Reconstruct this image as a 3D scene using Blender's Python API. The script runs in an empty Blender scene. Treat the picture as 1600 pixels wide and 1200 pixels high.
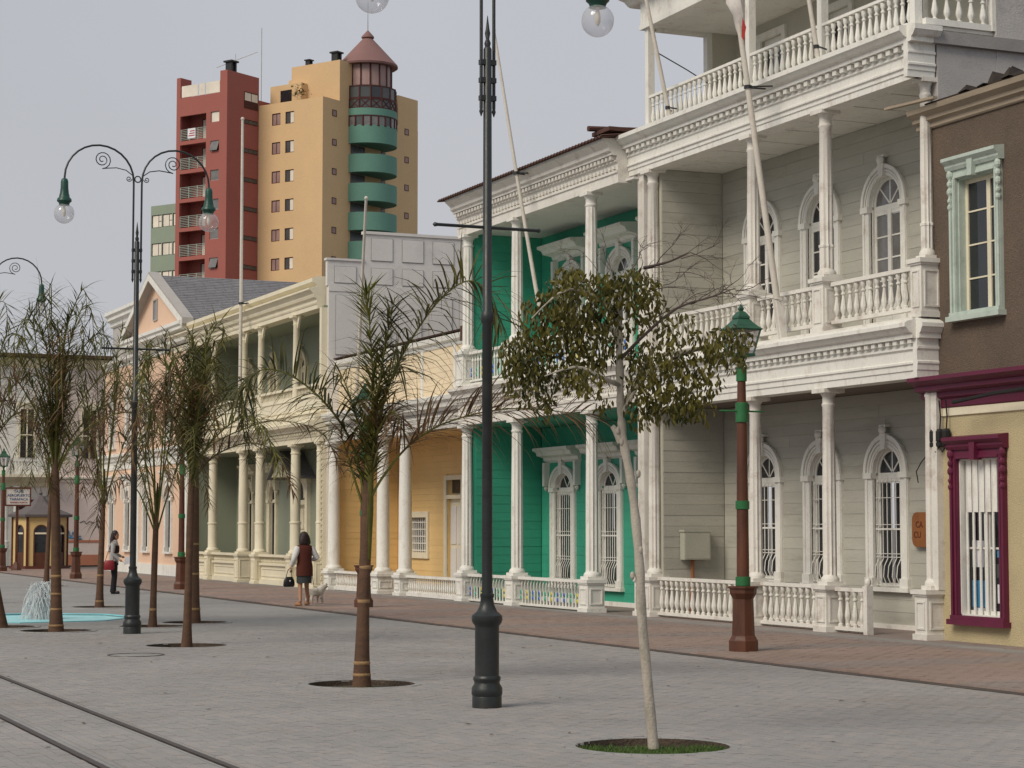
import bpy, bmesh, math, random
from mathutils import Vector, Matrix
R = math.radians
random.seed(11)
rnd = random.random
def ru(a, b): return a + (b - a) * random.random()
SC = bpy.context.scene
COL = SC.collection

# ---------------------------------------------------------------- camera
cam_d = bpy.data.cameras.new('camera'); cam = bpy.data.objects.new('camera', cam_d); COL.objects.link(cam)
cam_d.sensor_width = 36; cam_d.lens = 72.0; cam_d.clip_start = 0.1; cam_d.clip_end = 6000
cam.location = (0, 0, 1.75); cam.rotation_euler = (R(94.0), 0, R(-23.5))
SC.camera = cam

# ---------------------------------------------------------------- sky, sun, exposure
SUN_EL, SUN_AZ = 42.0, -112.0          # azimuth measured from +Y towards +X
w = bpy.data.worlds.new('World'); SC.world = w; w.use_nodes = True
wn = w.node_tree.nodes; wl = w.node_tree.links; wn.clear()
sky = wn.new('ShaderNodeTexSky'); sky.sky_type = 'NISHITA'; sky.sun_disc = False
sky.sun_elevation = R(SUN_EL); sky.sun_rotation = R(SUN_AZ); sky.air_density = 1.0; sky.dust_density = 3.0
b1 = wn.new('ShaderNodeBackground'); b1.inputs[1].default_value = 0.05
wl.new(sky.outputs[0], b1.inputs[0])
# the even grey of a marine overcast laid over the clear-air sky, a touch brighter low down
tc = wn.new('ShaderNodeTexCoord'); sx = wn.new('ShaderNodeSeparateXYZ'); wl.new(tc.outputs['Generated'], sx.inputs[0])
cr = wn.new('ShaderNodeValToRGB'); wl.new(sx.outputs[2], cr.inputs[0])
cr.color_ramp.elements[0].position = 0.0; cr.color_ramp.elements[0].color = (0.415, 0.413, 0.432, 1)
cr.color_ramp.elements[1].position = 0.45; cr.color_ramp.elements[1].color = (0.385, 0.408, 0.442, 1)
cn = wn.new('ShaderNodeTexNoise'); cn.inputs['Scale'].default_value = 2.2; cn.inputs['Detail'].default_value = 5
wl.new(tc.outputs['Generated'], cn.inputs['Vector'])
mr = wn.new('ShaderNodeMapRange'); wl.new(cn.outputs[0], mr.inputs[0])
mr.inputs[1].default_value = 0.3; mr.inputs[2].default_value = 0.7; mr.inputs[3].default_value = 0.94; mr.inputs[4].default_value = 1.05
b2 = wn.new('ShaderNodeBackground'); wl.new(cr.outputs[0], b2.inputs[0]); wl.new(mr.outputs[0], b2.inputs[1])
mx = wn.new('ShaderNodeMixShader'); mx.inputs[0].default_value = 0.93
wl.new(b1.outputs[0], mx.inputs[1]); wl.new(b2.outputs[0], mx.inputs[2])
wo = wn.new('ShaderNodeOutputWorld'); wl.new(mx.outputs[0], wo.inputs[0])
sun_d = bpy.data.lights.new('sun', 'SUN'); sun_d.energy = 1.8; sun_d.angle = R(28); sun_d.color = (1.0, 0.90, 0.76)
sun = bpy.data.objects.new('sun', sun_d); COL.objects.link(sun)
sd = Vector((math.sin(R(SUN_AZ)) * math.cos(R(SUN_EL)), math.cos(R(SUN_AZ)) * math.cos(R(SUN_EL)), math.sin(R(SUN_EL))))
sun.rotation_euler = sd.to_track_quat('Z', 'Y').to_euler(); sun.location = (-40, 0, 60)
SC.view_settings.view_transform = 'Standard'; SC.view_settings.look = 'None'
SC.view_settings.exposure = 0.42; SC.view_settings.gamma = 1.0; SC.view_settings.use_curve_mapping = False
SC.render.engine = 'CYCLES'
SC.cycles.max_bounces = 6; SC.cycles.transparent_max_bounces = 24

# ---------------------------------------------------------------- materials
MATS = {}
def M(name, col, rough=0.6, var=0.12, scale=1.2, bump=0.15, bscale=30, spec=0.4, dirt=None, dirt_amt=0.0, dscale=2.0,
      stretch=(1, 1, 1), orand=0.0, metal=0.0, fine=0.06, coat=0.0):
    m = bpy.data.materials.new(name); m.use_nodes = True
    n = m.node_tree.nodes; l = m.node_tree.links; n.clear()
    out = n.new('ShaderNodeOutputMaterial'); p = n.new('ShaderNodeBsdfPrincipled'); l.new(p.outputs[0], out.inputs[0])
    p.inputs['Roughness'].default_value = rough; p.inputs['Specular IOR Level'].default_value = spec
    p.inputs['Metallic'].default_value = metal; p.inputs['Coat Weight'].default_value = coat
    g = n.new('ShaderNodeNewGeometry'); mp = n.new('ShaderNodeMapping'); l.new(g.outputs['Position'], mp.inputs[0])
    mp.inputs['Scale'].default_value = stretch
    n1 = n.new('ShaderNodeTexNoise'); n1.inputs['Scale'].default_value = scale; n1.inputs['Detail'].default_value = 6
    n1.inputs['Roughness'].default_value = 0.62
    l.new(mp.outputs[0], n1.inputs['Vector'])
    n2 = n.new('ShaderNodeTexNoise'); n2.inputs['Scale'].default_value = bscale; n2.inputs['Detail'].default_value = 4
    l.new(g.outputs['Position'], n2.inputs['Vector'])
    def mrange(src, lo, hi, a, b):
        q = n.new('ShaderNodeMapRange'); l.new(src, q.inputs[0])
        q.inputs[1].default_value = lo; q.inputs[2].default_value = hi; q.inputs[3].default_value = a; q.inputs[4].default_value = b
        return q.outputs[0]
    k1 = mrange(n1.outputs[0], 0.3, 0.7, 1 - var, 1 + var); k2 = mrange(n2.outputs[0], 0.3, 0.7, 1 - fine, 1 + fine)
    mul = n.new('ShaderNodeMath'); mul.operation = 'MULTIPLY'; l.new(k1, mul.inputs[0]); l.new(k2, mul.inputs[1])
    val = mul.outputs[0]
    if orand:
        oi = n.new('ShaderNodeObjectInfo'); k3 = mrange(oi.outputs['Random'], 0, 1, 1 - orand, 1 + orand)
        m2 = n.new('ShaderNodeMath'); m2.operation = 'MULTIPLY'; l.new(val, m2.inputs[0]); l.new(k3, m2.inputs[1]); val = m2.outputs[0]
    vm = n.new('ShaderNodeVectorMath'); vm.operation = 'SCALE'; vm.inputs[0].default_value = col; l.new(val, vm.inputs['Scale'])
    c = vm.outputs[0]
    if dirt is not None:
        n3 = n.new('ShaderNodeTexNoise'); n3.inputs['Scale'].default_value = dscale; n3.inputs['Detail'].default_value = 8
        n3.inputs['Roughness'].default_value = 0.7; l.new(mp.outputs[0], n3.inputs['Vector'])
        f = mrange(n3.outputs[0], 0.52, 0.72, 0, dirt_amt)
        mixn = n.new('ShaderNodeMix'); mixn.data_type = 'RGBA'; l.new(f, mixn.inputs[0]); l.new(c, mixn.inputs[6])
        mixn.inputs[7].default_value = (*dirt, 1); c = mixn.outputs[2]
    l.new(c, p.inputs['Base Color'])
    if bump:
        bm_ = n.new('ShaderNodeBump'); bm_.inputs['Strength'].default_value = bump; bm_.inputs['Distance'].default_value = 0.02
        l.new(n2.outputs[0], bm_.inputs['Height']); l.new(bm_.outputs[0], p.inputs['Normal'])
    rr = mrange(n1.outputs[0], 0.3, 0.7, max(0, rough - 0.08), min(1, rough + 0.08)); l.new(rr, p.inputs['Roughness'])
    MATS[name] = m
    return m
WD = (0.30, 0.22, 0.16)
m_white = M('white_paint', (0.74, 0.73, 0.68), 0.6, 0.07, 1.5, 0.12, 40, dirt=WD, dirt_amt=0.5, dscale=3.0, stretch=(1.4, 1.4, 0.7))
m_white2 = M('aged_white_paint', (0.70, 0.675, 0.62), 0.65, 0.08, 1.5, 0.15, 40, dirt=(0.33, 0.25, 0.2), dirt_amt=0.65, dscale=2.4, stretch=(1, 1, 1.2))
m_cream = M('cream_paint', (0.72, 0.66, 0.50), 0.6, 0.06, 1.2, 0.1, 40, dirt=(0.4, 0.34, 0.24), dirt_amt=0.25)
m_sage = M('sage_board_paint', (0.415, 0.405, 0.35), 0.7, 0.08, 0.8, 0.15, 50, orand=0.05, dirt=(0.2, 0.18, 0.14), dirt_amt=0.45, dscale=1.2, stretch=(1, 0.35, 2.2))
m_olive = M('olive_wall_paint', (0.44, 0.43, 0.36), 0.7, 0.06, 0.6)
m_green = M('green_board_paint', (0.042, 0.32, 0.21), 0.6, 0.10, 0.8, 0.12, 50, orand=0.04)
m_yellow = M('yellow_board_paint', (0.72, 0.50, 0.22), 0.65, 0.06, 0.8, 0.12, 50, orand=0.035)
m_parap = M('pale_peach_board_paint', (0.74, 0.61, 0.42), 0.65, 0.05, 0.8, 0.12, 50, orand=0.04, dirt=(0.4, 0.3, 0.2), dirt_amt=0.3)
m_celadon = M('celadon_wall_paint', (0.25, 0.275, 0.205), 0.65, 0.06, 0.6, 0.08, 40)
m_peach = M('peach_wall_paint', (0.72, 0.50, 0.36), 0.7, 0.05, 0.6, 0.08, 40)
m_greyw = M('grey_white_panel_paint', (0.67, 0.65, 0.62), 0.7, 0.06, 0.5, 0.08, 40, dirt=(0.38, 0.36, 0.36), dirt_amt=0.4, dscale=1.0)
m_groove = M('dark_panel_joint', (0.25, 0.24, 0.24), 0.9, 0.05)  # dark grey joint colour around the fence and wall panels
m_stucco_b = M('brown_stucco', (0.125, 0.092, 0.068), 0.9, 0.14, 1.3, 0.9, 55, fine=0.22, dirt=(0.08, 0.06, 0.05), dirt_amt=0.4)
m_stucco_c = M('cream_stucco', (0.50, 0.42, 0.25), 0.9, 0.07, 1.3, 0.8, 50, fine=0.13, dirt=(0.36, 0.3, 0.2), dirt_amt=0.35)
m_stucco_g = M('grey_stucco', (0.44, 0.42, 0.405), 0.9, 0.12, 0.9, 0.4, 40, dirt=(0.2, 0.19, 0.19), dirt_amt=0.6, dscale=1.2)
m_maroon = M('maroon_paint', (0.115, 0.012, 0.040), 0.5, 0.14, 2.0, 0.1, 40)
m_mint = M('mint_paint', (0.46, 0.53, 0.47), 0.6, 0.1, 3.0, 0.15, 40, dirt=(0.26, 0.32, 0.26), dirt_amt=0.7, dscale=5)
m_tanwood = M('weathered_cornice_wood', (0.33, 0.27, 0.20), 0.8, 0.16, 3.0, 0.25, 40, stretch=(1, 0.3, 3))
m_debris = M('dark_roof_debris', (0.035, 0.025, 0.02), 0.9, 0.3, 6)
m_rusty = M('rusty_roof_iron', (0.085, 0.04, 0.03), 0.8, 0.25, 3)
m_iron = M('lamp_iron', (0.014, 0.018, 0.018), 0.42, 0.25, 5, 0.12, 60, spec=0.5, dirt=(0.07, 0.05, 0.04), dirt_amt=0.30, dscale=4)
m_lampg = M('lamp_green_paint', (0.012, 0.062, 0.045), 0.38, 0.1, 6, 0.05, 60)
m_green2 = M('bright_green_paint', (0.022, 0.135, 0.045), 0.45, 0.15, 6, 0.05, 60)
m_patina = M('patina_lantern_green', (0.022, 0.085, 0.048), 0.5, 0.25, 9, 0.2, 60)
m_lbrown = M('lamp_red_brown', (0.092, 0.031, 0.015), 0.5, 0.3, 4, 0.1, 60, dirt=(0.04, 0.016, 0.012), dirt_amt=0.7, dscale=3, stretch=(1, 1, 0.4))
m_glass = M('window_glass', (0.018, 0.020, 0.024), 0.06, 0.2, 2, 0.0, 10, spec=0.7)
m_glass2 = M('curtained_glass', (0.16, 0.155, 0.15), 0.12, 0.25, 1.5, 0.0, 10, spec=0.7)
m_dark = M('dark_interior', (0.02, 0.017, 0.015), 0.9, 0.2)
m_frame = M('dark_window_frame', (0.022, 0.024, 0.026), 0.5, 0.1)
m_shing = M('grey_slate', (0.20, 0.195, 0.205), 0.8, 0.12, 2.0, 0.2, 30, fine=0.15)
m_verge = M('pale_verge_metal', (0.38, 0.355, 0.33), 0.6, 0.08)
m_red = M('tower_red_render', (0.33, 0.105, 0.085), 0.8, 0.06, 0.3, 0.05, 10)
m_orange = M('tower_ochre_render', (0.62, 0.425, 0.23), 0.8, 0.05, 0.3, 0.05, 10)
m_teal = M('tower_teal_render', (0.12, 0.26, 0.205), 0.8, 0.06, 0.3, 0.05, 10)
m_office = M('office_sage_render', (0.25, 0.30, 0.23), 0.8, 0.05, 0.3, 0.05, 10)
m_tile = M('pink_brown_cone_tile', (0.22, 0.115, 0.105), 0.7, 0.08, 0.6)
m_creamrefl = M('cream_curtain_reflection', (0.72, 0.66, 0.56), 0.8, 0.15, 0.5)  # pale panes: curtains plus warm sky reflection painted into the colour; also on bulbs
m_curt2 = M('rose_curtain_cloth', (0.30, 0.19, 0.17), 0.5, 0.2, 0.6, spec=0.6)
m_curt3 = M('dusky_tinted_glass', (0.065, 0.07, 0.068), 0.25, 0.2, 0.7, spec=0.6)
m_dkred = M('dark_red_frame', (0.06, 0.012, 0.010), 0.6)
m_metal = M('galvanised_metal', (0.35, 0.37, 0.36), 0.45, 0.1, metal=0.4)
m_rail_t = M('balcony_rail_paint', (0.34, 0.40, 0.35), 0.5)
m_pole = M('flagpole_paint', (0.62, 0.58, 0.51), 0.5, 0.12, 2.0, 0.1, 30, dirt=(0.34, 0.25, 0.2), dirt_amt=0.5, dscale=2)
m_rustpaint = M('orange_rust', (0.30, 0.12, 0.05), 0.8, 0.3, 8)
m_soil = M('dry_soil', (0.075, 0.055, 0.04), 0.95, 0.3, 5, 0.8, 40, fine=0.25)
m_soil2 = M('paver_bedding', (0.145, 0.135, 0.125), 0.95, 0.2, 3, 0.3, 40)
m_bark = M('pale_bark', (0.40, 0.36, 0.30), 0.85, 0.14, 6, 0.35, 50, dirt=(0.15, 0.14, 0.10), dirt_amt=0.75, dscale=7, stretch=(1, 1, 0.45))
m_twig = M('dark_twig', (0.075, 0.055, 0.048), 0.85, 0.2, 6)
m_palm_t = M('palm_trunk_bark', (0.098, 0.052, 0.029), 0.8, 0.25, 5, 0.35, 45, dirt=(0.05, 0.028, 0.018), dirt_amt=0.7, dscale=3, stretch=(1, 1, 2.5))
m_palm_r = M('palm_ring_scar', (0.29, 0.18, 0.085), 0.85, 0.2, 8)
m_leafb = M('dry_leaf', (0.115, 0.065, 0.022), 0.65, 0.3, 6, 0, orand=0.3)
m_grass = M('grass_blade', (0.06, 0.11, 0.02), 0.7, 0.35, 9, 0)
m_kerb = M('dark_kerb_stone', (0.075, 0.06, 0.052), 0.9, 0.3, 3)
m_steel = M('worn_rail_steel', (0.065, 0.05, 0.043), 0.5, 0.25, 4, metal=0.3)
m_poolp = M('pool_cyan_paint', (0.22, 0.56, 0.62), 0.5, 0.10, 2.0)
m_kyel = M('kiosk_yellow_paint', (0.60, 0.44, 0.19), 0.6, 0.06)
m_kbr = M('kiosk_red_brown', (0.10, 0.025, 0.015), 0.6, 0.1)
m_kroof = M('kiosk_grey_roof', (0.12, 0.105, 0.105), 0.8, 0.12)
m_pinkw = M('faded_pink_wall', (0.68, 0.58, 0.53), 0.8, 0.08, 0.6, dirt=(0.5, 0.45, 0.4), dirt_amt=0.5)
m_signw = M('sign_board_paint', (0.60, 0.60, 0.56), 0.6, 0.05)
m_blue = M('sign_blue_paint', (0.03, 0.06, 0.22), 0.6)
m_redp = M('sign_red_paint', (0.35, 0.03, 0.05), 0.6)
m_plq = M('varnished_wood', (0.22, 0.08, 0.02), 0.45, 0.25, 5, 0.1, stretch=(1, 1, 0.3))
m_plq2 = M('wood_plaque', (0.19, 0.10, 0.045), 0.6)
m_black = M('black_rubber', (0.012, 0.011, 0.011), 0.6)
m_ebox = M('meter_box_paint', (0.40, 0.40, 0.33), 0.6, 0.06)
m_skin = M('skin', (0.36, 0.19, 0.12), 0.55, 0.04, spec=0.3, bump=0)
m_hair = M('dark_hair', (0.018, 0.009, 0.008), 0.5, 0.2, 12, 0.5, 60, stretch=(1, 1, 0.1))
m_vest = M('rust_brown_wool', (0.075, 0.016, 0.009), 0.9, 0.15, 6, 0.4, 60)
m_shirt = M('white_cotton', (0.62, 0.61, 0.60), 0.8, 0.06)
m_skirt = M('grey_green_cloth', (0.035, 0.042, 0.043), 0.85, 0.12)
m_grey_k = M('grey_knit', (0.36, 0.36, 0.35), 0.85, 0.1, 5, 0.3, 50)
m_trous = M('black_cloth', (0.010, 0.009, 0.011), 0.85)
m_leather = M('black_leather', (0.012, 0.012, 0.014), 0.4)
m_redbag = M('red_leather', (0.22, 0.012, 0.018), 0.5)
m_tanshoe = M('tan_leather', (0.30, 0.15, 0.07), 0.5)
m_fur = M('white_fur', (0.58, 0.53, 0.46), 0.95, 0.1, 9, 0.8, 60)
m_paper = M('white_paper', (0.7, 0.7, 0.72), 0.7)
m_flagw = M('white_flag_cloth', (0.66, 0.62, 0.58), 0.85, 0.1, 3, 0.2, 12)
m_flagr = M('red_flag_cloth', (0.40, 0.03, 0.025), 0.85, 0.08)
m_flagb = M('blue_print', (0.05, 0.24, 0.42), 0.6)
m_orn_b = M('ornament_blue', (0.05, 0.13, 0.42), 0.6); m_orn_y = M('ornament_yellow', (0.52, 0.46, 0.10), 0.6); m_orn_g = M('ornament_green', (0.06, 0.34, 0.22), 0.6)

def simple(name, build):
    m = bpy.data.materials.new(name); m.use_nodes = True; n = m.node_tree.nodes; n.clear()
    out = n.new('ShaderNodeOutputMaterial'); s = build(n, m.node_tree.links); m.node_tree.links.new(s, out.inputs[0]); MATS[name] = m
    return m
def _clear(n, l, milk=0.22):          # thin clear glass: mostly see-through, a little milky, with a reflection
    t = n.new('ShaderNodeBsdfTransparent'); t.inputs[0].default_value = (0.93, 0.93, 0.95, 1)
    d = n.new('ShaderNodeBsdfDiffuse'); d.inputs[0].default_value = (0.70, 0.69, 0.68, 1)
    g = n.new('ShaderNodeBsdfGlossy'); g.inputs['Roughness'].default_value = 0.06
    f = n.new('ShaderNodeLayerWeight'); f.inputs[0].default_value = 0.12
    a = n.new('ShaderNodeMixShader'); a.inputs[0].default_value = milk; l.new(t.outputs[0], a.inputs[1]); l.new(d.outputs[0], a.inputs[2])
    b = n.new('ShaderNodeMixShader'); l.new(f.outputs[1], b.inputs[0]); l.new(a.outputs[0], b.inputs[1]); l.new(g.outputs[0], b.inputs[2])
    return b.outputs[0]
m_clear = simple('clear_globe_glass', _clear)
m_clear2 = simple('lantern_glass', lambda n, l: _clear(n, l, 0.07))
def _spray(n, l):
    t = n.new('ShaderNodeBsdfTransparent'); d = n.new('ShaderNodeBsdfPrincipled')
    d.inputs['Base Color'].default_value = (0.75, 0.77, 0.78, 1); d.inputs['Roughness'].default_value = 0.2
    a = n.new('ShaderNodeMixShader'); a.inputs[0].default_value = 0.55; l.new(t.outputs[0], a.inputs[1]); l.new(d.outputs[0], a.inputs[2]); return a.outputs[0]
m_spray = simple('water_spray', _spray)
def _water(n, l):
    p = n.new('ShaderNodeBsdfPrincipled'); p.inputs['Base Color'].default_value = (0.33, 0.68, 0.72, 1); p.inputs['Roughness'].default_value = 0.35
    p.inputs['Specular IOR Level'].default_value = 0.3
    nz = n.new('ShaderNodeTexNoise'); nz.inputs['Scale'].default_value = 5; g = n.new('ShaderNodeNewGeometry'); l.new(g.outputs['Position'], nz.inputs['Vector'])
    b = n.new('ShaderNodeBump'); b.inputs['Strength'].default_value = 0.5; b.inputs['Distance'].default_value = 0.05
    l.new(nz.outputs[0], b.inputs['Height']); l.new(b.outputs[0], p.inputs['Normal']); return p.outputs[0]
m_water = simple('pool_water', _water)
def _leaf(colA, colB, rough=0.55, trans=0.25, scale=3.0):
    def f(n, l):
        g = n.new('ShaderNodeNewGeometry'); nz = n.new('ShaderNodeTexNoise'); nz.inputs['Scale'].default_value = scale; nz.inputs['Detail'].default_value = 4
        l.new(g.outputs['Position'], nz.inputs['Vector'])
        ad = n.new('ShaderNodeMath'); ad.operation = 'MULTIPLY_ADD'; l.new(g.outputs['Random Per Island'], ad.inputs[0]); ad.inputs[1].default_value = 0.5
        l.new(nz.outputs[0], ad.inputs[2])
        r = n.new('ShaderNodeValToRGB'); l.new(ad.outputs[0], r.inputs[0])
        r.color_ramp.elements[0].position = 0.45; r.color_ramp.elements[0].color = (*colA, 1)
        r.color_ramp.elements[1].position = 1.05; r.color_ramp.elements[1].color = (*colB, 1)
        p = n.new('ShaderNodeBsdfPrincipled'); l.new(r.outputs[0], p.inputs['Base Color']); p.inputs['Roughness'].default_value = rough
        p.inputs['Specular IOR Level'].default_value = 0.3
        t = n.new('ShaderNodeBsdfTranslucent'); l.new(r.outputs[0], t.inputs[0])
        a = n.new('ShaderNodeMixShader'); a.inputs[0].default_value = trans; l.new(p.outputs[0], a.inputs[1]); l.new(t.outputs[0], a.inputs[2])
        return a.outputs[0]
    return f
m_frond = simple('palm_frond_green', _leaf((0.026, 0.033, 0.010), (0.135, 0.12, 0.033)))
m_frond2 = simple('palm_frond_bright', _leaf((0.045, 0.065, 0.014), (0.20, 0.19, 0.042)))
m_frondd = simple('palm_frond_dry', _leaf((0.065, 0.034, 0.018), (0.21, 0.125, 0.058)))
m_leaf = simple('tree_leaf_olive', _leaf((0.026, 0.034, 0.008), (0.175, 0.15, 0.03), 0.45, 0.35, 2.0))

def _paver(base, amp, bx, by, pink=0.0, bands=False, red=(0.25, 0.15, 0.12)):
    # colour of paving past the range of the built pavers: same sizes, same joints
    def f(n, l):
        g = n.new('ShaderNodeNewGeometry'); mp = n.new('ShaderNodeMapping'); l.new(g.outputs['Position'], mp.inputs[0]); mp.inputs['Rotation'].default_value = (0, 0, R(90))
        br = n.new('ShaderNodeTexBrick'); l.new(mp.outputs[0], br.inputs['Vector']); br.inputs['Scale'].default_value = 1
        br.inputs['Brick Width'].default_value = bx; br.inputs['Row Height'].default_value = by; br.inputs['Mortar Size'].default_value = 0.004
        lo = tuple(c * (1 - amp) for c in base); hi = (base[0] * (1 + amp) + pink, base[1] * (1 + amp), base[2] * (1 + amp))
        br.inputs['Color1'].default_value = (*lo, 1); br.inputs['Color2'].default_value = (*hi, 1); br.inputs['Mortar'].default_value = (*[c * 0.6 for c in base], 1)
        nz = n.new('ShaderNodeTexNoise'); nz.inputs['Scale'].default_value = 0.5; nz.inputs['Detail'].default_value = 8; nz.inputs['Roughness'].default_value = 0.65
        l.new(g.outputs['Position'], nz.inputs['Vector'])
        q = n.new('ShaderNodeMapRange'); l.new(nz.outputs[0], q.inputs[0]); q.inputs[1].default_value = 0.3; q.inputs[2].default_value = 0.7; q.inputs[3].default_value = 0.87; q.inputs[4].default_value = 1.12
        c = br.outputs[0]
        if bands:      # pinkish field with grey bands
            s = n.new('ShaderNodeSeparateXYZ'); l.new(g.outputs['Position'], s.inputs[0])
            m1 = n.new('ShaderNodeMath'); m1.operation = 'MODULO'; l.new(s.outputs[1], m1.inputs[0]); m1.inputs[1].default_value = 3.6
            m2 = n.new('ShaderNodeMath'); m2.operation = 'LESS_THAN'; l.new(m1.outputs[0], m2.inputs[0]); m2.inputs[1].default_value = 1.1
            x1 = n.new('ShaderNodeMath'); x1.operation = 'GREATER_THAN'; l.new(s.outputs[0], x1.inputs[0]); x1.inputs[1].default_value = 17.3
            mxx = n.new('ShaderNodeMath'); mxx.operation = 'MAXIMUM'; l.new(m2.outputs[0], mxx.inputs[0]); l.new(x1.outputs[0], mxx.inputs[1])
            n5 = n.new('ShaderNodeTexNoise'); n5.inputs['Scale'].default_value = 2.0; n5.inputs['Detail'].default_value = 3; l.new(g.outputs['Position'], n5.inputs['Vector'])
            mm = n.new('ShaderNodeMath'); mm.operation = 'MULTIPLY'; l.new(mxx.outputs[0], mm.inputs[0]); l.new(n5.outputs[0], mm.inputs[1])
            mg = n.new('ShaderNodeMix'); mg.data_type = 'RGBA'; l.new(mm.outputs[0], mg.inputs[0]); l.new(c, mg.inputs[6]); mg.inputs[7].default_value = (0.21, 0.195, 0.185, 1); c = mg.outputs[2]
        vm = n.new('ShaderNodeVectorMath'); vm.operation = 'SCALE'; l.new(c, vm.inputs[0]); l.new(q.outputs[0], vm.inputs['Scale'])
        p = n.new('ShaderNodeBsdfPrincipled'); l.new(vm.outputs[0], p.inputs['Base Color']); p.inputs['Roughness'].default_value = 0.85; p.inputs['Specular IOR Level'].default_value = 0.2
        b = n.new('ShaderNodeBump'); b.inputs['Strength'].default_value = 0.2; b.inputs['Distance'].default_value = 0.01
        n4 = n.new('ShaderNodeTexNoise'); n4.inputs['Scale'].default_value = 40; l.new(g.outputs['Position'], n4.inputs['Vector']); l.new(n4.outputs[0], b.inputs['Height']); l.new(b.outputs[0], p.inputs['Normal'])
        return p.outputs[0]
    return f
m_plaza = simple('plaza_far_paving', _paver((0.28, 0.272, 0.264), 0.05, 0.20, 0.10))
m_walk = simple('sidewalk_paving', _paver((0.275, 0.205, 0.175), 0.14, 0.25, 0.12, 0.02, True))
m_walk2 = simple('sidewalk_tile', _paver((0.275, 0.205, 0.175), 0.0, 1000, 1000, 0.0, True))
def _pavertone(base, islands=True, pink=0.012):
    def f(n, l):
        g = n.new('ShaderNodeNewGeometry'); nz = n.new('ShaderNodeTexNoise'); nz.inputs['Scale'].default_value = 0.5; nz.inputs['Detail'].default_value = 8; nz.inputs['Roughness'].default_value = 0.65
        l.new(g.outputs['Position'], nz.inputs['Vector'])
        q = n.new('ShaderNodeMapRange'); l.new(nz.outputs[0], q.inputs[0]); q.inputs[1].default_value = 0.3; q.inputs[2].default_value = 0.7; q.inputs[3].default_value = 0.9; q.inputs[4].default_value = 1.09
        oi = n.new('ShaderNodeObjectInfo')
        src = g.outputs['Random Per Island'] if islands else oi.outputs['Random']
        r = n.new('ShaderNodeValToRGB'); l.new(src, r.inputs[0])
        e = r.color_ramp.elements; e[0].position = 0; e[0].color = (base[0] * .95, base[1] * .95, base[2] * .955, 1); e[1].position = 1; e[1].color = (base[0] * 1.06 + pink, base[1] * 1.04, base[2] * 1.03, 1)
        vm = n.new('ShaderNodeVectorMath'); vm.operation = 'SCALE'; l.new(r.outputs[0], vm.inputs[0]); l.new(q.outputs[0], vm.inputs['Scale'])
        n4 = n.new('ShaderNodeTexNoise'); n4.inputs['Scale'].default_value = 60; n4.inputs['Detail'].default_value = 5; l.new(g.outputs['Position'], n4.inputs['Vector'])
        q2 = n.new('ShaderNodeMapRange'); l.new(n4.outputs[0], q2.inputs[0]); q2.inputs[1].default_value = 0.3; q2.inputs[2].default_value = 0.7; q2.inputs[3].default_value = 0.88; q2.inputs[4].default_value = 1.1
        v2 = n.new('ShaderNodeVectorMath'); v2.operation = 'SCALE'; l.new(vm.outputs[0], v2.inputs[0]); l.new(q2.outputs[0], v2.inputs['Scale'])
        n6 = n.new('ShaderNodeTexNoise'); n6.inputs['Scale'].default_value = 0.27; n6.inputs['Detail'].default_value = 9; n6.inputs['Roughness'].default_value = 0.72; l.new(g.outputs['Position'], n6.inputs['Vector'])
        q6 = n.new('ShaderNodeMapRange'); l.new(n6.outputs[0], q6.inputs[0]); q6.inputs[1].default_value = 0.53; q6.inputs[2].default_value = 0.68; q6.inputs[3].default_value = 0; q6.inputs[4].default_value = 0.4
        mg = n.new('ShaderNodeMix'); mg.data_type = 'RGBA'; l.new(q6.outputs[0], mg.inputs[0]); l.new(v2.outputs[0], mg.inputs[6]); mg.inputs[7].default_value = (0.24, 0.20, 0.17, 1)
        p = n.new('ShaderNodeBsdfPrincipled'); l.new(mg.outputs[2], p.inputs['Base Color']); p.inputs['Roughness'].default_value = 0.85; p.inputs['Specular IOR Level'].default_value = 0.2
        b = n.new('ShaderNodeBump'); b.inputs['Strength'].default_value = 0.25; b.inputs['Distance'].default_value = 0.006; l.new(n4.outputs[0], b.inputs['Height']); l.new(b.outputs[0], p.inputs['Normal'])
        return p.outputs[0]
    return f
m_pav_i = simple('grey_paver', _pavertone((0.285, 0.277, 0.268), True))
m_pav_o = simple('grey_paver_single', _pavertone((0.285, 0.277, 0.268), False))

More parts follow.
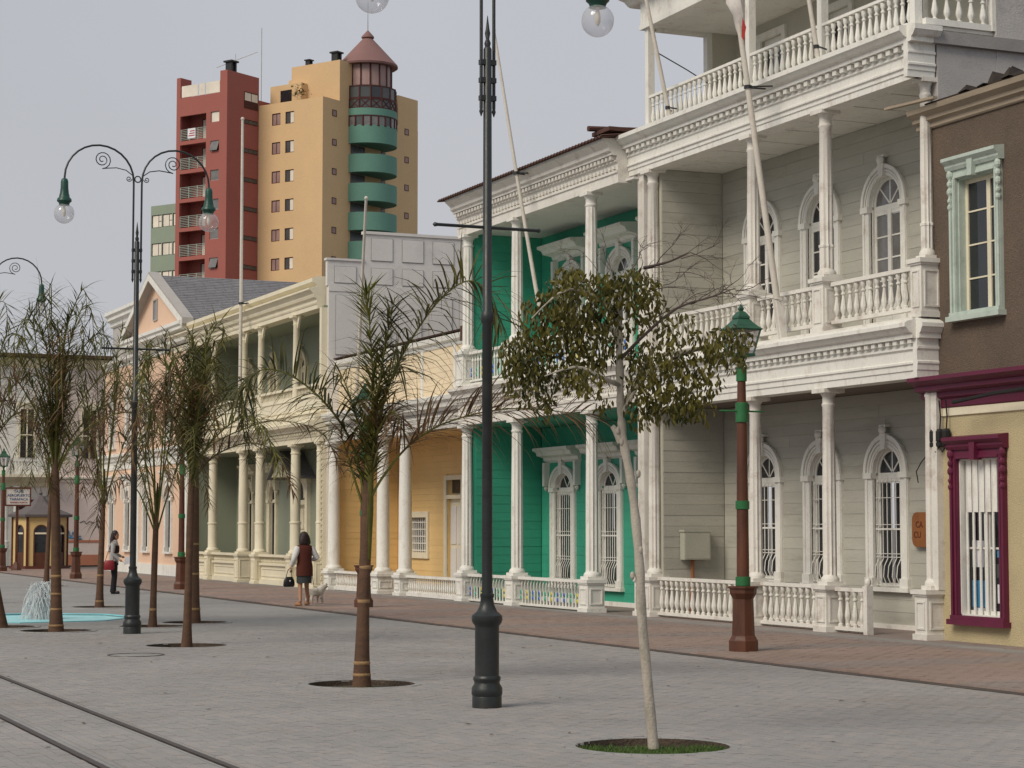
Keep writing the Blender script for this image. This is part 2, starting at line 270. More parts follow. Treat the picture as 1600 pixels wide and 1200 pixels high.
# ---------------------------------------------------------------- builders
def WO(o):
    v = Vector((0, 0, 0))
    while o is not None:
        v += o.location; o = o.parent
    return v
def link(name, me, parent=None, loc=(0, 0, 0), scale=None, rz=0.0, rot=None):
    o = bpy.data.objects.new(name, me); COL.objects.link(o)
    if parent is not None: o.parent = parent
    o.location = loc
    if scale: o.scale = scale
    if rot is not None: o.rotation_euler = rot
    elif rz: o.rotation_euler = (0, 0, rz)
    return o
def inst(name, me, parent, wloc, scale=None, rz=0.0):       # world location
    return link(name, me, parent, Vector(wloc) - WO(parent), scale, rz)
class MB:
    def __init__(s): s.v = []; s.f = []; s.mi = []; s.cur = 0
    def add(s, vs, fs):
        b = len(s.v); s.v += [tuple(p) for p in vs]; s.f += [tuple(b + i for i in q) for q in fs]; s.mi += [s.cur] * len(fs); return s
    def box(s, x0, y0, z0, x1, y1, z1):
        if x0 > x1: x0, x1 = x1, x0
        if y0 > y1: y0, y1 = y1, y0
        if z0 > z1: z0, z1 = z1, z0
        return s.add([(x0, y0, z0), (x1, y0, z0), (x1, y1, z0), (x0, y1, z0), (x0, y0, z1), (x1, y0, z1), (x1, y1, z1), (x0, y1, z1)],
                     [(0, 3, 2, 1), (4, 5, 6, 7), (0, 1, 5, 4), (1, 2, 6, 5), (2, 3, 7, 6), (3, 0, 4, 7)])
    def bar(s, a, b, w, h=None):                             # square bar between two points
        h = h or w; a = Vector(a); b = Vector(b); d = (b - a).normalized()
        u = d.cross(Vector((0, 0, 1)));
        if u.length < 1e-3: u = Vector((1, 0, 0))
        u.normalize(); v = d.cross(u).normalized(); u = u * w / 2; v = v * h / 2
        return s.add([a - u - v, a + u - v, a + u + v, a - u + v, b - u - v, b + u - v, b + u + v, b - u + v],
                     [(0, 1, 2, 3), (7, 6, 5, 4), (0, 4, 5, 1), (1, 5, 6, 2), (2, 6, 7, 3), (3, 7, 4, 0)])
    def profY(s, x0, y0, y1, prof, back=0.12):               # moulding: (outward, z) along Y, outward = -X
        P = [(x0 - o, z) for o, z in prof]; zt = prof[-1][1]; zb = prof[0][1]
        P = [(x0 + back, zb)] + P + [(x0 + back, zt)]; n = len(P)
        vs = [(x, y0, z) for x, z in P] + [(x, y1, z) for x, z in P]
        fs = [(i, (i + 1) % n, n + (i + 1) % n, n + i) for i in range(n)] + [tuple(range(n))[::-1], tuple(range(n, 2 * n))]
        return s.add(vs, fs)
    def profX(s, y0, x0, x1, prof, back=0.12):               # moulding along X, outward = -Y
        P = [(y0 - o, z) for o, z in prof]; zt = prof[-1][1]; zb = prof[0][1]
        P = [(y0 + back, zb)] + P + [(y0 + back, zt)]; n = len(P)
        vs = [(x0, y, z) for y, z in P] + [(x1, y, z) for y, z in P]
        fs = [(i, (i + 1) % n, n + (i + 1) % n, n + i)[::-1] for i in range(n)] + [tuple(range(n)), tuple(range(n, 2 * n))[::-1]]
        return s.add(vs, fs)
    def poly_x(s, pts, x0, x1):                              # (y, z) polygon given thickness in X
        n = len(pts); vs = [(x0, y, z) for y, z in pts] + [(x1, y, z) for y, z in pts]
        return s.add(vs, [tuple(range(n)), tuple(range(n, 2 * n))[::-1]] + [(i, n + i, n + (i + 1) % n, (i + 1) % n) for i in range(n)])
    def ring_x(s, yc, zc, ri, ro, x0, x1, a0=0.0, a1=math.pi, n=16, kz=1.0):   # arch: part of a flat ring given thickness in X
        vs = []; fs = []
        for i in range(n + 1):
            a = a0 + (a1 - a0) * i / n; c, q = math.cos(a), math.sin(a) * kz
            vs += [(x0, yc + ri * c, zc + ri * q), (x0, yc + ro * c, zc + ro * q), (x1, yc + ro * c, zc + ro * q), (x1, yc + ri * c, zc + ri * q)]
        for i in range(n):
            b = 4 * i
            for k in range(4): fs.append((b + k, b + (k + 1) % 4, b + 4 + (k + 1) % 4, b + 4 + k))
        fs += [(0, 3, 2, 1), (4 * n, 4 * n + 1, 4 * n + 2, 4 * n + 3)]
        return s.add(vs, fs)
    def lathe(s, cx, cy, prof, n=16, rot=0.0, flute=None, caps=True):
        vs = []; fs = []
        for r, z in prof:
            for k in range(n):
                a = rot + 2 * math.pi * k / n; q = r
                if flute and flute[0] <= z <= flute[1] and k % 2: q = r * flute[2]
                vs.append((cx + q * math.cos(a), cy + q * math.sin(a), z))
        m = len(prof)
        for i in range(m - 1):
            for k in range(n):
                fs.append((i * n + k, i * n + (k + 1) % n, (i + 1) * n + (k + 1) % n, (i + 1) * n + k))
        if caps and prof[0][0] > 1e-4: fs.append(tuple(range(n))[::-1])
        if caps and prof[-1][0] > 1e-4: fs.append(tuple(range((m - 1) * n, m * n)))
        return s.add(vs, fs)
    def tube(s, pts, r, n=6, caps=True):
        pts = [Vector(p) for p in pts]; m = len(pts); rr = r if isinstance(r, (list, tuple)) else [r] * m
        vs = []; fs = []; u = None
        for i, p in enumerate(pts):
            d = (pts[min(i + 1, m - 1)] - pts[max(i - 1, 0)]).normalized()
            if u is None:
                u = d.cross(Vector((0.31, 0.77, 0.55)));
                if u.length < 1e-3: u = d.cross(Vector((1, 0, 0)))
            u = (u - d * u.dot(d)).normalized(); v = d.cross(u)
            for k in range(n):
                a = 2 * math.pi * k / n; vs.append(p + (u * math.cos(a) + v * math.sin(a)) * rr[i])
        for i in range(m - 1):
            for k in range(n): fs.append((i * n + k, i * n + (k + 1) % n, (i + 1) * n + (k + 1) % n, (i + 1) * n + k))
        if caps: fs += [tuple(range(n))[::-1], tuple(range((m - 1) * n, m * n))]
        return s.add(vs, fs)
    def ell(s, c, r, n=10, m=7):                             # ellipsoid
        vs = []; fs = []
        for i in range(m + 1):
            t = math.pi * i / m; z = -math.cos(t); q = math.sin(t)
            for k in range(n):
                a = 2 * math.pi * k / n; vs.append((c[0] + r[0] * q * math.cos(a), c[1] + r[1] * q * math.sin(a), c[2] + r[2] * z))
        for i in range(m):
            for k in range(n): fs.append((i * n + k, i * n + (k + 1) % n, (i + 1) * n + (k + 1) % n, (i + 1) * n + k))
        return s.add(vs, fs)
    def rings(s, rs, n=14):                                  # loft of ellipses (cx, cy, z, rx, ry)
        vs = []; fs = []
        for cx, cy, z, rx, ry in rs:
            for k in range(n):
                a = 2 * math.pi * k / n; vs.append((cx + rx * math.cos(a), cy + ry * math.sin(a), z))
        for i in range(len(rs) - 1):
            for k in range(n): fs.append((i * n + k, i * n + (k + 1) % n, (i + 1) * n + (k + 1) % n, (i + 1) * n + k))
        fs += [tuple(range(n))[::-1], tuple(range((len(rs) - 1) * n, len(rs) * n))]
        return s.add(vs, fs)
    def mesh(s, name, mat, smooth=False, off=(0, 0, 0)):
        me = bpy.data.meshes.new(name); o = Vector(off)
        me.from_pydata([(x - o.x, y - o.y, z - o.z) for x, y, z in s.v], [], s.f)
        for m in (mat if isinstance(mat, (list, tuple)) else [mat]): me.materials.append(m)
        if len(me.materials) > 1: me.polygons.foreach_set('material_index', s.mi)
        if smooth:
            me.polygons.foreach_set('use_smooth', [True] * len(me.polygons)); me.set_sharp_from_angle(angle=R(42))
        me.update(); return me
    def build(s, name, mat, parent=None, smooth=False, local=False, stuff=False):
        off = (0, 0, 0) if (parent is None or local) else WO(parent)
        o = link(name, s.mesh(name, mat, smooth, off), parent)
        if stuff: o['kind'] = 'stuff'
        return o
def tag(o, label, cat, group=None):
    o['label'] = label; o['category'] = cat
    if group: o['group'] = group
    return o
def thing(name, label, cat, loc, group=None, rz=0.0):
    o = bpy.data.objects.new(name, None); COL.objects.link(o); o.location = loc; o.rotation_euler = (0, 0, rz); o.empty_display_size = 0.2
    return tag(o, label, cat, group)
def structure(o): o['kind'] = 'structure'; return o
def copy_tree(o, parent=None):
    c = o.copy(); COL.objects.link(c)
    if parent is not None: c.parent = parent
    for ch in list(o.children): copy_tree(ch, c)
    return c
def text_mesh(s, size, ext=0.004, align='CENTER'):
    cu = bpy.data.curves.new('lettering', 'FONT'); cu.body = s; cu.size = size; cu.extrude = ext; cu.align_x = align; cu.align_y = 'CENTER'
    o = bpy.data.objects.new('lettering_tmp', cu); COL.objects.link(o)
    dg = bpy.context.evaluated_depsgraph_get(); me = bpy.data.meshes.new_from_object(o.evaluated_get(dg))
    bpy.data.objects.remove(o); bpy.data.curves.remove(cu); return me

# ---------- wall helpers (facades face -X)
def wall_open(mb, x0, x1, y0, y1, z0, z1, ops):
    ys = sorted({y0, y1, *[min(max(v, y0), y1) for o in ops for v in o[:2]]}); zs = sorted({z0, z1, *[min(max(v, z0), z1) for o in ops for v in o[2:]]})
    for a, b in zip(ys, ys[1:]):
        runs = []; cur = None
        for c, d in zip(zs, zs[1:]):
            inside = any(o[0] - 1e-6 <= (a + b) / 2 <= o[1] + 1e-6 and o[2] - 1e-6 <= (c + d) / 2 <= o[3] + 1e-6 for o in ops)
            if inside: cur = None
            elif cur is None: cur = [c, d]; runs.append(cur)
            else: cur[1] = d
        for c, d in runs: mb.box(x0, a, c, x1, b, d)
_board = {}
def board_mesh(h, mat):
    k = (round(h, 3), mat.name)
    if k not in _board:
        me = bpy.data.meshes.new('board'); g = 0.003
        p = [(0, 0), (-0.016, 0.0), (-0.012, h - g), (0, h - g)]
        me.from_pydata([(x, 0, z) for x, z in p] + [(x, 1, z) for x, z in p], [], [(0, 1, 2, 3)[::-1], (4, 5, 6, 7), (0, 4, 5, 1)[::-1], (1, 5, 6, 2)[::-1], (2, 6, 7, 3)[::-1], (3, 7, 4, 0)[::-1]])
        me.materials.append(mat); _board[k] = me
    return _board[k]
def boards(parent, x, y0, y1, z0, z1, h, mat, ops=(), joint=4.5, side=False, seed=1):
    # side=False: wall at X=x facing -X, runs y0..y1;  side=True: wall at Y=x facing -Y, runs X = y0..y1
    rg = random.Random(seed); n = max(1, round((z1 - z0) / h)); h = (z1 - z0) / n
    me = board_mesh(h, mat); base = WO(parent)
    for i in range(n):
        za = z0 + i * h; zb = za + h; segs = [(y0, y1)]
        for oa, ob, oc, od in ops:
            if od <= za + 0.01 or oc >= zb - 0.01: continue
            nn = []
            for a, b in segs:
                if ob <= a or oa >= b: nn.append((a, b)); continue
                if oa > a: nn.append((a, oa))
                if ob < b: nn.append((ob, b))
            segs = nn
        cut = []
        for a, b in segs:
            t = a; L = rg.uniform(0.4, 1.0) * joint
            while b - t > joint * 1.15: cut.append((t, t + L - 0.003)); t += L; L = joint * rg.uniform(0.75, 1.0)
            cut.append((t, b))
        for a, b in cut:
            if b - a < 0.02: continue
            if not side: link('board', me, parent, Vector((x, a, za)) - base, (rg.uniform(0.85, 1.15), b - a, 1))
            else: link('board', me, parent, Vector((b, x, za)) - base, (rg.uniform(0.85, 1.15), b - a, 1), R(90))
def dentils(parent, x, y0, y1, z0, z1, dep, pitch, mat, fill=0.55):
    mb = MB(); n = int((y1 - y0) / pitch); p = (y1 - y0) / n
    for i in range(n): mb.box(x, y0 + i * p + p * (1 - fill) / 2, z0, x - dep, y0 + i * p + p * (1 + fill) / 2, z1)
    return mb.build('dentils', mat, parent, stuff=True)
def baluster_mesh(h, r, mat, name='baluster', n=8):
    pr = [(r * .8, 0), (r * .8, .07), (r * .45, .09), (r * .5, .14), (r * .95, .24), (r * 1.0, .32), (r * .72, .48), (r * .5, .62), (r * .42, .70), (r * .75, .72), (r * .75, .76), (r * .45, .78), (r * .55, .84), (r * .85, .88), (r * .85, 1.0)]
    return MB().lathe(0, 0, [(a, z * h) for a, z in pr], n).mesh(name, mat, True)
def balustrade(parent, x, y0, y1, zb, zt, me, pitch, mat, rw=0.10, rh=0.06, bot=True, brh=0.06):
    MB().box(x - rw / 2, y0, zt - rh, x + rw / 2, y1, zt).build('handrail', mat, parent)
    if bot: MB().box(x - rw * .42, y0, zb, x + rw * .42, y1, zb + brh).build('bottom_rail', mat, parent)
    n = max(1, int(round((y1 - y0) / pitch))); p = (y1 - y0) / n
    for i in range(n): inst('baluster', me, parent, (x, y0 + (i + .5) * p, zb + (brh if bot else 0)))
def pedestal(parent, x0, x1, y0, y1, z0, z1, mat, cap=0.06):
    m = MB().box(x0, y0, z0, x1, y1, z1 - 0.07).box(x0 - .03, y0 - .03, z0, x1 + .03, y1 + .03, z0 + .09)
    m.box(x0 - .025, y0 - .025, z1 - 0.10, x1 + .025, y1 + .025, z1 - .07).box(x0 - cap, y0 - cap, z1 - .07, x1 + cap, y1 + cap, z1)
    t = .018; a = .05                       # raised panel mouldings on the two seen faces
    for (p, q) in ((y0 + a, y1 - a),):
        zz0, zz1 = z0 + .16, z1 - .18
        m.box(x0 - t, p, zz0, x0, p + .025, zz1).box(x0 - t, q - .025, zz0, x0, q, zz1).box(x0 - t, p + .025, zz0, x0, q - .025, zz0 + .025).box(x0 - t, p + .025, zz1 - .025, x0, q - .025, zz1)
    p, q = x0 + a, x1 - a; zz0, zz1 = z0 + .16, z1 - .18
    m.box(p, y0 - t, zz0, p + .025, y0, zz1).box(q - .025, y0 - t, zz0, q, y0, zz1).box(p + .025, y0 - t, zz0, q - .025, y0, zz0 + .025).box(p + .025, y0 - t, zz1 - .025, q - .025, y0, zz1)
    return m.build('pedestal', mat, parent)
def column_mesh(h, r, mat, fluted=True, ring=None, cap=1.5):
    m = MB(); q = r * 1.35
    m.box(-q, -q, 0, q, q, .06)
    pr = [(r * 1.3, .06), (r * 1.34, .09), (r * 1.25, .12), (r * 1.05, .15), (r, .17)]
    if ring: pr += [(r * 1.0, ring - .03), (r * 1.12, ring - .02), (r * 1.12, ring + .02), (r * .92, ring + .03)]
    pr += [(r * .97, h * .5), (r * .86, h - .30), (r * .98, h - .28), (r * .98, h - .25), (r * .86, h - .24), (r * .88, h - .13), (r * 1.25, h - .07)]
    m.lathe(0, 0, pr, 20, 0, (.17, h - .31, .78) if fluted else None)
    c = r * cap; m.box(-c, -c, h - .07, c, c, h)
    return m.mesh('column', mat, True)
def pane(parent, x, y0, y1, z0, z1, mat=None, t=0.008):
    return MB().box(x, y0, z0, x + t, y1, z1).build('pane', mat or m_glass, parent)
# ---------- windows
def arch_win(parent, x, yc, zb, zs, rin, tw, mat, rows=3, kz=1.0, grille=False, gl=None, gmat=None, bare=False, key=True, sill=True, deep=0.2, leaf=2, fan=3, sash=None, panel=0.0):
    gl = gl or m_glass; sash = sash or mat; ro = rin + tw
    m = MB()
    for s in (-1, 1):
        a, b = yc + s * rin, yc + s * ro
        m.box(x - .06, a, zb, x + .01, b, zs - .05)
        m.box(x - .08, yc + s * (rin + tw * .62), zb, x - .06, yc + s * (ro - .01), zs - .05)
        m.box(x - .10, yc + s * (rin - .012), zs - .05, x + .01, yc + s * (ro + .03), zs + .05)
        m.box(x - .092, a - s * .008, zb + .001, x + .008, b + s * .014, zb + .16)
        m.box(x + .012, yc + s * (rin - .02), zb, x + deep, a, zs)
    m.ring_x(yc, zs + .05, rin, ro, x - .06, x + .01, kz=kz)
    m.ring_x(yc, zs + .05, rin + tw * .12, rin + tw * .28, x - .075, x - .06, kz=kz)
    m.ring_x(yc, zs + .05, rin + tw * .42, rin + tw * .58, x - .085, x - .06, kz=kz)
    m.ring_x(yc, zs + .05, rin + tw * .72, ro + .015, x - .10, x - .06, kz=kz)
    m.ring_x(yc, zs + .05, rin - .02, rin, x + .012, x + deep, kz=kz)
    if key:
        t = zs + .05 + rin * kz
        m.poly_x([(yc - .06, t - .02), (yc + .06, t - .02), (yc + .09, t + tw + .03), (yc - .09, t + tw + .03)], x - .13, x - .0)
    if sill: m.box(x - .12, yc - ro - .05, zb - .07, x + deep, yc + ro + .05, zb)
    xs = x + .055
    m.box(xs, yc - rin, zs - .05, xs + .06, yc + rin, zs + .05)              # transom
    W = MB()
    for s in (-1, 1): W.box(xs + .005, yc + s * (rin - .075), zb, xs + .045, yc + s * (rin - .02), zs - .05)
    if leaf == 2 and not grille: W.box(xs - .01, yc - .05, zb, xs + .045, yc + .05, zs - .05)
    for zz in (zb, zs - .12): W.box(xs + .006, yc - rin + .075, zz, xs + .044, yc + rin - .075, zz + .07)
    zp = zb + (zs - zb) * panel
    if panel: W.box(xs + .01, yc - rin + .075, zb + .07, xs + .035, yc + rin - .075, zp)
    za, zt = max(zb + .07, zp), zs - .12
    for i in range(1, rows): W.box(xs + .008, yc - rin + .075, za + (zt - za) * i / rows - .014, xs + .042, yc + rin - .075, za + (zt - za) * i / rows + .014)
    for i in range(fan):
        a = math.pi * (i + 1) / (fan + 1)
        W.bar((xs + .03, yc, zs + .05), (xs + .03, yc + (rin - .02) * math.cos(a), zs + .05 + (rin - .02) * kz * math.sin(a)), .03)
    W.ring_x(yc, zs + .05, rin - .055, rin - .02, xs, xs + .05, kz=kz)
    win = m.build('window', mat, parent)
    W.build('sash', sash, win)
    if key:
        t = zs + .05 + rin * kz + tw
        MB().ell((x - .12, yc, t + .09), (.07, .09, .08), 8, 5).box(x - .13, yc - .1, t + .14, x, yc + .1, t + .18).build('keystone_scroll', mat, win, True)
    cols = [(-rin + .07, -.05), (.05, rin - .07)] if leaf == 2 else [(-rin + .07, rin - .07)]
    for i in range(rows):
        for a, b in cols:
            pane(win, xs + .02, yc + a, yc + b, za + (zt - za) * i / rows + .012, za + (zt - za) * (i + 1) / rows - .012, gl)
    ri = rin - .05
    for i in range(fan + 1):
        a0, a1 = math.pi * i / (fan + 1), math.pi * (i + 1) / (fan + 1)
        pts = [(yc, zs + .05)] + [(yc + ri * math.cos(a0 + (a1 - a0) * k / 4), zs + .05 + ri * kz * math.sin(a0 + (a1 - a0) * k / 4)) for k in range(5)]
        MB().poly_x(pts, xs + .02, xs + .028).build('fan_pane', gl, win)
    if grille:
        g = MB(); n = grille if isinstance(grille, int) and grille > 1 else 6; gx = x + .0
        for i in range(n):
            y = yc - rin + .09 + (2 * rin - .18) * i / (n - 1); H = zs - .1 - zb
            g.tube([(gx, y, zs - .12), (gx, y, zb + H * .27), (gx - .07, y, zb + H * .2), (gx - .09, y, zb + H * .1), (gx - .02, y, zb + .03)], .0105, 5)
            g.lathe(gx, y, [(.012, zs - .13), (.026, zs - .11), (.012, zs - .06)], 5)
        for k in (.02, .27, .30, .52, .56, .80):
            z = zb + (zs - zb) * k; hh = .03 if k == .52 else .012
            g.box(gx - .012, yc - rin + .02, z - hh / 2, gx + .012, yc + rin - .02, z + hh / 2)
        g.build('grille', gmat or mat, win)
    return win

# ================================================================ ground
ground = structure(MB().box(-1500, -400, -0.6, 1500, 2500, -0.16).build('ground', m_soil2))
PITS = [(7.66, 14.78, .62), (7.69, 21.91, .60), (7.79, 30.05, .60), (9.81, 37.26, .60), (8.74, 36.12, .58), (6.86, 35.21, .60), (9.76, 45.28, .60), (6.23, 36.95, .60), (11.81, 62.26, .55)]
PX, PY, PR = 7.28, 40.4, 2.05
POOL = [(PX + PR * math.cos(R(a)), PY + PR * math.sin(R(a))) for a in (-13, 32, 77, 122, 167, 212, 257, 302)]
RAILS = (3.31, 4.18)
KERB = 13.66
def cut_slab(name, x0, x1, y0, y1, zb, zt, mat, holes, mat2):
    o = link(name, MB().box(x0, y0, zb, x1, y1, zt).mesh(name, mat))
    c = MB()
    for h in holes:
        if h[0] == 'c': c.lathe(h[1], h[2], [(h[3], zb - 1), (h[3], zt + 1)], 40)
        elif h[0] == 'p':
            n = len(h[1]); c.add([(x, y, zb - 1) for x, y in h[1]] + [(x, y, zt + 1) for x, y in h[1]], [tuple(range(n))[::-1], tuple(range(n, 2 * n))] + [(i, (i + 1) % n, n + (i + 1) % n, n + i) for i in range(n)])
        else: c.box(*h[1])
    cu = link('cutter_tmp', c.mesh('cutter', mat2))
    md = o.modifiers.new('b', 'BOOLEAN'); md.operation = 'DIFFERENCE'; md.object = cu; md.solver = 'EXACT'
    dg = bpy.context.evaluated_depsgraph_get(); me = bpy.data.meshes.new_from_object(o.evaluated_get(dg)); o.modifiers.clear(); o.data = me; me.name = name
    bpy.data.objects.remove(cu)
    return structure(o)
holes = [('c', *p) for p in PITS] + [('p', POOL)] + [('b', (r - .045, -10, -.04, r + .045, 130, 1)) for r in RAILS]
plaza = cut_slab('plaza', -60, KERB - .16, -30, 400, -.159, -.012, m_plaza, holes, m_soil2)
kerb = structure(MB().box(KERB - .16, -30, -.159, KERB - .0, 130, .004).build('kerb', m_kerb))
walk = structure(MB().box(KERB, -30, -.159, 40, 90, .02).build('sidewalk', m_walk))
MB().box(17.7, -30, .02, 18.0, 24, .032).box(17.75, 24, .02, 18.05, 82, .032).build('wall_foot_strip', M('grey_concrete', (0.24, 0.23, 0.215), .9, .12), walk)
# built pavers: rows run along the street; the 300 that show largest are objects, the rest one part
def paver_ok(x, y):
    for a, b, r in PITS:
        if (x - a) ** 2 + (y - b) ** 2 < (r + .07) ** 2: return False
    if (x - PX) ** 2 + (y - PY) ** 2 < (PR + .25) ** 2: return False
    return all(abs(x - r) > .10 for r in RAILS)
PW, PL, GP = .10, .20, .0045
cand = []
row = 0; x = .9
pr_ = random.Random(4)
while x < KERB - .2:
    y = 12.2 + (row % 2) * PL / 2
    while y < 34:
        d = y * .917 + x * .399; lat = x * .917 - y * .399
        if abs(lat) < d * .30 and d > 13 and paver_ok(x, y): cand.append((d, x, y))
        y += PL
    row += 1; x += PW
cand.sort()
pm = []
for k in range(4):
    q = random.Random(k); me = bpy.data.meshes.new('paver'); a, b, t = PW / 2 - GP / 2, PL / 2 - GP / 2, .004
    me.from_pydata([(-a, -b, -.02), (a, -b, -.02), (a, b, -.02), (-a, b, -.02), (-a, -b, -t), (a, -b, -t), (a, b, -t), (-a, b, -t), (-a + t, -b + t, 0), (a - t, -b + t, 0), (a - t, b - t, 0), (-a + t, b - t, 0)], [],
        [(0, 1, 5, 4), (1, 2, 6, 5), (2, 3, 7, 6), (3, 0, 4, 7), (4, 5, 9, 8), (5, 6, 10, 9), (6, 7, 11, 10), (7, 4, 8, 11), (8, 9, 10, 11)])
    me.materials.append(m_pav_o); pm.append(me)
for d, x, y in cand[:300]:
    o = link('paver', pm[pr_.randrange(4)], plaza, (x, y, pr_.uniform(-.002, .001))); o.rotation_euler = (pr_.uniform(-.006, .006), pr_.uniform(-.012, .012), pr_.uniform(-.008, .008))
V = []; F = []
for d, x, y in cand[300:]:
    b = len(V); z = pr_.uniform(-.002, .0012); t1 = pr_.uniform(-.0007, .0007); t2 = pr_.uniform(-.0007, .0007)
    a, c = PW / 2 - GP / 2, PL / 2 - GP / 2
    for sx_, sy_ in ((-1, -1), (1, -1), (1, 1), (-1, 1)): V.append((x + sx_ * a, y + sy_ * c, -.02))
    for sx_, sy_ in ((-1, -1), (1, -1), (1, 1), (-1, 1)): V.append((x + sx_ * a, y + sy_ * c, z + t1 * sx_ + t2 * sy_))
    F += [(b + 4, b + 5, b + 6, b + 7), (b, b + 1, b + 5, b + 4), (b + 1, b + 2, b + 6, b + 5), (b + 2, b + 3, b + 7, b + 6), (b + 3, b, b + 4, b + 7)]
me = bpy.data.meshes.new('pavers'); me.from_pydata(V, [], F); me.materials.append(m_pav_i); o = link('pavers', me, plaza); o['kind'] = 'stuff'
# sidewalk tiles, the same way
wt_ = []; x = KERB + .08; row = 0
while x < 17.6:
    y = 17.5 + (row % 2) * .125
    while y < 37: wt_.append((y * .917 + x * .399, x, y)); y += .25
    row += 1; x += .125
wt_ = sorted(t for t in wt_ if abs(t[1] * .917 - t[2] * .399) < t[0] * .30)
def tile(x, y, z, t1, t2, a=.0595, c=.122):
    return [(x + sx * a, y + sy * c, .014) for sx, sy in ((-1, -1), (1, -1), (1, 1), (-1, 1))] + [(x + sx * a, y + sy * c, z + t1 * sx + t2 * sy) for sx, sy in ((-1, -1), (1, -1), (1, 1), (-1, 1))]
TF = [(4, 5, 6, 7), (0, 1, 5, 4), (1, 2, 6, 5), (2, 3, 7, 6), (3, 0, 4, 7)]
tme = bpy.data.meshes.new('tile'); tme.from_pydata(tile(0, 0, .026, 0, 0), [], TF); tme.materials.append(m_walk2)
for d, x, y in wt_[:300]:
    o = link('tile', tme, walk, (x, y, pr_.uniform(-.003, .002))); o.rotation_euler = (pr_.uniform(-.008, .008), pr_.uniform(-.012, .012), pr_.uniform(-.006, .006))
V = []; F = []
for d, x, y in wt_[300:]:
    b = len(V); V += tile(x, y, .026 + pr_.uniform(-.003, .002), pr_.uniform(-.001, .001), pr_.uniform(-.001, .001)); F += [tuple(b + i for i in f) for f in TF]
me = bpy.data.meshes.new('tiles'); me.from_pydata(V, [], F); me.materials.append(m_walk2); o = link('tiles', me, walk); o['kind'] = 'stuff'
# rails
trk = thing('tram_track', 'pair of old steel rails sunk flush in the grey plaza paving', 'tram track', (3.75, 20, 0))
for r in RAILS:
    MB().box(r - .028, -10, -.0395, r + .028, 130, -.004).build('rail', m_steel, trk)
# tree pits: soil, rim, sparse grass
for i, (a, b, r) in enumerate(PITS):
    near = i < 3
    st = structure(MB().lathe(a, b, [(0.001, -.035), (r * .5, -.045), (r - .004, -.065), (r - .003, -.004)], 40, caps=False).build('tree_pit_soil', m_soil, None, True))
    m = MB(); vs = []; n = 40
    m.lathe(a, b, [(r, -.15), (r + .0, -.004), (r + .006, .002), (r + .085, .001), (r + .09, -.013)], n, caps=False)
    structure(m.build('tree_pit_rim', m_plaza, None, True))
    if near or i in (5,):
        g = MB(); q = random.Random(i)
        for k in range(6500 if i == 0 else 900):
            t = q.random() * 2 * math.pi; rr = r * math.sqrt(q.random()) * .97; px, py = a + rr * math.cos(t), b + rr * math.sin(t)
            al = ((px - a) * .4 + (py - b) * .917) / r
            if al > (.30 if i == 0 else -.1) + q.uniform(-.2, .2): continue
            h = q.uniform(.02, .055 if i == 0 else .045); dx, dy = q.uniform(-.035, .035), q.uniform(-.035, .035); wv = q.uniform(0, 6.28); c, s = math.cos(wv) * .007, math.sin(wv) * .007
            g.add([(px - c, py - s, -.06), (px + c, py + s, -.06), (px + dx, py + dy, -.052 + h)], [(0, 1, 2)])
        g.build('pit_grass', m_grass)['kind'] = 'stuff'
MH = thing('manhole_cover', 'round cover with a dark joint set in the grey paving near the straight trunked palm', 'manhole cover', (6.55, 28.0, 0))
MB().lathe(6.55, 28.0, [(.34, -.02), (.34, .0), (.30, .003), (.001, .004)], 28).build('lid', m_plaza, MH, True); MB().lathe(6.55, 28.0, [(.345, -.02), (.36, .006), (.39, .007), (.40, -.02)], 28, caps=False).build('ring', m_steel, MH, True)
# loose litter and dry leaves on the paving
q = random.Random(8)
m = MB()
for k in range(46):
    x, y = q.uniform(3, 13), q.uniform(14, 32); s = q.uniform(.02, .05); t = q.uniform(0, 6.28)
    c, d = math.cos(t) * s, math.sin(t) * s
    m.add([(x - c, y - d, .006), (x + d * .4, y - c * .4, .012), (x + c, y + d, .008), (x - d * .4, y + c * .4, .014)], [(0, 1, 2), (0, 2, 3)])
o = m.build('fallen_leaves', m_leafb); o['kind'] = 'stuff'

# ================================================================ white three-storey house
wh = thing('white_house', 'white three storey timber house with two balconies and sage board walls beside the green house', 'house', (19.0, 31.2, 0))
XF = 18.5; XB = 20.0; YA, YB, YC, YD = 35.62, 31.72, 29.3, 26.55
# ground floor
wz = ((29.74, .72), (31.80, .74), (33.86, .76))
ops1 = [(y - .42, y + .42, zb, 2.64 + .05 + .42) for y, zb in wz]
m = MB(); wall_open(m, XB, XB + .3, 26.3, 36.0, 0, 4.08, ops1)
wall = m.build('wall', m_olive, wh)
boards(wall, XB, 26.3, 35.44, .10, 4.08, .215, m_sage, ops1, seed=3)
MB().box(XB - .05, 26.3, 0, XB - .001, 35.46, .1).build('plinth_board', m_white2, wall)
for y, zb in wz: arch_win(wall, XB, y, zb, 2.64, .42, .22, m_white, rows=1, grille=6)
m = MB().box(18.62, 35.46, 0, XB + .3, 36.0, 4.08)
sw_ = m.build('wall', m_olive, wh)
boards(sw_, 35.46, 18.63, XB - .03, .1, 4.08, .215, m_sage, side=True, seed=5)
MB().box(18.5, 26.45, 4.085, 20.3, 36.0, 4.14).build('porch_ceiling', M('porch_gloom_brown', (0.17, 0.14, 0.115), .8, .12), wh)  # ceiling colour darkened to stand in for the gloom under the porch
